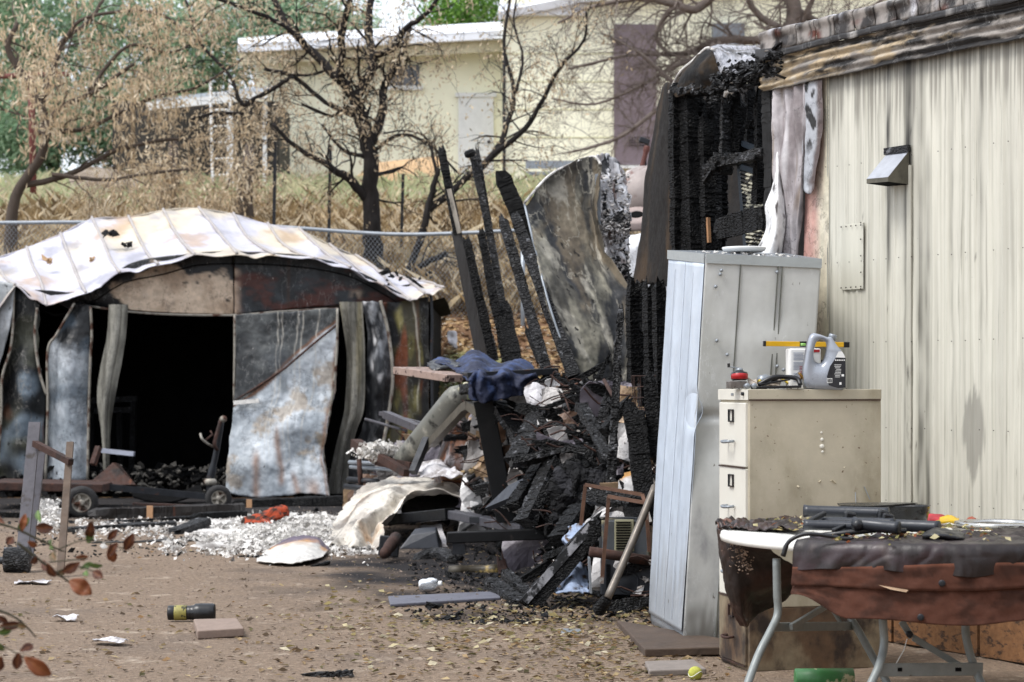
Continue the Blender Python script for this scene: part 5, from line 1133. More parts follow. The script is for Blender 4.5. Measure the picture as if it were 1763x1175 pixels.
# header over the doorway
def h1(u, v, p):
    c = mixc(hx('#c9b59f'), hx('#a08a74'), ss(-.2, .6, fb(p.x*2, p.z*2, 3))); d = ss(.0, .14, .45*fb(p.x*2.2, p.z*2.4, 8)+1.1*(.36-v)+.5*ss(.55, .75, u)*(.62-v)+1.2*(1-ss(.22, .38, u))-.06); c = mixc(c, hx('#15171a'), d)
    return mixc(c, hx('#1b1310'), ss(.55, .62, n3(p.x*14, p.z*14, 5))*.9*ss(.3, .6, u))
panel('header_panel', [[(60, 500, YS), (150, 500, YS-.05), (230, 452, YS-.05), (330, 436, YS-.05), (402, 432, YS-.05)], [(120, 520, YS), (170, 512, YS-.06), (240, 495, YS-.06), (330, 488, YS-.06), (402, 486, YS-.06)], [(150, 524, YS), (215, 533, YS-.04), (280, 538, YS-.04), (340, 541, YS-.04), (402, 542, YS-.04)]], h1, .01, 70, 40, m=m_sheet2)
def h2(u, v, p):
    c = mixc(hx('#15191d'), hx('#2a2f34'), ss(-.2, .5, fb(p.x*3, p.z*3, 3))); c = mixc(c, hx('#481f14'), ss(.0, .5, fb(p.x*2.4, p.z*4, 21)+.25*v-.05)*.85); c = mixc(c, hx('#b9a08a'), (1-ss(.0, .05, u))*.8*ss(.2, .5, v+.3*n3(1, v*8, 2)))
    c = mixc(c, hx('#3a2418'), .9*(1-ss(0, .012, abs(u-.30))))
    return mixc(c, hx('#9c8a78'), ss(.62, .68, u)*(1-ss(.68, .72, u))*ss(.5, .7, v)*ss(-.1, .2, n3(p.x*9, p.z*9, 7)))
panel('header_panel', [[(404, 432, YS-.05), (480, 436, YS-.05), (560, 448, YS-.05), (640, 478, YS-.05), (708, 515, YS)], [(404, 488, YS-.05), (480, 486, YS-.05), (560, 488, YS-.05), (640, 498, YS-.05), (706, 518, YS)], [(404, 541, YS-.05), (480, 535, YS-.05), (560, 527, YS-.05), (630, 521, YS-.05), (700, 521, YS)]], h2, .01, 70, 34, m=m_sheet2)
m_zs = mat('galv_edge', '#8f8a80', .5, .2, .3, 9, .2, layers=[('#4a2c1c', 6, .5, .62, (1, 1, 1))])
MB().tube(spline(spts([(158, 528), (220, 537), (300, 542), (402, 543), (480, 537), (583, 531)], YS-.09), 40), .016, 6).build('door_track', m_zs, shed, True)
# wall pieces
def dk(seed, a='#15171a', b_='#4a4c44', c_='#7c838a'):
    A_, B_, C_ = hx(a), hx(b_), hx(c_)
    def f(u, v, p):
        c = mixc(A_, B_, ss(-.25, .45, fb(p.x*2.2+seed, p.z*1.8, seed))); c = mixc(c, C_, ss(.15, .6, n3(p.x*3+seed, p.z*3, seed+4)+.25*v)); return mixc(c, hx('#5a3018'), .6*ss(.35, .6, n3(p.x*4, p.z*2.5, seed+9)))
    return f
panel('wall_panel', [[(-60, 490, 25.4), (-20, 480, 25.3), (26, 490, 25.2)], [(-60, 560, 25.4), (-20, 560, 25.3), (18, 560, 25.2)], [(-60, 640, 25.4), (-25, 620, 25.3), (-2, 630, 25.2)], [(-60, 760, 25.5), (-30, 740, 25.4), (-12, 740, 25.3)], [(-60, 850, 25.5), (-40, 850, 25.4), (-20, 850, 25.3)]], dk(3, '#6a6d70', '#8f9396', '#b0b4b8'), .02)
panel('wall_panel', [[(24, 490, 25.35), (45, 505, 25.3), (72, 525, 25.3)], [(20, 590, 25.35), (44, 590, 25.3), (66, 590, 25.3)], [(5, 650, 25.5), (40, 655, 25.15), (74, 660, 25.3)], [(2, 720, 25.4), (36, 725, 25.2), (78, 730, 25.3)], [(-6, 830, 25.4), (36, 836, 25.3), (76, 838, 25.3)]], dk(11, '#16181a', '#3a3b30', '#5e6a74'), .04, 40, 70)
def bluew(u, v, p):
    c = mixc(hx('#9199a0'), hx('#b6bcc2'), ss(-.3, .5, fb(p.x*2.4, p.z*2, 31))); c = mixc(c, hx('#1a1c1e'), ss(.0, .28, .52-v+.22*fb(p.x*2, p.z*2.2, 3))); c = mixc(c, hx('#4b5864'), .6*ss(.15, .5, n3(p.x*3, p.z*3.5, 7)))
    return mixc(c, hx('#8b8b86'), (1-ss(.0, .07, u))*.8)
panel('wall_panel', [[(128, 522, 25.4), (142, 524, 25.35), (156, 528, 25.3)], [(98, 575, 25.4), (128, 575, 25.2), (158, 575, 25.3)], [(82, 605, 25.4), (120, 610, 25.1), (156, 612, 25.3)], [(82, 700, 25.4), (118, 700, 25.2), (153, 700, 25.3)], [(78, 826, 25.4), (116, 828, 25.2), (151, 826, 25.3)]], bluew, .035, 44, 80, m=m_sheet2, lab='warped pale blue grey wall sheet')
for L in ([(24, 490), (20, 590), (4, 650), (2, 720), (-6, 830)], [(128, 522), (98, 575), (82, 605), (82, 700), (78, 826)], [(156, 528), (158, 575), (156, 612), (153, 700), (151, 826)], [(64, 530), (60, 580), (68, 640), (80, 680)]):
    MB().tube(spline(spts(L, 25.22), 30), .018, 5).build('panel_edge', m_zs, shed, True)
def post(a, lab, seed, colf=None):
    rows = [[(x0, y, 25.2), ((x0+x1)/2, y, 25.12), (x1, y, 25.2)] for x0, x1, y in a]
    def pc(u, v, p):
        c = mixc(hx('#85837a'), hx('#54524a'), ss(-.3, .5, fb(p.x*12+seed, p.z*.9, seed))); c = mixc(c, hx('#a29f92'), .7*(1-ss(0, .12, abs(u-.72)))); return mixc(c, hx('#221f1a'), ss(.25, .6, n3(p.x*7, p.z*1.4, seed+2))*.7+.5*ss(.75, 1, v))
    g = [[P(x, y, Y) for x, y, Y in r_] for r_ in rows]
    return MB().grid(g, 20, 60, .006, 2.2, colf or pc, lambda u, v, p: Vector((0, -.05 if .3 < u < .68 else 0, 0))).build('door_post', m_sheet2, shed, False, solid=.012, label=lab)
post([(188, 220, 525), (184, 216, 580), (171, 205, 645), (168, 197, 690), (175, 190, 740), (178, 188, 800), (178, 186, 850)], 'bent greenish door post left of the doorway', 5)
def rp(seed):
    def f(u, v, p):
        c = mixc(hx('#7d7a70'), hx('#4b4942'), ss(-.3, .5, fb(p.x*10+seed, p.z*.8, seed))); c = mixc(c, hx('#9a8c5e'), .5*ss(.1, .5, n3(p.x*9, p.z*.7, 3))*(1-v)); c = mixc(c, hx('#c3bcae'), .6*(1-ss(0, .06, abs(u-.97)))); return mixc(c, hx('#2c2b27'), .75*ss(.45, .8, v+.15*n3(p.x*6, p.z, 8)))
    return f
post([(585, 624, 520), (592, 626, 570), (598, 628, 620), (594, 627, 700), (586, 614, 740), (574, 602, 790), (563, 598, 850)], 'bent greenish post right of the door', 6, rp(3))
def sv(u, v, p):
    c = mixc(hx('#26282c'), hx('#8a8c90'), ss(-.1, .5, fb(p.x*5, p.z*2.6, 51)-.1)); c = mixc(c, hx('#d5d3d3'), ss(.35, .7, n3(p.x*11, p.z*5, 2)+.3*(1-v)-.1)); return mixc(c, hx('#0e0f11'), ss(.3, .6, v+.2*n3(p.x*4, p.z*3, 2))*.8)
panel('wall_panel', [[(626, 518, 25.3), (640, 519, 25.2), (656, 519, 25.3)], [(630, 580, 25.3), (648, 580, 25.2), (667, 580, 25.3)], [(632, 650, 25.3), (652, 650, 25.1), (675, 640, 25.3)], [(628, 720, 25.3), (648, 720, 25.2), (670, 712, 25.3)], [(604, 790, 25.3), (630, 795, 25.2), (660, 790, 25.3)], [(598, 850, 25.3), (625, 852, 25.3), (655, 850, 25.3)]], sv, .03, 40, 80, m=m_sheet2, lab='soot streaked silvery wall sheet')
def rs(u, v, p):
    c = mixc(hx('#3d3826'), hx('#7c7444'), ss(-.2, .4, fb(p.x*5, p.z*1.6, 71))); c = mixc(c, hx('#6b3a22'), ss(.1, .45, n3(p.x*8+2, p.z*1.6, 6)+.12)); c = mixc(c, hx('#c9c3b2'), .8*(1-ss(0, .03, abs(u-.72-.05*v)))*(1-ss(.5, .7, v)))
    c = mixc(c, hx('#101114'), ss(.0, .2, n3(p.x*3, p.z*2.2, 13)-.04)+ss(.72, .95, v)); return mixc(c, hx('#0f1013'), ss(.80, .86, u)*.9)
panel('wall_panel', [[(658, 519, 25.35), (690, 520, 25.3), (738, 512, 25.4)], [(668, 570, 25.35), (700, 570, 25.25), (738, 570, 25.4)], [(675, 630, 25.35), (705, 630, 25.3), (738, 630, 25.4)], [(670, 700, 25.35), (700, 700, 25.3), (738, 700, 25.4)], [(655, 780, 25.35), (690, 780, 25.3), (738, 780, 25.4)], [(650, 850, 25.4), (690, 850, 25.4), (738, 850, 25.4)]], rs, .02, 44, 80, m=m_sheet2, lab='rust orange and black wall sheet at the right corner')
MB().tube(spline(spts([(742, 508), (744, 560), (743, 640), (748, 850)], 25.3), 20), .02, 6).build('corner_post', m_dsteel, shed, True)
MB().tube(spline(spts([(655, 518), (668, 570), (676, 640), (671, 700), (655, 790)], 25.2), 30), .022, 5).build('panel_edge', m_zs, shed, True)
# leaning door, black above its diagonal brace
def dr_(u, v, p):
    # diagonal from (0,.48) to (1,.08)
    dg = v-(.49-.42*u)
    c1 = mixc(hx('#202325'), hx('#4b4e4e'), ss(-.3, .6, fb(p.x*2.4, p.z*2.6, 3))); c2 = mixc(hx('#949ba1'), hx('#b9bfc4'), ss(-.2, .3, fb(p.x*2, p.z*2, 91)))
    c2 = mixc(c2, hx('#7e8488'), ss(.2, .6, n3(p.x*5, p.z*4, 3))); c2 = mixc(c2, hx('#8a7454'), .6*ss(.15, .45, fb(p.x*2.5+5, p.z*2.5, 17)))
    c = mixc(c1, c2, ss(-.01, .012, dg)); c = mixc(c, hx('#6d4526'), .8*(1-ss(.004, .014, abs(dg+.008))))
    for ux, a, b_, w_ in ((.50, .66, .92, .03), (.28, .78, .98, .035), (.62, .9, 1, .03), (.98, .2, 1, .02), (.8, .93, 1, .1)):
        c = mixc(c, hx('#77502f'), .7*math.exp(-((u-ux-.015*n3(v*9, ux, 1))/w_)**2)*ss(a-.05, a+.03, v)*(1-ss(b_, b_+.05, v)))
    for ux in (.40, .44, .59, .64, .78): c = mixc(c, hx('#c2bcb0'), .45*(1-ss(.003, .008, abs(u-ux+.10*(v-.4))))*(1-ss(.6, .95, v)))
    return mixc(c, hx('#3a3f45'), .5*ss(.25, .6, n3(p.x*1.6+9, p.z*1.9, 23)))
dor = panel('door', [[(404, 543, 25.15), (460, 540, 25.12), (520, 535, 25.12), (580, 531, 25.15)], [(404, 600, 25.1), (460, 600, 25.08), (520, 600, 25.08), (580, 600, 25.1)], [(403, 680, 25.0), (460, 680, 24.98), (520, 680, 25.02), (575, 680, 25.05)],
    [(402, 720, 24.92), (450, 720, 24.95), (505, 725, 24.85), (562, 740, 24.95)], [(392, 790, 24.8), (450, 790, 24.7), (510, 790, 24.85), (556, 790, 24.9)], [(386, 850, 24.72), (450, 857, 24.62), (520, 853, 24.72), (566, 856, 24.8)]], dr_, .03, 90, 120, m=m_sheet2, lab='buckled pale grey door hanging at an angle')
MB().tube(spline(spts([(404, 543), (404, 600), (403, 690)], 25.07), 16), .016, 5).build('door_edge', m_zs, dor, True)
MB().tube(spline(spts([(581, 531), (580, 600), (575, 660), (566, 720), (556, 770), (562, 820), (566, 856)], 25.0), 40), .016, 5).build('door_edge', m_zs, dor, True)
MB().tube([P(404, 690, 24.93), P(440, 668, 24.97), P(490, 635, 25.0), P(540, 592, 25.03), P(580, 560, 25.06)], .014, 5).build('diagonal_brace', m_rust, dor)
MB().bar(P(402, 694, 24.9), P(446, 690, 24.88), .03, .05).build('latch', m_ash, dor)
# dark body behind
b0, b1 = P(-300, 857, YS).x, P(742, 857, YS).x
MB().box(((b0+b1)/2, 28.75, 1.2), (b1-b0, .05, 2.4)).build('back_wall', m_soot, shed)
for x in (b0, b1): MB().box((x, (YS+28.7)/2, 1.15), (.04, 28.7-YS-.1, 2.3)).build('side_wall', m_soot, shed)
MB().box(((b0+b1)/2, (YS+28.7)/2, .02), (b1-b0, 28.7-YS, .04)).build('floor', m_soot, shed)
# back slope of the roof closes the shed
rg_ = [s[0] for s in S3]
MB().grid([rg_, [Vector((q.x, 28.3, q.z-.35)) for q in rg_], [Vector((q.x, 28.9, 2.2)) for q in rg_]], 40, 10, .01, 2, roofc).build('roof_panel', m_roof, shed, True, solid=.01)
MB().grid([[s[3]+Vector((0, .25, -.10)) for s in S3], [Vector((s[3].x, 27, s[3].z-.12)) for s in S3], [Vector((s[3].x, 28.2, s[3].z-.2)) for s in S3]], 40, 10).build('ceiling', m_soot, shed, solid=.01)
# charred shelf inside
shf = thing('charred_shelf', 'blackened wooden shelf frame inside the doorway of the shed', 'shelf', P(195, 850, 26.4))
for i, (x0, y0, x1, y1) in enumerate([(156, 690, 235, 687), (160, 708, 228, 706), (157, 690, 157, 850), (230, 686, 226, 850), (205, 712, 208, 830)]): MB().char(P(x1, y1, 26.3), P(x0, y0, 26.3), .07, .07, seed=200+i, taper=1).build('frame_bar', m_char_ash_glint if i < 2 else m_char, shf)
# heap on the doorway floor
def heap(name, lab, n, fx, sz, m, seed, kind='stuff'):
    r = random.Random(seed); b = MB()
    for _ in range(n): b.chunk(fx(r), r.uniform(*sz), r)
    o = b.build(name, m); o['kind'] = kind; o['label'] = lab; return o
heap('burnt_debris', 'burnt debris on the floor of the shed doorway', 2200, lambda r: P(r.uniform(-40, 600), r.uniform(808, 862), r.uniform(25.2, 27)), (.03, .15), m_char, 301)
heap('grey_debris', 'greyish ash lumps on the floor of the shed', 180, lambda r: P(r.uniform(160, 400), r.uniform(800, 850), r.uniform(25.0, 25.6)), (.03, .1), mat('grey_ash', '#4a4742', .9), 302)
o = MB().grid([[P(225, 842, 24.6), P(290, 850, 24.4), P(345, 838, 24.4)], [P(230, 858, 24.0), P(290, 866, 23.8), P(350, 852, 23.9)]], 20, 8, .02, 4).build('burnt_mat', m_soot, solid=.02); tag(o, 'sagging black burnt mat lying on the doorway threshold', 'mat')
o = MB().bar(P(176, 776, 24.8), P(231, 782, 24.8), .12, .05).build('metal_strip', mat('strip_w', '#a9adbb', .4, .2)); tag(o, 'pale metal strip lying level in the left of the doorway', 'metal strip')
# ================================================================ CART WITH WHEELS
ct = thing('garden_cart', 'burnt low garden cart with small tyred wheels in front of the shed', 'cart', P(250, 885, 23.2))
def wheel(px, py, Y, R_, w_, par, lab=None):
    c = P(px, py, Y); ax = Vector((.25, -1, .03)).normalized()
    t_ = MB().lathe(c, ax, cap=False, prof=[(-w_/2, R_*.62), (-w_/2-.005, R_*.8), (-w_*.3, R_*.97), (0, R_), (w_*.3, R_*.97), (w_/2+.005, R_*.8), (w_/2, R_*.60)], n=28).build('wheel', mat('burnt_tyre', '#1c1b1b', .8, 0, .4, 14, .5) if 'burnt_tyre' not in bpy.data.materials else bpy.data.materials['burnt_tyre'], par, True)
    MB().lathe(c+ax*.004, ax, [(-w_*.4, R_*.6), (w_*.35, R_*.60), (w_*.42, R_*.52), (w_*.1, R_*.46), (w_*.1, R_*.2), (w_*.5, R_*.18), (w_*.5, .01)], 20).build('rim', m_zs, t_, True)
    for k in range(5):
        g_ = k*1.257; u = ax.cross(Vector((0, 0, 1))).normalized(); v = ax.cross(u); d = u*math.cos(g_)+v*math.sin(g_)
        MB().bar(c+ax*w_*.3+d*R_*.15, c+ax*w_*.3+d*R_*.5, .03, .02).build('spoke', m_zs, t_)
    return t_
wheel(140, 866, 21.6, .175, .13, ct); wheel(376, 858, 22.0, .14, .10, ct); wheel(60, 858, 24.4, .16, .11, ct)
MB().bar(P(-10, 834, 23.3), P(190, 838, 23.3), .9, .09).build('deck', m_rust, ct, bevel=.01)
MB().bar(P(180, 838, 23.3), P(365, 856, 23.5), .10, .07).build('frame_rail', m_dsteel, ct)
MB().bar(P(230, 868, 22.7), P(330, 872, 22.7), .12, .03).build('rusty_plate', m_rust, ct)
MB().add([P(196, 798, 23.6), P(150, 838, 23.5), P(235, 836, 23.3), P(206, 800, 23.5)], [(0, 1, 2, 3)]).build('seat_shell', m_rust, ct, solid=.04)
MB().bar(P(160, 800, 23.6), P(170, 770, 23.7), .06, .06).build('bracket', m_rust, ct)
st = thing('steering_column', 'scorched upright steering column with bent handle beside the leaning door', 'steering column', P(372, 860, 23.6))
MB().tube(spline([P(363, 856, 23.6), P(362, 826, 23.6), P(372, 780, 23.6), P(381, 725, 23.6)], 20), [.045]*10+[.035]*10, 9).build('column', m_dsteel, st, True)
MB().tube(spline([P(374, 775, 23.5), P(369, 765, 23.45), P(374, 745, 23.5), P(381, 722, 23.55)], 12), .022, 7).build('spring', m_rust, st, True)
MB().tube(spline([P(368, 770, 23.5), P(357, 764, 23.4), P(348, 756, 23.35), P(345, 747, 23.4)], 14), .014, 6).build('lever', m_zs, st, True)
MB().tube([P(352, 760, 23.4), P(366, 748, 23.45), P(362, 742, 23.45)], .012, 6).build('lever', m_rust, st, True)
MB().lathe(P(384, 722, 23.55), (.4, -1, .1), [(-.03, .02), (0, .04), (.03, .04), (.05, .02)], 12).build('head', m_zs, st, True)
MB().lathe(P(362, 835, 23.58), (0, 0, 1), [(0, .07), (.05, .075), (.07, .05)], 12).build('collar', m_zs, st, True)
# ================================================================ RUBBLE AND STANDING CHARRED BOARDS
def board(name, a, b2, w_, h_, seed, lab, grp=None, m=None, up=(0, 1, 0), catg='board', **k):
    o = MB().char(P(*b2), P(*a), w_, h_, up=up, seed=seed, **k).build(name, m or m_char); tag(o, lab, catg, grp); return o
GS = 'charred boards standing in the rubble'
# a: upper end, b: lower end (px, py, distance)
b0 = thing('charred_board', 'tallest left charred board, pale scorched grain halfway up', 'board', P(830, 618, 18.0), GS)
MB().char(P(788, 405, 18.2), P(760, 258, 18.3), .075, .09, seed=1, up=(0, 1, 0), taper=.95).build('charred_end', m_char, b0)
m_brd = mat('scorched_board', '#1a1512', .6, 0, .4, 10, .5, st=(1, 1, .2), layers=[('#5a2e16', 5, .62, .7, (1, 1, .15))])
MB().bar(P(832, 622, 18.0), P(786, 400, 18.2), .115, .10, taper=.75).build('lower_board', m_brd, b0)
MB().bar(P(791, 402, 18.12), P(773, 326, 18.16), .04, .02).build('pale_grain', mat('pale_grain', '#8c857a', .8, 0, .5, 20, .5, st=(1, 1, .2), layers=[('#26221f', 14, .5, .62, (1, 1, .3))]), b0)
board('charred_board', (803, 412, 17.9), (850, 622, 17.8), .085, .08, 2, 'short thick charred board tight against the tallest left board', GS)
board('charred_board', (812, 262, 18.5), (880, 620, 18.2), .07, .08, 3, 'slim charred board with a knobbed black top', GS, m=m_char_ash_glint, bend=-.02)
board('charred_board', (822, 262, 18.6), (872, 560, 18.4), .05, .06, 4, 'thinnest charred board, right behind the one with a knobbed top', GS, m=m_char_ash_glint)
board('charred_board', (828, 400, 17.9), (872, 622, 17.7), .08, .07, 5, 'broad cracked charred board in the middle of the standing row', GS)
board('charred_board', (868, 530, 17.8), (884, 626, 17.6), .14, .07, 6, 'lowest stub of charred board at the right of the standing row', GS)
MB().lathe(P(811, 264, 18.4), (.6, 0, .2), [(-.06, .02), (-.04, .035), (.02, .035), (.04, .015)], 10).build('burnt_knob', m_char, [o for o in bpy.data.objects if o.get('label') == 'slim charred board with a knobbed black top'][0])
board('charred_board', (866, 304, 16.8), (945, 500, 16.6), .15, .09, 7, 'jet black square beam leaning left against the curved metal sheet', GS, m=mat('jet_char', '#050505', .8, 0, .4, 12, .6, spec=.2), depth=.003)
board('charred_board', (866, 378, 16.4), (944, 648, 15.8), .085, .09, 8, 'left twin of the grey crackled boards leaning right', GS, m=m_char_ash_glint, taper=.9)
board('charred_board', (889, 378, 16.3), (988, 650, 15.7), .10, .09, 9, 'right twin of the grey crackled boards leaning right', GS, m=m_char_ash_glint, taper=.9)
board('charred_board', (905, 565, 17.4), (930, 625, 17.2), .05, .05, 10, 'short charred stick behind the grey fence post', GS)
board('charred_post', (1068, 536, 14.0), (1052, 830, 13.6), .06, .06, 11, 'slender charred pole upright before the curved sheet bottom', GS, m=m_char_ash_glint, jit=.014, taper=.7)
board('charred_post', (1090, 704, 13.2), (1112, 868, 13.0), .13, .09, 12, 'thick dark board stump beside the grey locker edge', GS, m=m_char, taper=1)
board('charred_board', (1118, 650, 13.3), (1128, 790, 13.2), .09, .07, 13, 'cracked board half hidden by the locker and wire basket', GS)
# curved peeled sheet
cs_ = thing('curved_metal_sheet', 'large curved scorched metal sheet leaning in the rubble', 'metal sheet', P(1060, 665, 16.0))
def csc(u, v, p):
    q = u*.8-v*.45; e = (u*.5+v); c = mixc(hx('#4d4a43'), hx('#2a2b2d'), ss(-.2, .2, fb(q*3, e*2.2, 3))); c = mixc(c, hx('#827e70'), ss(-.0, .45, fb(q*3.4+2, e*2.6, 7)+.5*(.45-abs(v-.3))-.16)); c = mixc(c, hx('#6e6250'), .6*ss(.02, .4, fb(q*2.6+4, e*2.2, 12)+.4*(.35-v)))
    c = mixc(c, hx('#a8a396'), .6*ss(.25, .5, fb(q*7, e*3, 9)+.3*(.4-v))); c = mixc(c, hx('#14110e'), (1-ss(.0, .09, v+.06*fb(u*5, v*5, 1)))*.85); return mixc(c, hx('#15181c'), .6*ss(.1, .4, n3(q*9, v*2, 31)))
g = [[P(903, 352, 16.6), P(945, 305, 16.9), P(990, 282, 17.2), P(1022, 272, 17.3), P(1034, 285, 17.1)],
     [P(913, 395, 16.4), P(950, 370, 16.8), P(990, 360, 17.0), P(1018, 350, 17.1), P(1030, 352, 17.0)],
     [P(926, 450, 16.1), P(960, 440, 16.5), P(1000, 430, 16.8), P(1024, 425, 16.9), P(1036, 422, 16.8)],
     [P(944, 520, 15.9), P(984, 520, 16.2), P(1022, 500, 16.5), P(1050, 492, 16.6), P(1084, 498, 16.5)],
     [P(968, 590, 15.8), P(1010, 590, 16.0), P(1044, 580, 16.2), P(1074, 575, 16.3), P(1100, 570, 16.2)],
     [P(998, 650, 15.8), P(1028, 655, 15.9), P(1056, 660, 16.1), P(1080, 665, 16.1), P(1102, 668, 16.0)]]
MB().grid(g, 90, 130, .03, 2.6, csc).build('sheet', mat('scorched_sheet', attr=True, rough=.72, var=.35, vsc=9, bump=.3, bs=14, bd=.015, spec=.3, layers=[('#a39e90', 2.2, -.5, .012, (1, 1, .5)), ('#15130f', 12, .6, .68, (1, 1, .6))]), cs_, True, solid=.008)
MB().tube(spline([q+Vector((0, -.01, .01)) for q in g[0]], 30), .011, 5).build('curled_rim', m_ash, cs_, True)
MB().tube(spline([r_[0] for r_ in g], 40), .009, 5).build('sheet_edge', m_galv, cs_, True)
# ash coated framing behind its top
af = thing('ash_crusted_panel', 'white ash crusted vertical panel remains right of the curved sheet', 'burnt panel', P(1050, 665, 17.4))
g = [[P(1028, 272, 17.5), P(1045, 268, 17.6), P(1062, 282, 17.7), P(1074, 310, 17.8)], [P(1028, 330, 17.4), P(1045, 330, 17.2), P(1062, 335, 17.4), P(1082, 345, 17.6)], [P(1028, 400, 17.4), P(1046, 398, 17.2), P(1068, 398, 17.3), P(1086, 390, 17.5)], [P(1034, 440, 17.3), P(1050, 445, 17.2), P(1064, 450, 17.2), P(1080, 445, 17.4)], [P(1046, 485, 17.2), P(1060, 490, 17.1), P(1076, 496, 17.1), P(1084, 496, 17.2)]]
def afc(u, v, p):
    c = mixc(hx('#c9c9cc'), hx('#8d8b8d'), ss(-.3, .4, fb(u*4, v*5, 3))); c = mixc(c, hx('#1c1d20'), ss(.05, .2, fb(u*5, v*7+3, 8)-.05-.7*(1-ss(0, .2, u)))); return mixc(c, hx('#6b5246'), .6*ss(.2, .4, n3(u*6, v*7, 17)))
MB().grid(g, 44, 70, .035, 9, afc).build('crusted_sheet', m_matte, af, False, solid=.02)
MB().bar(P(1029, 300, 17.15), P(1030, 402, 17.15), .045, .04).build('aluminium_strip', m_galv, af)
r = random.Random(17); b = MB()
for _ in range(900):
    px = r.choice((r.uniform(1034, 1090), r.gauss(1064, 12))); py = r.choice((r.gauss(388, 12), r.gauss(492, 6), r.uniform(300, 500), r.gauss(470, 15))); b.chunk(P(min(px, 1082), py, 17.0+r.random()*.2), r.uniform(.012, .045), r)
b.build('ash_flakes', mat('ash_mix', '#b3b0ae', .95, 0, .3, 9, .5, layers=[('#1b1b1d', 7, .48, .56, (1, 1, 1))]), af, kind='stuff')
# burnt white appliance carrying a rusty tank
ap = thing('burnt_appliance', 'white enamelled appliance standing behind the ash crusted panel', 'appliance', P(1110, 665, 18.2)*1)
ap.location.z = 0; 
tp_ = P(1120, 408, 18.2).z
g = [[P(1046, 400, 18.4), P(1080, 402, 18.2), P(1180, 402, 18.2)], [P(1050, 430, 18.1), P(1085, 418, 17.9), P(1180, 420, 17.9)], [P(1056, 470, 18.0), P(1085, 460, 17.85), P(1180, 460, 17.85)], [P(1062, 500, 18.0), P(1085, 505, 17.85), P(1180, 505, 17.85)]]
MB().grid(g, 30, 30, .03, 3, lambda u, v, p: mixc(hx('#d8dade'), hx('#77757c'), ss(.1, .6, fb(p.x*5, p.z*9, 3)+.4*(.35-v)))).build('crumpled_cover', m_sheet2, ap, True, solid=.01)
x0, x1 = P(1062, 500, 18.2).x, P(1185, 500, 18.2).x
MB().box(((x0+x1)/2, 18.55, tp_/2-.1), (x1-x0, .8, tp_-.2)).build('cabinet', mat('sooty_enamel', '#6d6c6a', .5, 0, .3, 3, .2, layers=[('#1a1918', 2, .45, .6, (1, 1, 1))]), ap, bevel=.02)
tk = thing('rusty_tank', 'rust stained tank with pink ring flange lying on the white appliance', 'tank', P(1110, 400, 18.6))
MB().lathe(P(1150, 340, 18.7), (-1, 0, 0), [(-.6, .28), (.0, .285), (.25, .28), (.37, .24), (.42, .15), (.43, 0)], 30).build('body', mat('tank_rust', '#948a86', .6, .1, .2, 5, .2, layers=[('#5e2f24', 3, .46, .58, (1, 1, 1)), ('#c9c4c0', 4, .56, .66, (1, 1, 1))]), tk, True)
fl_ = MB().lathe(P(1096, 372, 18.3), (-.1, -.55, .85), [(-.08, .13), (-.05, .15), (0, .155), (.01, .15), (.012, .06), (-.04, .055)], 26).build('flange', mat('pink_flange', '#9a8b86', .7, 0, .2, 8, .2), tk, True)
MB().lathe(P(1096, 372, 18.3)+Vector((-.1, -.55, .85)).normalized()*.005, (-.1, -.55, .85), [(0, .062), (.012, .058)], 20).build('bore', m_soot, fl_)
hm = thing('hammer', 'hammer with a worn red handle standing up behind the rusty tank', 'hammer', P(1103, 306, 18.9))
MB().tube(spline([P(1102, 306, 18.9), P(1106, 285, 18.9), P(1112, 262, 18.9), P(1114, 252, 18.9)], 12), [.026]*4+[.022]*4+[.03]*4, 8).build('handle', mat('red_handle', '#5a322b', .7, 0, .3, 9), hm, True)
MB().bar(P(1101, 240, 18.9), P(1118, 246, 18.9), .05, .05).build('head', m_dsteel, hm, bevel=.008)
MB().tube([P(1110, 250, 18.9), P(1113, 300, 18.9)], .008, 5).build('rod', m_dsteel, hm)

# rubble mound
def mound(px, py_top, Y): pass
r = random.Random(23)
RX0, RX1 = 700, 1125
def topy(px): return float(np.interp(px, [600, 640, 700, 760, 830, 880, 930, 980, 1040, 1090, 1130], [850, 840, 760, 740, 700, 672, 655, 650, 655, 660, 670]))
def boty(px): return float(np.interp(px, [600, 640, 700, 760, 830, 880, 930, 980, 1040, 1090, 1130], [868, 880, 890, 895, 905, 940, 985, 1000, 1015, 1030, 1040]))
def MP(px, v, j=0.):    # v 0 at the foot, 1 at the crest
    Yb = float(np.interp(px, [600, 700, 760, 830, 880, 930, 1130], [22.5, 22, 21.5, 19.4, 17.2, 16.1, 15.2])); Yf = min(4860/(boty(px)-HY), Yb-.8)
    Y = Yf+(Yb-Yf)*v; py = boty(px)+(topy(px)-boty(px))*(v**.8); return P(px, py, Y)+Vector((0, j, 0))
def near(p, k):      # lift a loose piece off the slope of the heap, towards its open front
    q = p+(Vector((0, 0, EZ))-p)*k*1.35; q.z = max(q.z, .03); return q
rows = []
for v in (0, .25, .5, .75, 1): rows.append([MP(px, v)+Vector((0, .18, -.10)) for px in range(600, 1240, 40)])
rows.append([Vector((q.x, q.y+1.2, 0.)) for q in rows[-1]])
o = MB().grid(rows, 90, 60, .10, 3.5).build('rubble_mound', m_soot, smooth=False); o['kind'] = 'stuff'; o['label'] = 'black heap of burnt rubble'
b = MB()
for _ in range(4200):
    px = r.uniform(690, 1150); b.chunk(MP(px, r.random()**1.1)+Vector((0, r.uniform(-.1, .1), r.uniform(-.05, .04))), r.choice((r.uniform(.03, .10), r.uniform(.03, .12), r.uniform(.06, .17))), r)
o = b.build('charred_rubble', m_char); o['kind'] = 'stuff'; o['label'] = 'charred lumps heaped between shed and mobile home'
b = MB()
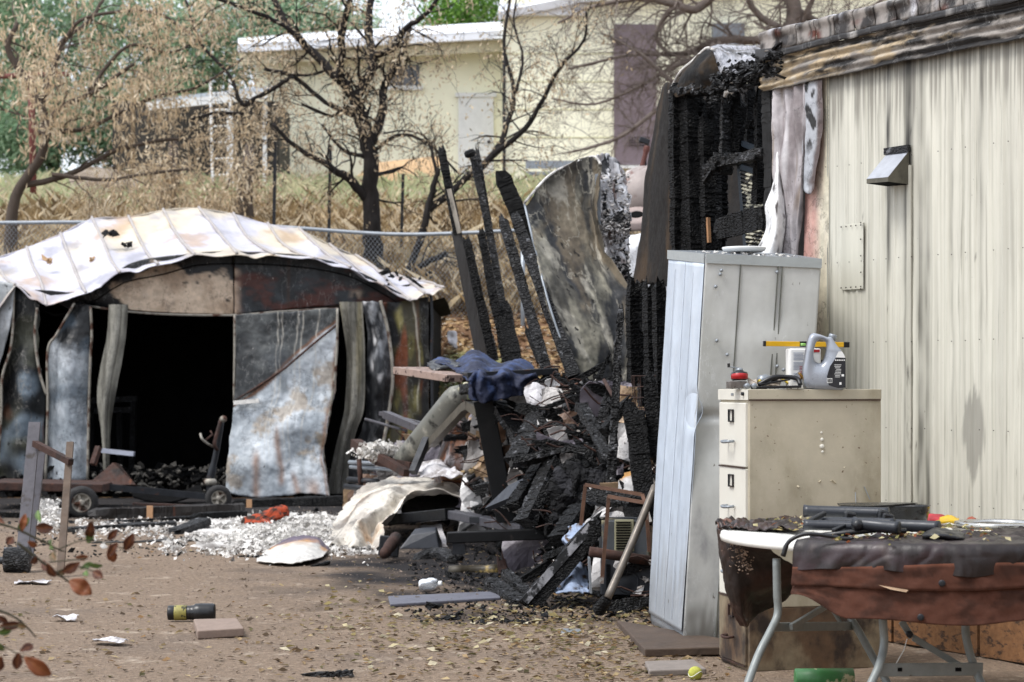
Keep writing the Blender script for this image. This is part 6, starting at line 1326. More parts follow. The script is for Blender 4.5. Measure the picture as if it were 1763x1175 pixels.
for _ in range(1500):
    px = r.uniform(610, 1140); b.chunk(near(MP(px, r.random()), r.uniform(.008, .03)), r.uniform(.012, .06), r)
o = b.build('pale_ash_bits', mat('ash_bits', '#b5b0aa', .9, 0, .3, 7, .4, layers=[('#5c4638', 4, .5, .6, (1, 1, 1)), ('#2a2a2c', 6, .55, .6, (1, 1, 1))])); o['kind'] = 'stuff'; o['label'] = 'pale ash and paper bits in the rubble'
b = MB()
for _ in range(260):
    px = r.uniform(640, 1130); p = near(MP(px, r.random()), .035); a = r.uniform(0, 6.3); q = p+Vector((math.cos(a)*.25, math.sin(a)*.1, r.uniform(-.12, .16))); b.tube(spline([p, (p+q)/2+Vector((0, 0, r.uniform(-.06, .08))), q], 7), r.choice((.003, .005, .007)), 4)
o = b.build('wire_scraps', m_rust); o['kind'] = 'stuff'; o['label'] = 'thin rusty wires in the rubble'
# crumpled black cloth in the heap
for i, (x, y, w_, h_, Y, c1, c2, lab) in enumerate([(985, 690, 60, 34, 15.6, '#0c0c0f', '#1e1f26', 'crumpled black fabric on the crest of the rubble heap'), (960, 735, 46, 34, 15.3, '#0d0e11', '#26272c', 'burnt black bundle below the black fabric in the heap'),
        (1010, 845, 60, 45, 13.9, '#0c0c0e', '#2a2a2e', 'hollow black burnt bundle in the middle of the heap'), (800, 775, 45, 30, 20.0, '#5a2c16', '#a39790', 'rust stained curved metal drum behind the black post')]):
    g = [[P(x-w_+2*w_*k/4, y-h_+2*h_*j/4+(10 if k in (0, 4) else 0), Y-.14*math.sin(math.pi*k/4)*math.sin(math.pi*(j+.5)/5)) for k in range(5)] for j in range(5)]
    if i == 3:
        o = MB().lathe(P(765, 778, 19.0), (1, .2, -.35), [(0, .27), (.02, .31), (.6, .31), (.62, .27), (.63, .02)], 28).build('rusty_drum', mat('drum', '#8f8a8c', .5, .2, .2, 6, .2, layers=[('#6b4126', 3, .42, .56, (1, 1, 1)), ('#2f1d14', 5, .54, .64, (1, 1, 1))]), smooth=True); tag(o, lab, 'drum')
    else:
        o = MB().grid(g, 60, 50, .055, 7, lambda u, v, p, a=c1, b_=c2: mixc(hx(a), hx(b_), ss(-.1, .6, fb(p.x*7, p.y*7, p.z*7)))).build('black_fabric', m_tarp if i == 0 else m_matte, smooth=False, solid=.02); tag(o, lab, 'fabric')
# loose boards of the heap
GB = 'charred boards lying in the rubble'
for i, (a, b2, w_, h_, m, lab) in enumerate([
    ((925, 712, 15.2), (890, 790, 14.9), .20, .05, m_char_ash_glint, 'wide grey charred plank lying steeply left in the heap'),
    ((885, 705, 15.9), (845, 690, 16.2), .30, .04, m_char_ash_glint, 'crackled charred plank just right of the blue cloth'),
    ((865, 702, 15.7), (905, 770, 15.4), .22, .05, m_char_ash_glint, 'crackled plank sloping down behind the black post'),
    ((1032, 765, 14.6), (880, 798, 14.5), .16, .05, m_char_ash_glint, 'ash and glint flecked flat board across the middle of the heap'),
    ((1045, 690, 14.4), (1030, 780, 14.2), .09, .08, m_char_ash_glint, 'charred limb bending down from the heap crest'),
    ((1028, 760, 14.1), (1062, 845, 13.9), .07, .07, m_char, 'charred stick running down right into the heap'),
    ((955, 790, 14.5), (905, 900, 14.2), .14, .09, m_char_ash_glint, 'thick charred beam sloping to the steel stand foot'),
    ((930, 800, 14.7), (885, 872, 14.4), .12, .08, m_char, 'charred beam beside the thick one near the stand'),
    ((1010, 800, 14.0), (960, 812, 14.0), .09, .07, m_char, 'short charred block below the flat board'),
    ((880, 795, 15.0), (915, 802, 14.9), .07, .06, m_char, 'charred stub end at the left of the heap'),
    ((1050, 790, 13.8), (1000, 700, 14.4), .09, .06, m_char_ash_glint, 'charred plank lying diagonally under the slender pole'),
    ((1000, 870, 13.6), (960, 930, 13.3), .13, .07, m_char, 'charred slab low in the middle of the heap'),
    ((1100, 860, 13.0), (1010, 855, 13.2), .12, .09, m_char_ash_glint, 'charred log behind the rusty wire frames'),
    ((1080, 690, 14.0), (1040, 745, 13.8), .07, .06, m_char, 'curved charred bar beside the wire basket'),
    ((715, 800, 20.4), (760, 700, 20.8), .08, .07, m_char, 'charred bar behind the gas cylinder'),
    ((880, 656, 17.0), (800, 672, 17.6), .12, .08, m_char_ash_glint, 'charred plank end below the blue cloth table'),
    ((940, 960, 13.9), (1010, 935, 13.6), .07, .06, m_char, 'small charred bar in front of the heap'),
    ((860, 905, 16.2), (905, 880, 16.0), .06, .05, m_char, 'short charred bar by the black post foot'),
    ((1118, 1034, 12.6), (1030, 1052, 12.4), .09, .08, m_char_ash_glint, 'charred log on the ground below the scorched unit'),
    ((995, 1005, 13.6), (1045, 1020, 13.2), .06, .06, m_char, 'charred stub under the leaning charred beam')]):
    board('charred_board', a, b2, w_, h_, 400+i, lab, GB, m=m, jit=.012, up=(0, .3, 1))
r = random.Random(99); b = MB(); b2_ = MB()
for i in range(330):
    px = r.choice((r.uniform(620, 1120), r.gauss(980, 70), r.uniform(640, 860))); px = min(max(px, 620), 1120); v = r.random(); p = near(MP(px, v), r.uniform(.015, .035))
    a = r.uniform(0, 3.14); L_ = r.uniform(.15, .6); d = Vector((math.cos(a), r.uniform(-.4, .4), math.sin(a)*.8))*L_*.5
    (b if i % 2 else b2_).char(p-d, p+d, r.uniform(.02, .10), r.uniform(.02, .05), up=(0, 1, .2), seed=900+i, cell=.05)
o = b.build('charred_sticks', m_char); o['kind'] = 'stuff'; o['label'] = 'tangle of charred splinters in the heap'
o = b2_.build('charred_sticks', m_char_ash_glint); o['kind'] = 'stuff'; o['label'] = 'tangle of ash grey splinters in the heap'
b = MB()
for i in range(210):
    px = r.choice((r.uniform(610, 860), r.uniform(640, 1120))); p = near(MP(px, r.random()), r.uniform(.025, .042)); s_ = r.choice((r.uniform(.03, .09), r.uniform(.05, .17)))
    g = [[p+Vector((s_*(x-1)+r.uniform(-.3, .3)*s_, s_*.6*(y-1)*r.uniform(-1, 1), s_*.8*(y-1)+r.uniform(-.3, .3)*s_)) for x in range(3)] for y in range(3)]
    c0 = r.choice([hx(q) for q in ('#b9b5b2', '#8d8884', '#6e5646', '#a58a6c', '#d3d1d0', '#4a4644', '#77717a')]); b.grid(g, 7, 7, .01, 12, lambda u, v, p, c0=c0: c0)
o = b.build('sheet_scraps', m_sheet2, solid=.004); o['kind'] = 'stuff'; o['label'] = 'bent scraps of sheet metal and card in the heap'
# slab of slate
bd = MB().add([P(880, 838, 15.0), P(838, 878, 15.3), P(905, 850, 14.6), P(948, 806, 14.6)], [(0, 1, 2, 3)]).build('grey_slab', mat('slate', '#2f333b', .5, 0, .2, 6, .2), solid=.04); tag(bd, 'smooth dark grey slab lying against the black post', 'slab')
# big leaning charred beam right front, with white flaking edge
bm = thing('charred_beam', 'thick charred beam leaning up from the dirt, its upper edge whitened', 'beam', G(905, 1050))
MB().char(P(908, 1046, 12.85), P(1036, 895, 13.0), .125, .10, seed=31, up=(0, 1, 0), taper=.95, cell=.06).build('beam', m_char, bm)
MB().bar(P(903, 1036, 12.80), P(1028, 894, 12.96), .05, .014, up=(0, 1, 0)).build('whitened_edge', mat('whitened', '#8a8a8e', .8, 0, .5, 12, .6, st=(1, 1, 1), layers=[('#17181a', 10, .46, .54, (1, 1, 1))]), bm)
board('charred_beam', (842, 1002, 13.7), (900, 1046, 13.0), .11, .08, 32, 'short thick charred beam lying flat left of the leaning beam', 'charred beams on the dirt', m=m_char_ash_glint, up=(0, 0, 1), catg='beam')
board('charred_beam', (868, 985, 13.9), (912, 1030, 13.3), .07, .07, 33, 'thinner charred beam tucked behind the short thick one', 'charred beams on the dirt', m=m_char_ash_glint, up=(0, 0, 1), catg='beam')

# ---- grinder stand / table with blue cloth
sdn = thing('steel_stand', 'black square steel post on a crossed beam base holding a small board top', 'stand', P(850, 900, 16.0))
MB().bar(P(872, 898, 15.9), P(832, 690, 15.9), .15, .13, up=(0, 1, 0)).build('post', m_blackp, sdn, bevel=.006)
MB().bar(P(648, 898, 18.6), P(775, 885, 17.4), .10, .09).build('base_beam', m_blackp, sdn, bevel=.006)
MB().bar(P(770, 884, 17.6), P(906, 912, 15.6), .11, .07).build('base_beam', mat('grey_beam', '#4a4a50', .5, .2, .25, 8, .2), sdn, bevel=.006)
MB().bar(P(770, 926, 14.9), P(972, 918, 14.9), .12, .075).build('base_beam', m_blackp, sdn, bevel=.006)
MB().bar(P(810, 895, 16.6), P(910, 898, 16.4), .05, .05).build('base_beam', m_dsteel, sdn, bevel=.004)
for x, y, Y in ((790, 948, 14.9), (968, 940, 14.9)): MB().bar(P(x, y-18, Y), P(x, y+6, Y), .09, .09).build('foot', m_dsteel, sdn)
m_pb = mat('pink_board', '#8f7b71', .75, 0, .25, 12, .3, layers=[('#2a1712', 16, .56, .62, (1, 1, 1))])
MB().bar(P(706, 638, 16.4), P(800, 652, 15.6), .3, .055).build('board_top', m_pb, sdn, bevel=.004)
MB().bar(P(790, 648, 15.7), P(945, 640, 15.9), .5, .05).build('plate_top', m_dsteel, sdn, bevel=.004)
MB().bar(P(826, 690, 15.9), P(838, 660, 15.9), .3, .1).build('head_block', m_blackp, sdn, bevel=.01)
# blue cloth
def bc(u, v, p): return mixc(hx('#151d36'), hx('#33456e'), ss(-.2, .6, fb(p.x*9, p.y*9, p.z*9)+.5*(.35-v)))
g = [[P(735, 630, 16.6), P(775, 616, 16.8), P(815, 610, 16.8), P(865, 620, 16.8), P(915, 632, 16.6)], [P(768, 634, 16.1), P(798, 622, 16.1), P(835, 622, 16.1), P(875, 630, 16.1), P(922, 636, 16.1)],
     [P(800, 648, 15.55), P(820, 640, 15.5), P(850, 642, 15.5), P(885, 642, 15.55), P(924, 644, 15.6)], [P(806, 665, 15.5), P(824, 662, 15.42), P(852, 664, 15.45), P(888, 660, 15.5), P(926, 658, 15.6)], [P(808, 684, 15.5), P(828, 692, 15.42), P(856, 690, 15.45), P(890, 684, 15.5), P(924, 668, 15.6)]]
cl = MB().grid(g, 70, 60, .018, 9, bc, lambda u, v, p: Vector((0, -.035*math.sin(u*24+3*n3(u*4, v*3, 2))*ss(.2, .6, v), .035*math.sin(u*15+v*8)*(1-v)))).build('blue_cloth', mat('cloth_blue', attr=True, rough=.75, var=.2, vsc=20, bump=.3, bs=25, bd=.015), smooth=True, solid=.01)
tag(cl, 'dark blue crumpled cloth draped over the black steel stand', 'cloth')
o = MB().grid([[P(735, 628, 16.5), P(765, 622, 16.5), P(800, 626, 16.4)], [P(745, 638, 16.0), P(775, 634, 16.0), P(802, 636, 16.0)]], 16, 8, .02, 14).build('burnt_rag', m_black, smooth=True, solid=.02); tag(o, 'flat black burnt rag left of the blue cloth on the board', 'rag')
# gas cylinder
gc = thing('gas_cylinder', 'grey steel gas cylinder leaning across the rubble toward the blue cloth', 'gas cylinder', P(685, 790, 19.6))
a_, b_ = P(700, 790, 19.4), P(795, 672, 18.6); ax = (b_-a_); L_ = ax.length
MB().lathe(a_, ax, [(-.12, .0), (-.12, .10), (-.08, .112), (L_*.86, .112), (L_*.92, .104), (L_*.97, .075), (L_*1.0, .04)], 30).build('body', mat('cyl_grey', '#6f6f68', .5, .25, .15, 3, .12, layers=[('#96948a', 6, .55, .7, (1, 1, 1)), ('#2b2a27', 5, .56, .64, (1, 1, 1))]), gc, True)
MB().lathe(a_+ax*1.01, ax, [(-.02, .04), (.03, .038), (.04, .028), (.11, .024), (.12, .01)], 14).build('valve', mat('valve_pale', '#b8b49c', .5, .3), gc, True)
# bent steel bars, brackets
def rod(name, pts, rr, m, lab, catg, grp=None, n=7, square=False):
    P3 = [P(*p) for p in pts]; b = MB()
    if square:
        for i in range(len(P3)-1): b.bar(P3[i], P3[i+1], rr*2, rr*2)
    else: b.tube(spline(P3, max(8, 6*len(P3))) if len(P3) > 2 else P3, rr, n)
    o = b.build(name, m, smooth=not square); tag(o, lab, catg, grp); return o
m_alu = mat('dull_alu', '#535156', .5, .3, .25, 9, .2, layers=[('#3a3430', 7, .55, .65, (1, 1, 1))])
rod('angle_bar', [(664, 714, 20.5), (745, 748, 19)], .035, m_alu, 'wider of the two dull bars crossing before the gas cylinder', 'bar', square=True)
rod('angle_bar', [(655, 712, 20.6), (725, 730, 19.6)], .018, m_alu, 'thin dull bar just above the wider crossing bar', 'bar', square=True)
rod('angle_bar', [(629, 722, 20.9), (700, 742, 20.)], .014, m_alu, 'thin bar pointing left beyond the crossing bars', 'bar')
rod('bracket', [(735, 756, 18.6), (711, 814, 18.4)], .03, m_dsteel, 'dark steel strut running down from the crossing bars', 'bar', square=True)
rod('bent_bar', [(742, 764, 18.6), (800, 702, 17.8), (808, 698, 17.6), (826, 712, 17.4)], .035, mat('olive_steel', '#59544a', .5, .3, .3, 8), 'olive grey bent steel bar under the gas cylinder neck', 'bar', square=True)
rod('rusty_beam', [(612, 765, 20.2), (655, 792, 19.6), (712, 806, 19.2)], .05, m_rust, 'rusty brown bracketed rail below the gas cylinder', 'rail', square=True)
rod('rusty_beam', [(655, 788, 19.4), (700, 815, 19.1)], .035, m_rust, 'short rusty rail piece overlapping the longer rusty rail', 'rail', square=True)
for i, (x0, y0, x1, y1) in enumerate([(601, 796, 680, 800), (603, 804, 695, 811), (595, 838, 640, 842), (600, 826, 650, 830)]):
    rod('thin_pipe', [(x0, y0, 20.6), (x1, y1, 20.2)], .02 if i < 2 else .03, m_galv if i < 2 else m_dsteel, ['upper pale pipe sticking out left below the rusty rail', 'lower pale pipe sticking out left below the rusty rail', 'lowest dark pipe above the crumpled metal sheet', 'dark pipe between the pale pipes and the lowest pipe'][i], 'pipe', 'thin pipes by the shed corner')
rod('thin_pipe', [(618, 790, 20.4), (622, 850, 20.4)], .025, m_rust, 'upright rusty pipe stub by the shed corner', 'pipe')
rod('wooden_pole', [(778, 822, 18.6), (900, 780, 16.2)], .028, mat('pole_wood', '#9c8358', .7, 0, .25, 9, .2, layers=[('#332a20', 5, .55, .66, (1, 1, 1))]), 'tan wooden pole lying behind the black post', 'pole')
rod('rusty_rod', [(800, 835, 18.0), (905, 785, 16.0)], .014, m_rust, 'thin rusty rod lying under the tan wooden pole', 'rod')
for i, pts in enumerate([[(880, 750, 15.6), (905, 755, 15.4), (940, 770, 15.2)], [(885, 742, 15.7), (885, 775, 15.5)], [(908, 700, 15.7), (880, 750, 15.6)], [(900, 712, 15.7), (925, 740, 15.5)], [(1040, 655, 14.6), (1065, 700, 14.2)]]):
    rod('rusty_rod', pts, .014, m_rust, ['bent rusty rod right of the post in the heap', 'upright rusty rod stub right of the post', 'rusty rod slanting beside the white crumpled sheet', 'short rusty rod under the white crumpled sheet', 'rusty rod high up beside the slender charred pole'][i], 'rod', 'rusty rods in the heap')
# white crumpled pieces
def wsheet(name, lab, catg, rows, cf, nu=30, nv=24, dis=.02, m=None, dsc=6, solid=.006, smooth=True):
    o = MB().grid([[P(*q) for q in r_] for r_ in rows], nu, nv, dis, dsc, cf).build(name, m or m_matte, smooth=smooth, solid=solid); tag(o, lab, catg); return o
wh = lambda u, v, p: mixc(hx('#c9c7ca'), hx('#857f7c'), ss(-.1, .6, fb(p.x*6, p.y*6, p.z*6)))
wsheet('white_sheet', 'white crumpled sheet standing right of the blue cloth', 'sheet', [[(903, 668, 15.3), (922, 660, 15.3), (944, 666, 15.3)], [(906, 690, 15.28), (930, 690, 15.22), (953, 688, 15.28)], [(920, 712, 15.25), (938, 714, 15.2), (957, 708, 15.22)], [(944, 722, 15.2), (952, 730, 15.18), (958, 732, 15.2)]], wh, dis=.02, smooth=False)
wsheet('paper_stack', 'crumpled lilac white papers by the rusty drum', 'paper', [[(722, 800, 19.2), (745, 790, 19.), (768, 800, 18.8)], [(718, 815, 18.7), (745, 806, 18.5), (788, 812, 18.2)], [(726, 822, 18.3), (760, 822, 18.1), (795, 818, 18.)]], wh, dis=.04)
wsheet('burnt_paper', 'torn white paper caught on the bank behind the fence post', 'paper', [[(769, 572, 27.6), (786, 570, 27.6)], [(772, 585, 27.5), (789, 590, 27.5)], [(777, 594, 27.5), (788, 602, 27.5)]], wh, 14, 14, .03)
wsheet('white_block', 'pale torn board piece lying before the rubble behind the pole', 'board piece', [[(893, 660, 16.), (935, 670, 15.6)], [(898, 650, 16.2), (940, 658, 15.8)]], wh, 12, 6, .02)
# large crumpled metal sheet, lying
def cmc(u, v, p):
    c = mixc(hx('#c9c3b8'), hx('#a49c92'), ss(-.2, .5, fb(p.x*2.5, p.y*1.5, 3))); c = mixc(c, hx('#b98f5e'), .5*ss(.2, .6, n3(p.x*4, p.y*3, 14))); return mixc(c, hx('#5b554f'), .7*ss(.25, .5, n3(p.x*3+3, p.y*3, 24)))
cm = thing('crumpled_metal_sheet', 'large crumpled cream metal sheet lying left of the black stand', 'metal sheet', P(640, 920, 18.5))
rows = [[(640, 830, 20.6), (690, 822, 20.6), (740, 826, 20.2), (790, 830, 19.6), (845, 862, 18.6)], [(612, 850, 20.), (660, 838, 19.8), (712, 836, 19.4), (770, 836, 19.), (838, 866, 18.3)], [(590, 880, 19.4), (625, 858, 19.1), (668, 846, 18.7), (700, 862, 18.7), (722, 842, 18.5)],
        [(575, 905, 18.9), (610, 890, 18.5), (648, 878, 18.4), (668, 890, 18.4), (690, 880, 18.4)], [(560, 935, 18.1), (590, 925, 17.9), (612, 905, 17.8), (640, 925, 17.9), (660, 900, 17.9)], [(552, 948, 17.6), (580, 946, 17.5), (610, 948, 17.5), (640, 948, 17.5), (664, 945, 17.5)]]
MB().grid([[P(q[0], q[1], q[2]*.983) for q in r_] for r_ in rows], 100, 90, .03, 4.5, cmc, lambda u, v, p: Vector((0, 0, .05*math.sin(u*19+v*4)*ss(.3, .8, v)*(1-.6*u)))).build('sheet', m_sheet2, cm, True, solid=.01)
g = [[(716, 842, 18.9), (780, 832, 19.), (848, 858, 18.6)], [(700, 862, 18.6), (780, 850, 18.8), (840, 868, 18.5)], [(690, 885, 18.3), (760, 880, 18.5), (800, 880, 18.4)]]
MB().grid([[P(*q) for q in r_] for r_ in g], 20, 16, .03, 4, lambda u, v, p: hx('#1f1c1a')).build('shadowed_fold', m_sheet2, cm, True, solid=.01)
wsheet('bleached_sheet', 'small bleached metal sheet with burnt lilac edge lying flat on the dirt', 'metal sheet', [[(486, 932, 17.3), (520, 922, 17.3), (548, 926, 17.2), (566, 945, 16.9)], [(456, 952, 16.6), (500, 940, 16.5), (540, 940, 16.5), (562, 952, 16.5)], [(442, 968, 15.9), (490, 970, 15.7), (530, 966, 15.8), (556, 958, 16.2)]],
       lambda u, v, p: mixc(mixc(hx('#c9c6c0'), hx('#b98a58'), ss(.35, .55, .9-v+.25*n3(u*5, v*4, 2))), hx('#5b5060'), ss(.60, .82, .95-v+.18*n3(u*7, v*5, 5))), 40, 24, .02, m_sheet2, 4)
# white insulation fluff, uncountable
r = random.Random(41); b = MB()
def flake(p, s_):
    u = Vector((r.gauss(0, 1), r.gauss(0, 1), r.gauss(0, .6))).normalized()*s_; v = u.cross(Vector((r.gauss(0, 1), r.gauss(0, 1), r.gauss(0, 1)))).normalized()*s_*r.uniform(.3, .9)
    b.add([p-u, p-v+Vector((0, 0, s_*.3)), p+u*r.uniform(.5, 1), p+v], [(0, 1, 2), (0, 2, 3)])
for _ in range(16000):
    px = r.choice((r.gauss(430, 75), r.gauss(540, 60), r.uniform(280, 640))); py = r.choice((r.gauss(915, 14), r.gauss(935, 12), r.uniform(890, 958)))
    if py < 884 or px > 655 or fb(px*.025, py*.08, 4) < -.02-.2*(px > 400): continue
    q = G(px, py); h = .06*math.exp(-((px-530)/110)**2)*max(0, 1-abs(py-918)/38); flake(Vector((q.x, q.y, .010+h*r.uniform(.7, 1)+.010*r.random())), r.choice((r.uniform(.005, .018), r.uniform(.008, .024), r.uniform(.01, .045))))
for _ in range(2500):
    px, py = r.choice(((r.gauss(75, 14), r.gauss(882, 9)), (r.gauss(85, 9), r.gauss(905, 10)), (r.uniform(130, 300), r.gauss(912, 8)))); q = G(px, max(py, 870)); flake(q+Vector((0, 0, r.uniform(.01, .10)*(px < 120)+.015)), r.uniform(.01, .035))
for _ in range(1500): flake(P(r.gauss(655, 16), r.gauss(778, 6), 19.5+r.uniform(-.1, .1)), r.uniform(.01, .035))
o = b.build('insulation_fluff', m_ash)
rows = []
def bedc(u, v, p): return mixc(hx('#cbc8c4'), hx('#6d6864'), ss(-.1, .5, fb(p.x*3, p.y*1.6, 5)))
def bedd(u, v, p):
    k = min(u, 1-u)*6; k2 = min(v, 1-v)*5; m_ = min(1, k, k2)+.55*fb(p.x*2.2, p.y*.9, 9)-.25*(1-ss(.2, .5, u))
    return Vector((0, 0, -.03+.055*ss(.1, .9, m_)+.012*fb(p.x*14, p.y*10, 2)))
bed = MB().grid([[G(x, y)+Vector((0, 0, 0)) for x in (290, 380, 470, 560, 655)] for y in (885, 905, 930, 958)], 120, 70, 0, 1, bedc, bedd).build('ash_bed', m_matte, smooth=False); bed['kind'] = 'stuff'; bed['label'] = 'bed of pale ash before the shed'; o['kind'] = 'stuff'; o['label'] = 'white shredded insulation spread before the shed'
# orange tool
og = thing('orange_tool', 'melted orange power tool lying on the white insulation', 'power tool', G(462, 905))
g = [[(478, 882, 20.6), (494, 880, 20.6), (496, 888, 20.5)], [(455, 890, 20.4), (476, 886, 20.3), (488, 894, 20.3)], [(430, 897, 20.2), (455, 897, 20.1), (470, 902, 20.1)], [(424, 905, 20.1), (446, 908, 20.0), (458, 908, 20.)]]
MB().grid([[P(*q)+Vector((0, -.2, .03)) for q in r_] for r_ in g], 26, 24, .03, 9, lambda u, v, p: mixc(hx('#9c3f22'), hx('#2e231d'), ss(-.05, .15, fb(u*5, v*6, 3)+.6*(v-.55)))).build('housing', m_matte, og, True, solid=.05)
MB().tube(spline([P(440, 905, 19.8), P(455, 912, 19.7), P(466, 904, 19.7), P(452, 896, 19.8)], 16), .02, 6).build('handle', mat('orange2', '#8f3a1c', .6), og, True)
# long charred logs before the shed
GL = 'charred logs before the shed'
for i, (a, b2, w_, h_, m, lab) in enumerate([((160, 888, 21.2), (420, 878, 21.6), .14, .13, m_brd, 'long charred log with raw wood ends before the doorway'), ((400, 874, 23.4), (592, 866, 23.6), .20, .16, m_char, 'thick crackled charred log under the leaning door'),
        ((108, 920, 19.4), (300, 908, 20.0), .17, .12, m_char_ash_glint, 'grey scaly charred log left in front of the doorway'), ((152, 942, 17.9), (400, 935, 18.2), .09, .08, m_brd, 'thin charred log nearest the bare dirt at left'),
        ((300, 918, 19.0), (352, 898, 19.6), .13, .07, m_char_ash_glint, 'short charred slab slanting into the white insulation'), ((330, 893, 20.8), (420, 888, 21.2), .12, .10, m_char, 'charred piece behind the orange tool'),
        ((180, 905, 20.5), (330, 896, 20.8), .10, .08, m_char, 'charred log between the long log and the grey scaly one'), ((-30, 890, 21.5), (120, 893, 21.5), .12, .10, m_char, 'charred log at the left edge below the cart'),
        ((590, 862, 23.2), (650, 858, 23.0), .14, .10, m_char, 'charred stub end at the foot of the shed corner')]):
    board('charred_log', a, b2, w_, h_, 500+i, lab, GL, m=m, up=(0, 0, 1), catg='log', taper=1)
for x in (258, 429): 
    o = MB().box(P(x, 883 if x < 300 else 871, 21.25 if x < 300 else 23.25), (.06, .03, .14)).build('raw_wood_patch', mat('rawwood', '#b98f6a', .8)); tag(o, 'pale unburnt wood block on the %s log before the shed' % ('long charred' if x < 300 else 'thick crackled'), 'wood block')
# left upright boards
GU = 'scorched stakes standing at the left'
for i, (a, b2, w_, m, lab) in enumerate([((60, 728, 15.6), (36, 925, 15.2), .085, m_alu, 'tallest grey stake at the left edge'), ((70, 778, 16.2), (48, 925, 16.0), .075, m_alu, 'shorter grey stake touching the tallest one'), ((121, 762, 15.2), (104, 935, 14.8), .05, mat('brown_stake', '#5d4e42', .7, 0, .3, 9), 'slim brown stake right of the crossing rusty bar')]):
    q = P(*b2); q.z = min(q.z, .02)
    o = MB().bar(q, P(*a), w_, .03, up=(0, 1, 0)).build('stake', m); tag(o, lab, 'stake', GU)
rod('rusty_bar', [(60, 764, 15.5), (122, 796, 15.1)], .022, m_rust, 'rusty bar joining the stakes at left', 'bar', square=True)
o = MB().lathe(G(6, 985)+Vector((0, 0, .09)), (1, .1, -.02), [(0, .05), (.005, .09), (.19, .095), (.2, .05)], 16).build('log_stub', m_char_ash_glint); tag(o, 'short charred log stub lying at the left edge of the dirt', 'log')
rod('burnt_stick', [(-20, 965, 15.9), (40, 966, 15.8), (62, 960, 15.8)], .03, m_dsteel, 'dark stick lying behind the log stub at left', 'stick')
board('charred_stick', (532, 1163, 9.75), (606, 1159, 9.7), .035, .03, 61, 'thin charred stick on the dirt at the bottom of the picture', None, m=m_char_ash_glint, up=(0, 0, 1), catg='stick', jit=.008)
board('charred_stick', (415, 960, 16.5), (455, 962, 16.4), .06, .05, 62, 'charred piece at the left tip of the small bleached sheet', None, m=m_char, up=(0, 0, 1), catg='stick')
board('charred_stick', (543, 975, 15.7), (566, 969, 15.8), .035, .03, 63, 'tiny charred piece right of the small bleached sheet', None, m=m_char, up=(0, 0, 1), catg='stick')
# torch
tq = thing('torch', 'black torch with yellow labelled handle lying behind the brick', 'torch', G(336, 1072)); c0 = G(288, 1072)+Vector((0, 0, .055)); ax = Vector((1, .06, 0))
MB().lathe(c0, ax, [(0, .02), (.004, .040), (.012, .042), (.10, .042)], 24).build('handle', m_black, tq, True)
MB().lathe(c0+ax*.04, ax, [(0, .0425), (.002, .0435), (.068, .0435), (.07, .0425)], 24).build('label', mat('torch_label', '#8f8746', .5, 0, .3, 30, .1, layers=[('#3a3a22', 30, .52, .58, (1, 1, 1))]), tq, True)
MB().lathe(c0+ax*.10, ax, [(0, .041), (.03, .040), (.05, .043), (.06, .052), (.085, .053), (.10, .053), (.13, .053), (.16, .052), (.172, .046), (.168, .03), (.15, .0)], 24).build('head', m_black, tq, True)
MB().tube([c0+ax*.165+Vector((0, 0, .05)), c0+ax*.185+Vector((0, 0, .03)), c0+ax*.18+Vector((0, 0, -.04))], .005, 6).build('loop', m_black, tq)
# paper scraps
for i, (x, y, s) in enumerate([(190, 1110, .10), (56, 1008, .14), (112, 1070, .08), (1275, 1085, .03)][:3]):
    q = G(x, y); r = random.Random(i); rows = [[q+Vector((s*(a-.5)*1.6, s*(b_-.5)*1.2, .008+.03*r.random())) for a in (0, .33, .66, 1)] for b_ in (0, .33, .66, 1)]
    o = MB().grid(rows, 14, 12, .01, 30, wh).build('paper_scrap', m_matte, solid=.003); tag(o, ['white crumpled paper scrap lower left of the brick', 'flat pale paper scrap behind the red leaved twig', 'grey paper shred on the dirt left of the torch'][i], 'paper', 'paper scraps on the dirt')
# spindle, helmet, tyre piece, gold roll, bottle, plank
sp_ = thing('burnt_spindle', 'burnt spindle with square flange lying on the dirt', 'spindle', G(665, 968)); q = G(660, 970)+Vector((0, 0, .06))
MB().lathe(q, (.18, .9, .25), [(0, .03), (.06, .045), (.12, .04), (.22, .05), (.40, .05)], 14).build('shaft', m_rust, sp_, True)
MB().box(P(670, 941, 16.4), (.16, .04, .16), Matrix.Rotation(.1, 3, 'Y')).build('flange', m_dsteel, sp_, bevel=.01)
hl = thing('black_casing', 'angular black plastic casing lying left of the stand base', 'plastic casing', G(728, 945))
k0 = G(724, 946)
pv = [(-.18, 0, 0), (.16, .0, 0), (.18, .35, 0), (-.14, .4, 0), (-.08, .05, .12), (.13, .03, .15), (.12, .28, .17), (-.06, .3, .15)]
MB().add([k0+Vector(q) for q in pv], [(3, 2, 1, 0), (4, 5, 6, 7), (0, 1, 5, 4), (1, 2, 6, 5), (2, 3, 7, 6), (3, 0, 4, 7)]).build('shell', mat('casing', '#30333a', .5, 0, .15, 9), hl, bevel=.012)
o = MB().grid([[P(722, 905, 18.6), P(758, 900, 18.6)], [P(730, 944, 17.4), P(773, 948, 17.4)]], 8, 8, .03, 5, wh).build('white_card', m_matte, solid=.01); tag(o, 'white card leaning behind the black plastic casing', 'card')
o = MB().tube(spline([P(712, 972, 16.2), P(735, 958, 16.4), P(765, 956, 16.3), P(778, 966, 16.0)], 20), [.04]*3+[.06]*14+[.04]*3, 8).build('tyre_fragment', m_char_ash_glint); tag(o, 'curved charred tyre fragment on the dirt before the stand', 'tyre piece')
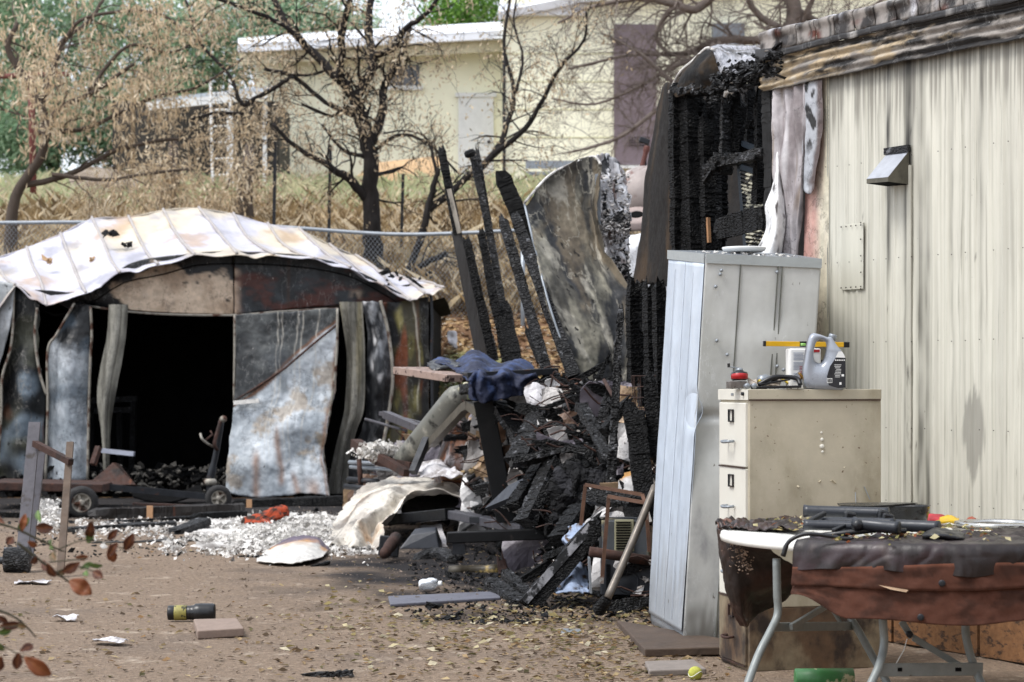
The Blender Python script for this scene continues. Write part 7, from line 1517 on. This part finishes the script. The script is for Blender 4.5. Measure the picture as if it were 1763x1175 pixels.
o = MB().lathe(P(772, 984, 15.2), (1, .0, .02), [(0, .02), (.003, .04), (.1, .045), (.105, .04), (.3, .042), (.305, .045), (.37, .045), (.373, .02)], 20).build('burnt_canister', mat('gold_can', '#3a3428', .5, .1, .2, 12, .2, layers=[('#b39a5c', 5, .5, .6, (1, 1, 1))]), smooth=True); tag(o, 'burnt canister with golden band on the dirt', 'canister')
board('burnt_board_end', (862, 962, 15.0), (868, 990, 14.9), .07, .05, 64, 'small upright rusty scrap at the canister end', None, m=m_rust, catg='scrap')
bt = thing('plastic_bottle', 'small clear crushed plastic bottle lying on the dirt', 'bottle', G(742, 1020)); q = G(742, 1022)+Vector((0, 0, .045))
m_clear = mat('clear_plastic', '#c9cdd2', .18, 0, .08, 20, .2); m_clear.node_tree.nodes['Principled BSDF'].inputs['Transmission Weight'].default_value = .75
MB().lathe(q+Vector((-.075, .02, 0)), (1, -.25, .15), [(0, .02), (.006, .04), (.03, .046), (.05, .042), (.07, .047), (.10, .045), (.125, .03), (.135, .017)], 20).build('body', m_clear, bt, True)
MB().lathe(q+Vector((-.075, .02, 0))+Vector((1, -.25, .15)).normalized()*.135, (1, -.25, .15), [(0, .018), (.018, .018), (.02, .012)], 14).build('cap', m_white, bt, True)
slab('lilac_plank', [(672, 1046), (862, 1034), (856, 1023), (668, 1032)], .02, mat('lilac_board', '#5d5e68', .6, 0, .3, 9, .2, st=(1, 4, 1)), 'flat blue grey plank lying on the dirt below the bottle', 'plank')
slab('small_plate', [(965, 1092), (1003, 1094), (1000, 1086), (968, 1085)], .01, m_galv, 'small grey plate lying on the dirt near the pole foot', 'plate')
# blue cloth at right
for i, rows in enumerate([[[(978, 910, 13.3), (1000, 902, 13.4), (1018, 908, 13.3)], [(974, 930, 13.2), (995, 925, 13.), (1012, 930, 13.2)], [(972, 945, 13.3), (990, 946, 13.1), (1004, 945, 13.2)]],
        [[(968, 985, 13.2), (1000, 970, 13.1), (1012, 990, 13.2)], [(955, 1008, 13.1), (985, 1000, 12.9), (1012, 1008, 13.)], [(946, 1022, 12.9), (980, 1022, 12.8), (1010, 1018, 12.8)]]]):
    wsheet('pale_blue_rag', ['pale blue burnt rag hanging behind the leaning charred beam', 'pale blue rag on the ground beneath the leaning charred beam'][i], 'rag', rows, lambda u, v, p: mixc(hx('#8f9db5'), hx('#4a3b2c'), ss(.15, .35, n3(u*4+i, v*5, 3))), 26, 24, .03, None, 9, .01)
# scorched air conditioner / microwave unit
un = thing('scorched_unit', 'scorched grey metal unit with louvres and round plate beside the locker', 'appliance', P(1080, 1025, 12.9))
un.location.z = 0; YU = 12.9
def ub(name, x0, y0, x1, y1, Y0, Y1, m, par=un, bev=.006):
    a = P(x0, y1, Y0); b2 = P(x1, y0, Y0); return MB().box(((a.x+b2.x)/2, (Y0+Y1)/2, (a.z+b2.z)/2), (b2.x-a.x, abs(Y1-Y0), b2.z-a.z)).build(name, m, par, bevel=bev)
m_un = mat('unit_grey', '#4c5054', .5, .2, .25, 6, .2, layers=[('#8a8264', 4, .52, .66, (1, 1, 1))]); m_un2 = mat('unit_dark', '#30343a', .5, .1, .2, 8, .2)
ub('upper_case', 1036, 897, 1118, 958, YU, YU+.4, m_un); lo = ub('lower_case', 1034, 962, 1121, 1025, YU-.05, YU+.4, m_un2)
up_ = ub('louvre_panel', 1058, 895, 1092, 950, YU-.02, YU, mat('louvre', '#8d8a70', .5, .1, .15, 9, .1))
for k in range(11): ub('louvre_slot', 1061, 899+k*4.5, 1086, 901.2+k*4.5, YU-.028, YU-.0195, m_soot, up_, 0)
for k in range(9): ub('louvre_slot', 1044+k*1.9, 972, 1045+k*1.9, 1016, YU-.056, YU-.0495, m_soot, lo, 0) if k < 4 else None
for k in range(3): ub('louvre_slot', 1071, 970+k*3, 1091, 971.4+k*3, YU-.056, YU-.0495, m_soot, lo, 0)
MB().lathe(P(1081, 1002, YU-.05), (0, -1, 0), [(0, .07), (.008, .068), (.01, .064), (.006, .058), (.012, .05), (.012, .001)], 30).build('round_plate', m_un2, lo, True)
rod('rusty_bar', [(1015, 950, 12.75), (1120, 966, 12.8)], .032, m_rust, 'thick rusty bar across the middle of the scorched unit', 'bar')
# wire frames
def frame(lab, pts, rr, col): 
    o = MB(); P3 = [P(*p) for p in pts]
    for i in range(len(P3)-1): o.bar(P3[i], P3[i+1], rr, rr, up=(0, 1, 0))
    o = o.build('tube_frame', col); tag(o, lab, 'frame', 'rusty tube frames by the locker')
m_fr = mat('frame_rust', '#5e4334', .7, .2, .4, 10, .3, layers=[('#8c8a86', 6, .55, .65, (1, 1, 1))])
frame('taller rusty square tube frame behind the leaning charred beam', [(1000, 905, 12.95), (1008, 835, 12.95), (1106, 852, 12.8), (1120, 900, 12.7)], .022, m_fr)
frame('front rusty square tube frame before the scorched unit', [(1036, 1005, 12.6), (1048, 855, 12.6), (1112, 866, 12.4), (1118, 950, 12.4)], .022, m_fr)
MB().bar(P(1014, 960, 12.7), P(1017, 1020, 12.7), .012, .15).build('frame_side', m_galv, [o for o in bpy.data.objects if o.name == 'scorched_unit'][0])
rod('metal_pole', [(1128, 838, 12.3), (1090, 930, 12.1), (1046, 1030, 11.95)], .023, mat('pole_steel', '#6d665e', .45, .4, .25, 10, .2), 'grey metal pole leaning from the dirt to the locker', 'pole', n=10)
po = [o for o in bpy.data.objects if o.get('label') == 'grey metal pole leaning from the dirt to the locker'][0]
MB().lathe(P(1046, 1030, 11.95), P(1023, 1063, 12.1)-P(1046, 1030, 11.95), [(0, .026), (.03, .035), (.13, .04), (.17, .012)], 12).build('pole_foot', m_char, po)
# wire basket
wb = thing('wire_basket', 'rusty wire basket with arched rim in the rubble beside the locker', 'basket', P(1120, 720, 13.3)); b = MB(); c = P(1122, 690, 13.6)
for k in range(5):
    zz = c.z+.16-k*.07; b.tube([Vector((c.x+.13*math.cos(a), c.y+.13*math.sin(a), zz)) for a in [i*math.pi/10 for i in range(21)]], .003, 4, False)
for k in range(14): a = k*math.pi/7; b.tube([Vector((c.x+.13*math.cos(a), c.y+.13*math.sin(a), c.z+.16)), Vector((c.x+.11*math.cos(a), c.y+.11*math.sin(a), c.z-.14))], .0025, 4, False)
b.build('wires', m_rust, wb)
wsheet('tan_box', 'scorched tan and white box fragment behind the rusty frames', 'box', [[(1076, 812, 13.4), (1098, 808, 13.4), (1112, 816, 13.3)], [(1070, 830, 13.3), (1095, 830, 13.2), (1114, 836, 13.2)], [(1068, 845, 13.3), (1090, 848, 13.2), (1112, 850, 13.2)]], lambda u, v, p: mixc(hx('#a37a48'), hx('#b5b3b2'), ss(.3, .5, v+.2*n3(u*4, v*4, 1))), 18, 14, .03)
wsheet('tan_box', 'pale scorched sheet scrap between wire basket and locker edge', 'scrap', [[(1100, 720, 13.5), (1112, 715, 13.5)], [(1108, 760, 13.4), (1122, 755, 13.4)], [(1116, 800, 13.4), (1128, 800, 13.4)]], lambda u, v, p: mixc(hx('#b9a68c'), hx('#8a5a38'), ss(.0, .4, n3(u*4, v*5, 1))), 12, 18, .03)

# ================================================================ FOREGROUND TWIGS (lower left)
m_red = mat('twig_leaf', attr=True, rough=.55, var=.2, vsc=40, bump=.2, bs=60, bd=.002, spec=.4)
m_tw = mat('twig', '#3d3a2a', .8, 0, .3, 30)
def twig(lab, stem, lv, Y, subs=()):
    root = thing('leafy_twig', lab, 'twig', P(stem[0][0], stem[0][1], Y))
    sp2 = spline([P(x, y, Y+.02*i) for i, (x, y) in enumerate(stem)], 24); MB().tube(sp2, [.0045*(1-.6*i/23) for i in range(24)], 6).build('stem', m_tw, root, True)
    for s2 in subs: MB().tube(spline([P(x, y, Y+.03) for x, y in s2], 10), .0018, 5).build('stem', m_tw, root, True)
    for k, (x0, y0, x1, y1, wd, c) in enumerate(lv):
        r = random.Random(k*3+int(x0)); a = P(x0, y0, Y+.03+r.uniform(-.03, .03)); e = P(x1, y1, Y+.03+r.uniform(-.05, .05)); d = e-a; L_ = d.length; d.normalize(); s = d.cross(Vector((r.uniform(-.3, .3), -1, r.uniform(-.3, .3)))).normalized(); n_ = s.cross(d)
        rows = []; cols_ = []
        for i in range(7):
            t = i/6; ww = wd*Y/F*.5*(math.sin(math.pi*min(1, t*.93+.04))**.8)*(1.15-.3*abs(t-.62)); base = a+d*L_*t+n_*(.18*L_*math.sin(t*2.6)*r.uniform(.2, .8)); rows.append([base-s*ww+n_*ww*.4, base, base+s*ww+n_*ww*.4])
        cc = {'r': '#4e2816', 'o': '#754020', 'g': '#4c6430', 'm': '#55472a'}[c]
        MB().grid(rows, 7, 12, 0, 1, lambda u, v, p, cc=cc: mixc(hx(cc), hx('#8f5a34') if c != 'g' else hx('#86a04a'), .5*(1-ss(0, .08, abs(u-.5)))+.3*n3(u*5, v*6, 2))).build('leaf', m_red, root, True, solid=.0006)
twig('upper foreground twig with rust red and green leaves at the left edge', [(-40, 893), (20, 908), (60, 926), (100, 946), (112, 950)],
     [(8, 903, -8, 886, 14, 'r'), (30, 912, 50, 892, 12, 'g'), (22, 925, 12, 938, 14, 'r'), (38, 915, 44, 885, 12, 'o'), (62, 908, 94, 908, 18, 'r'), (70, 900, 66, 880, 10, 'g'), (48, 932, 64, 940, 10, 'o'), (92, 945, 92, 930, 12, 'g'), (90, 952, 96, 966, 12, 'm'), (152, 928, 158, 896, 16, 'r'), (186, 930, 202, 912, 12, 'r'), (188, 958, 204, 934, 14, 'r'), (190, 938, 196, 966, 16, 'o'), (215, 948, 230, 918, 16, 'r'), (160, 918, 150, 935, 12, 'g')], 5.6, [[(100, 946), (150, 930), (215, 945)], [(62, 926), (90, 940), (95, 952)]])
twig('middle foreground twig with a large pointed rust red leaf', [(30, 935), (62, 960), (95, 985), (118, 1002), (125, 1010)],
     [(84, 984, 76, 965, 14, 'r'), (82, 970, 96, 992, 14, 'r'), (98, 992, 112, 980, 10, 'm'), (108, 986, 138, 968, 16, 'r'), (120, 1000, 158, 1024, 26, 'o'), (130, 960, 152, 958, 10, 'o'), (138, 980, 158, 970, 9, 'g'), (146, 985, 152, 992, 10, 'g'), (160, 985, 178, 996, 15, 'r'), (62, 958, 56, 970, 10, 'r'), (150, 972, 176, 974, 8, 'g')], 5.4, [[(95, 985), (130, 975), (165, 985)], [(85, 968), (120, 965), (150, 962)]])
twig('lowest foreground twig with hanging rust red leaves in the corner', [(-40, 1045), (0, 1052), (30, 1066), (50, 1084), (62, 1098)],
     [(0, 1078, 40, 1074, 14, 'r'), (-5, 1090, 20, 1084, 12, 'g'), (28, 1078, 46, 1080, 10, 'm'), (34, 1122, 56, 1112, 14, 'r'), (32, 1124, 28, 1152, 16, 'r'), (2, 1130, -4, 1155, 16, 'r'), (42, 1132, 88, 1162, 24, 'o'), (0, 1108, 6, 1120, 9, 'g'), (-10, 1060, 12, 1072, 10, 'r')], 5.2, [[(-20, 1100), (10, 1115), (44, 1134)], [(-20, 1085), (10, 1080), (30, 1078)]])
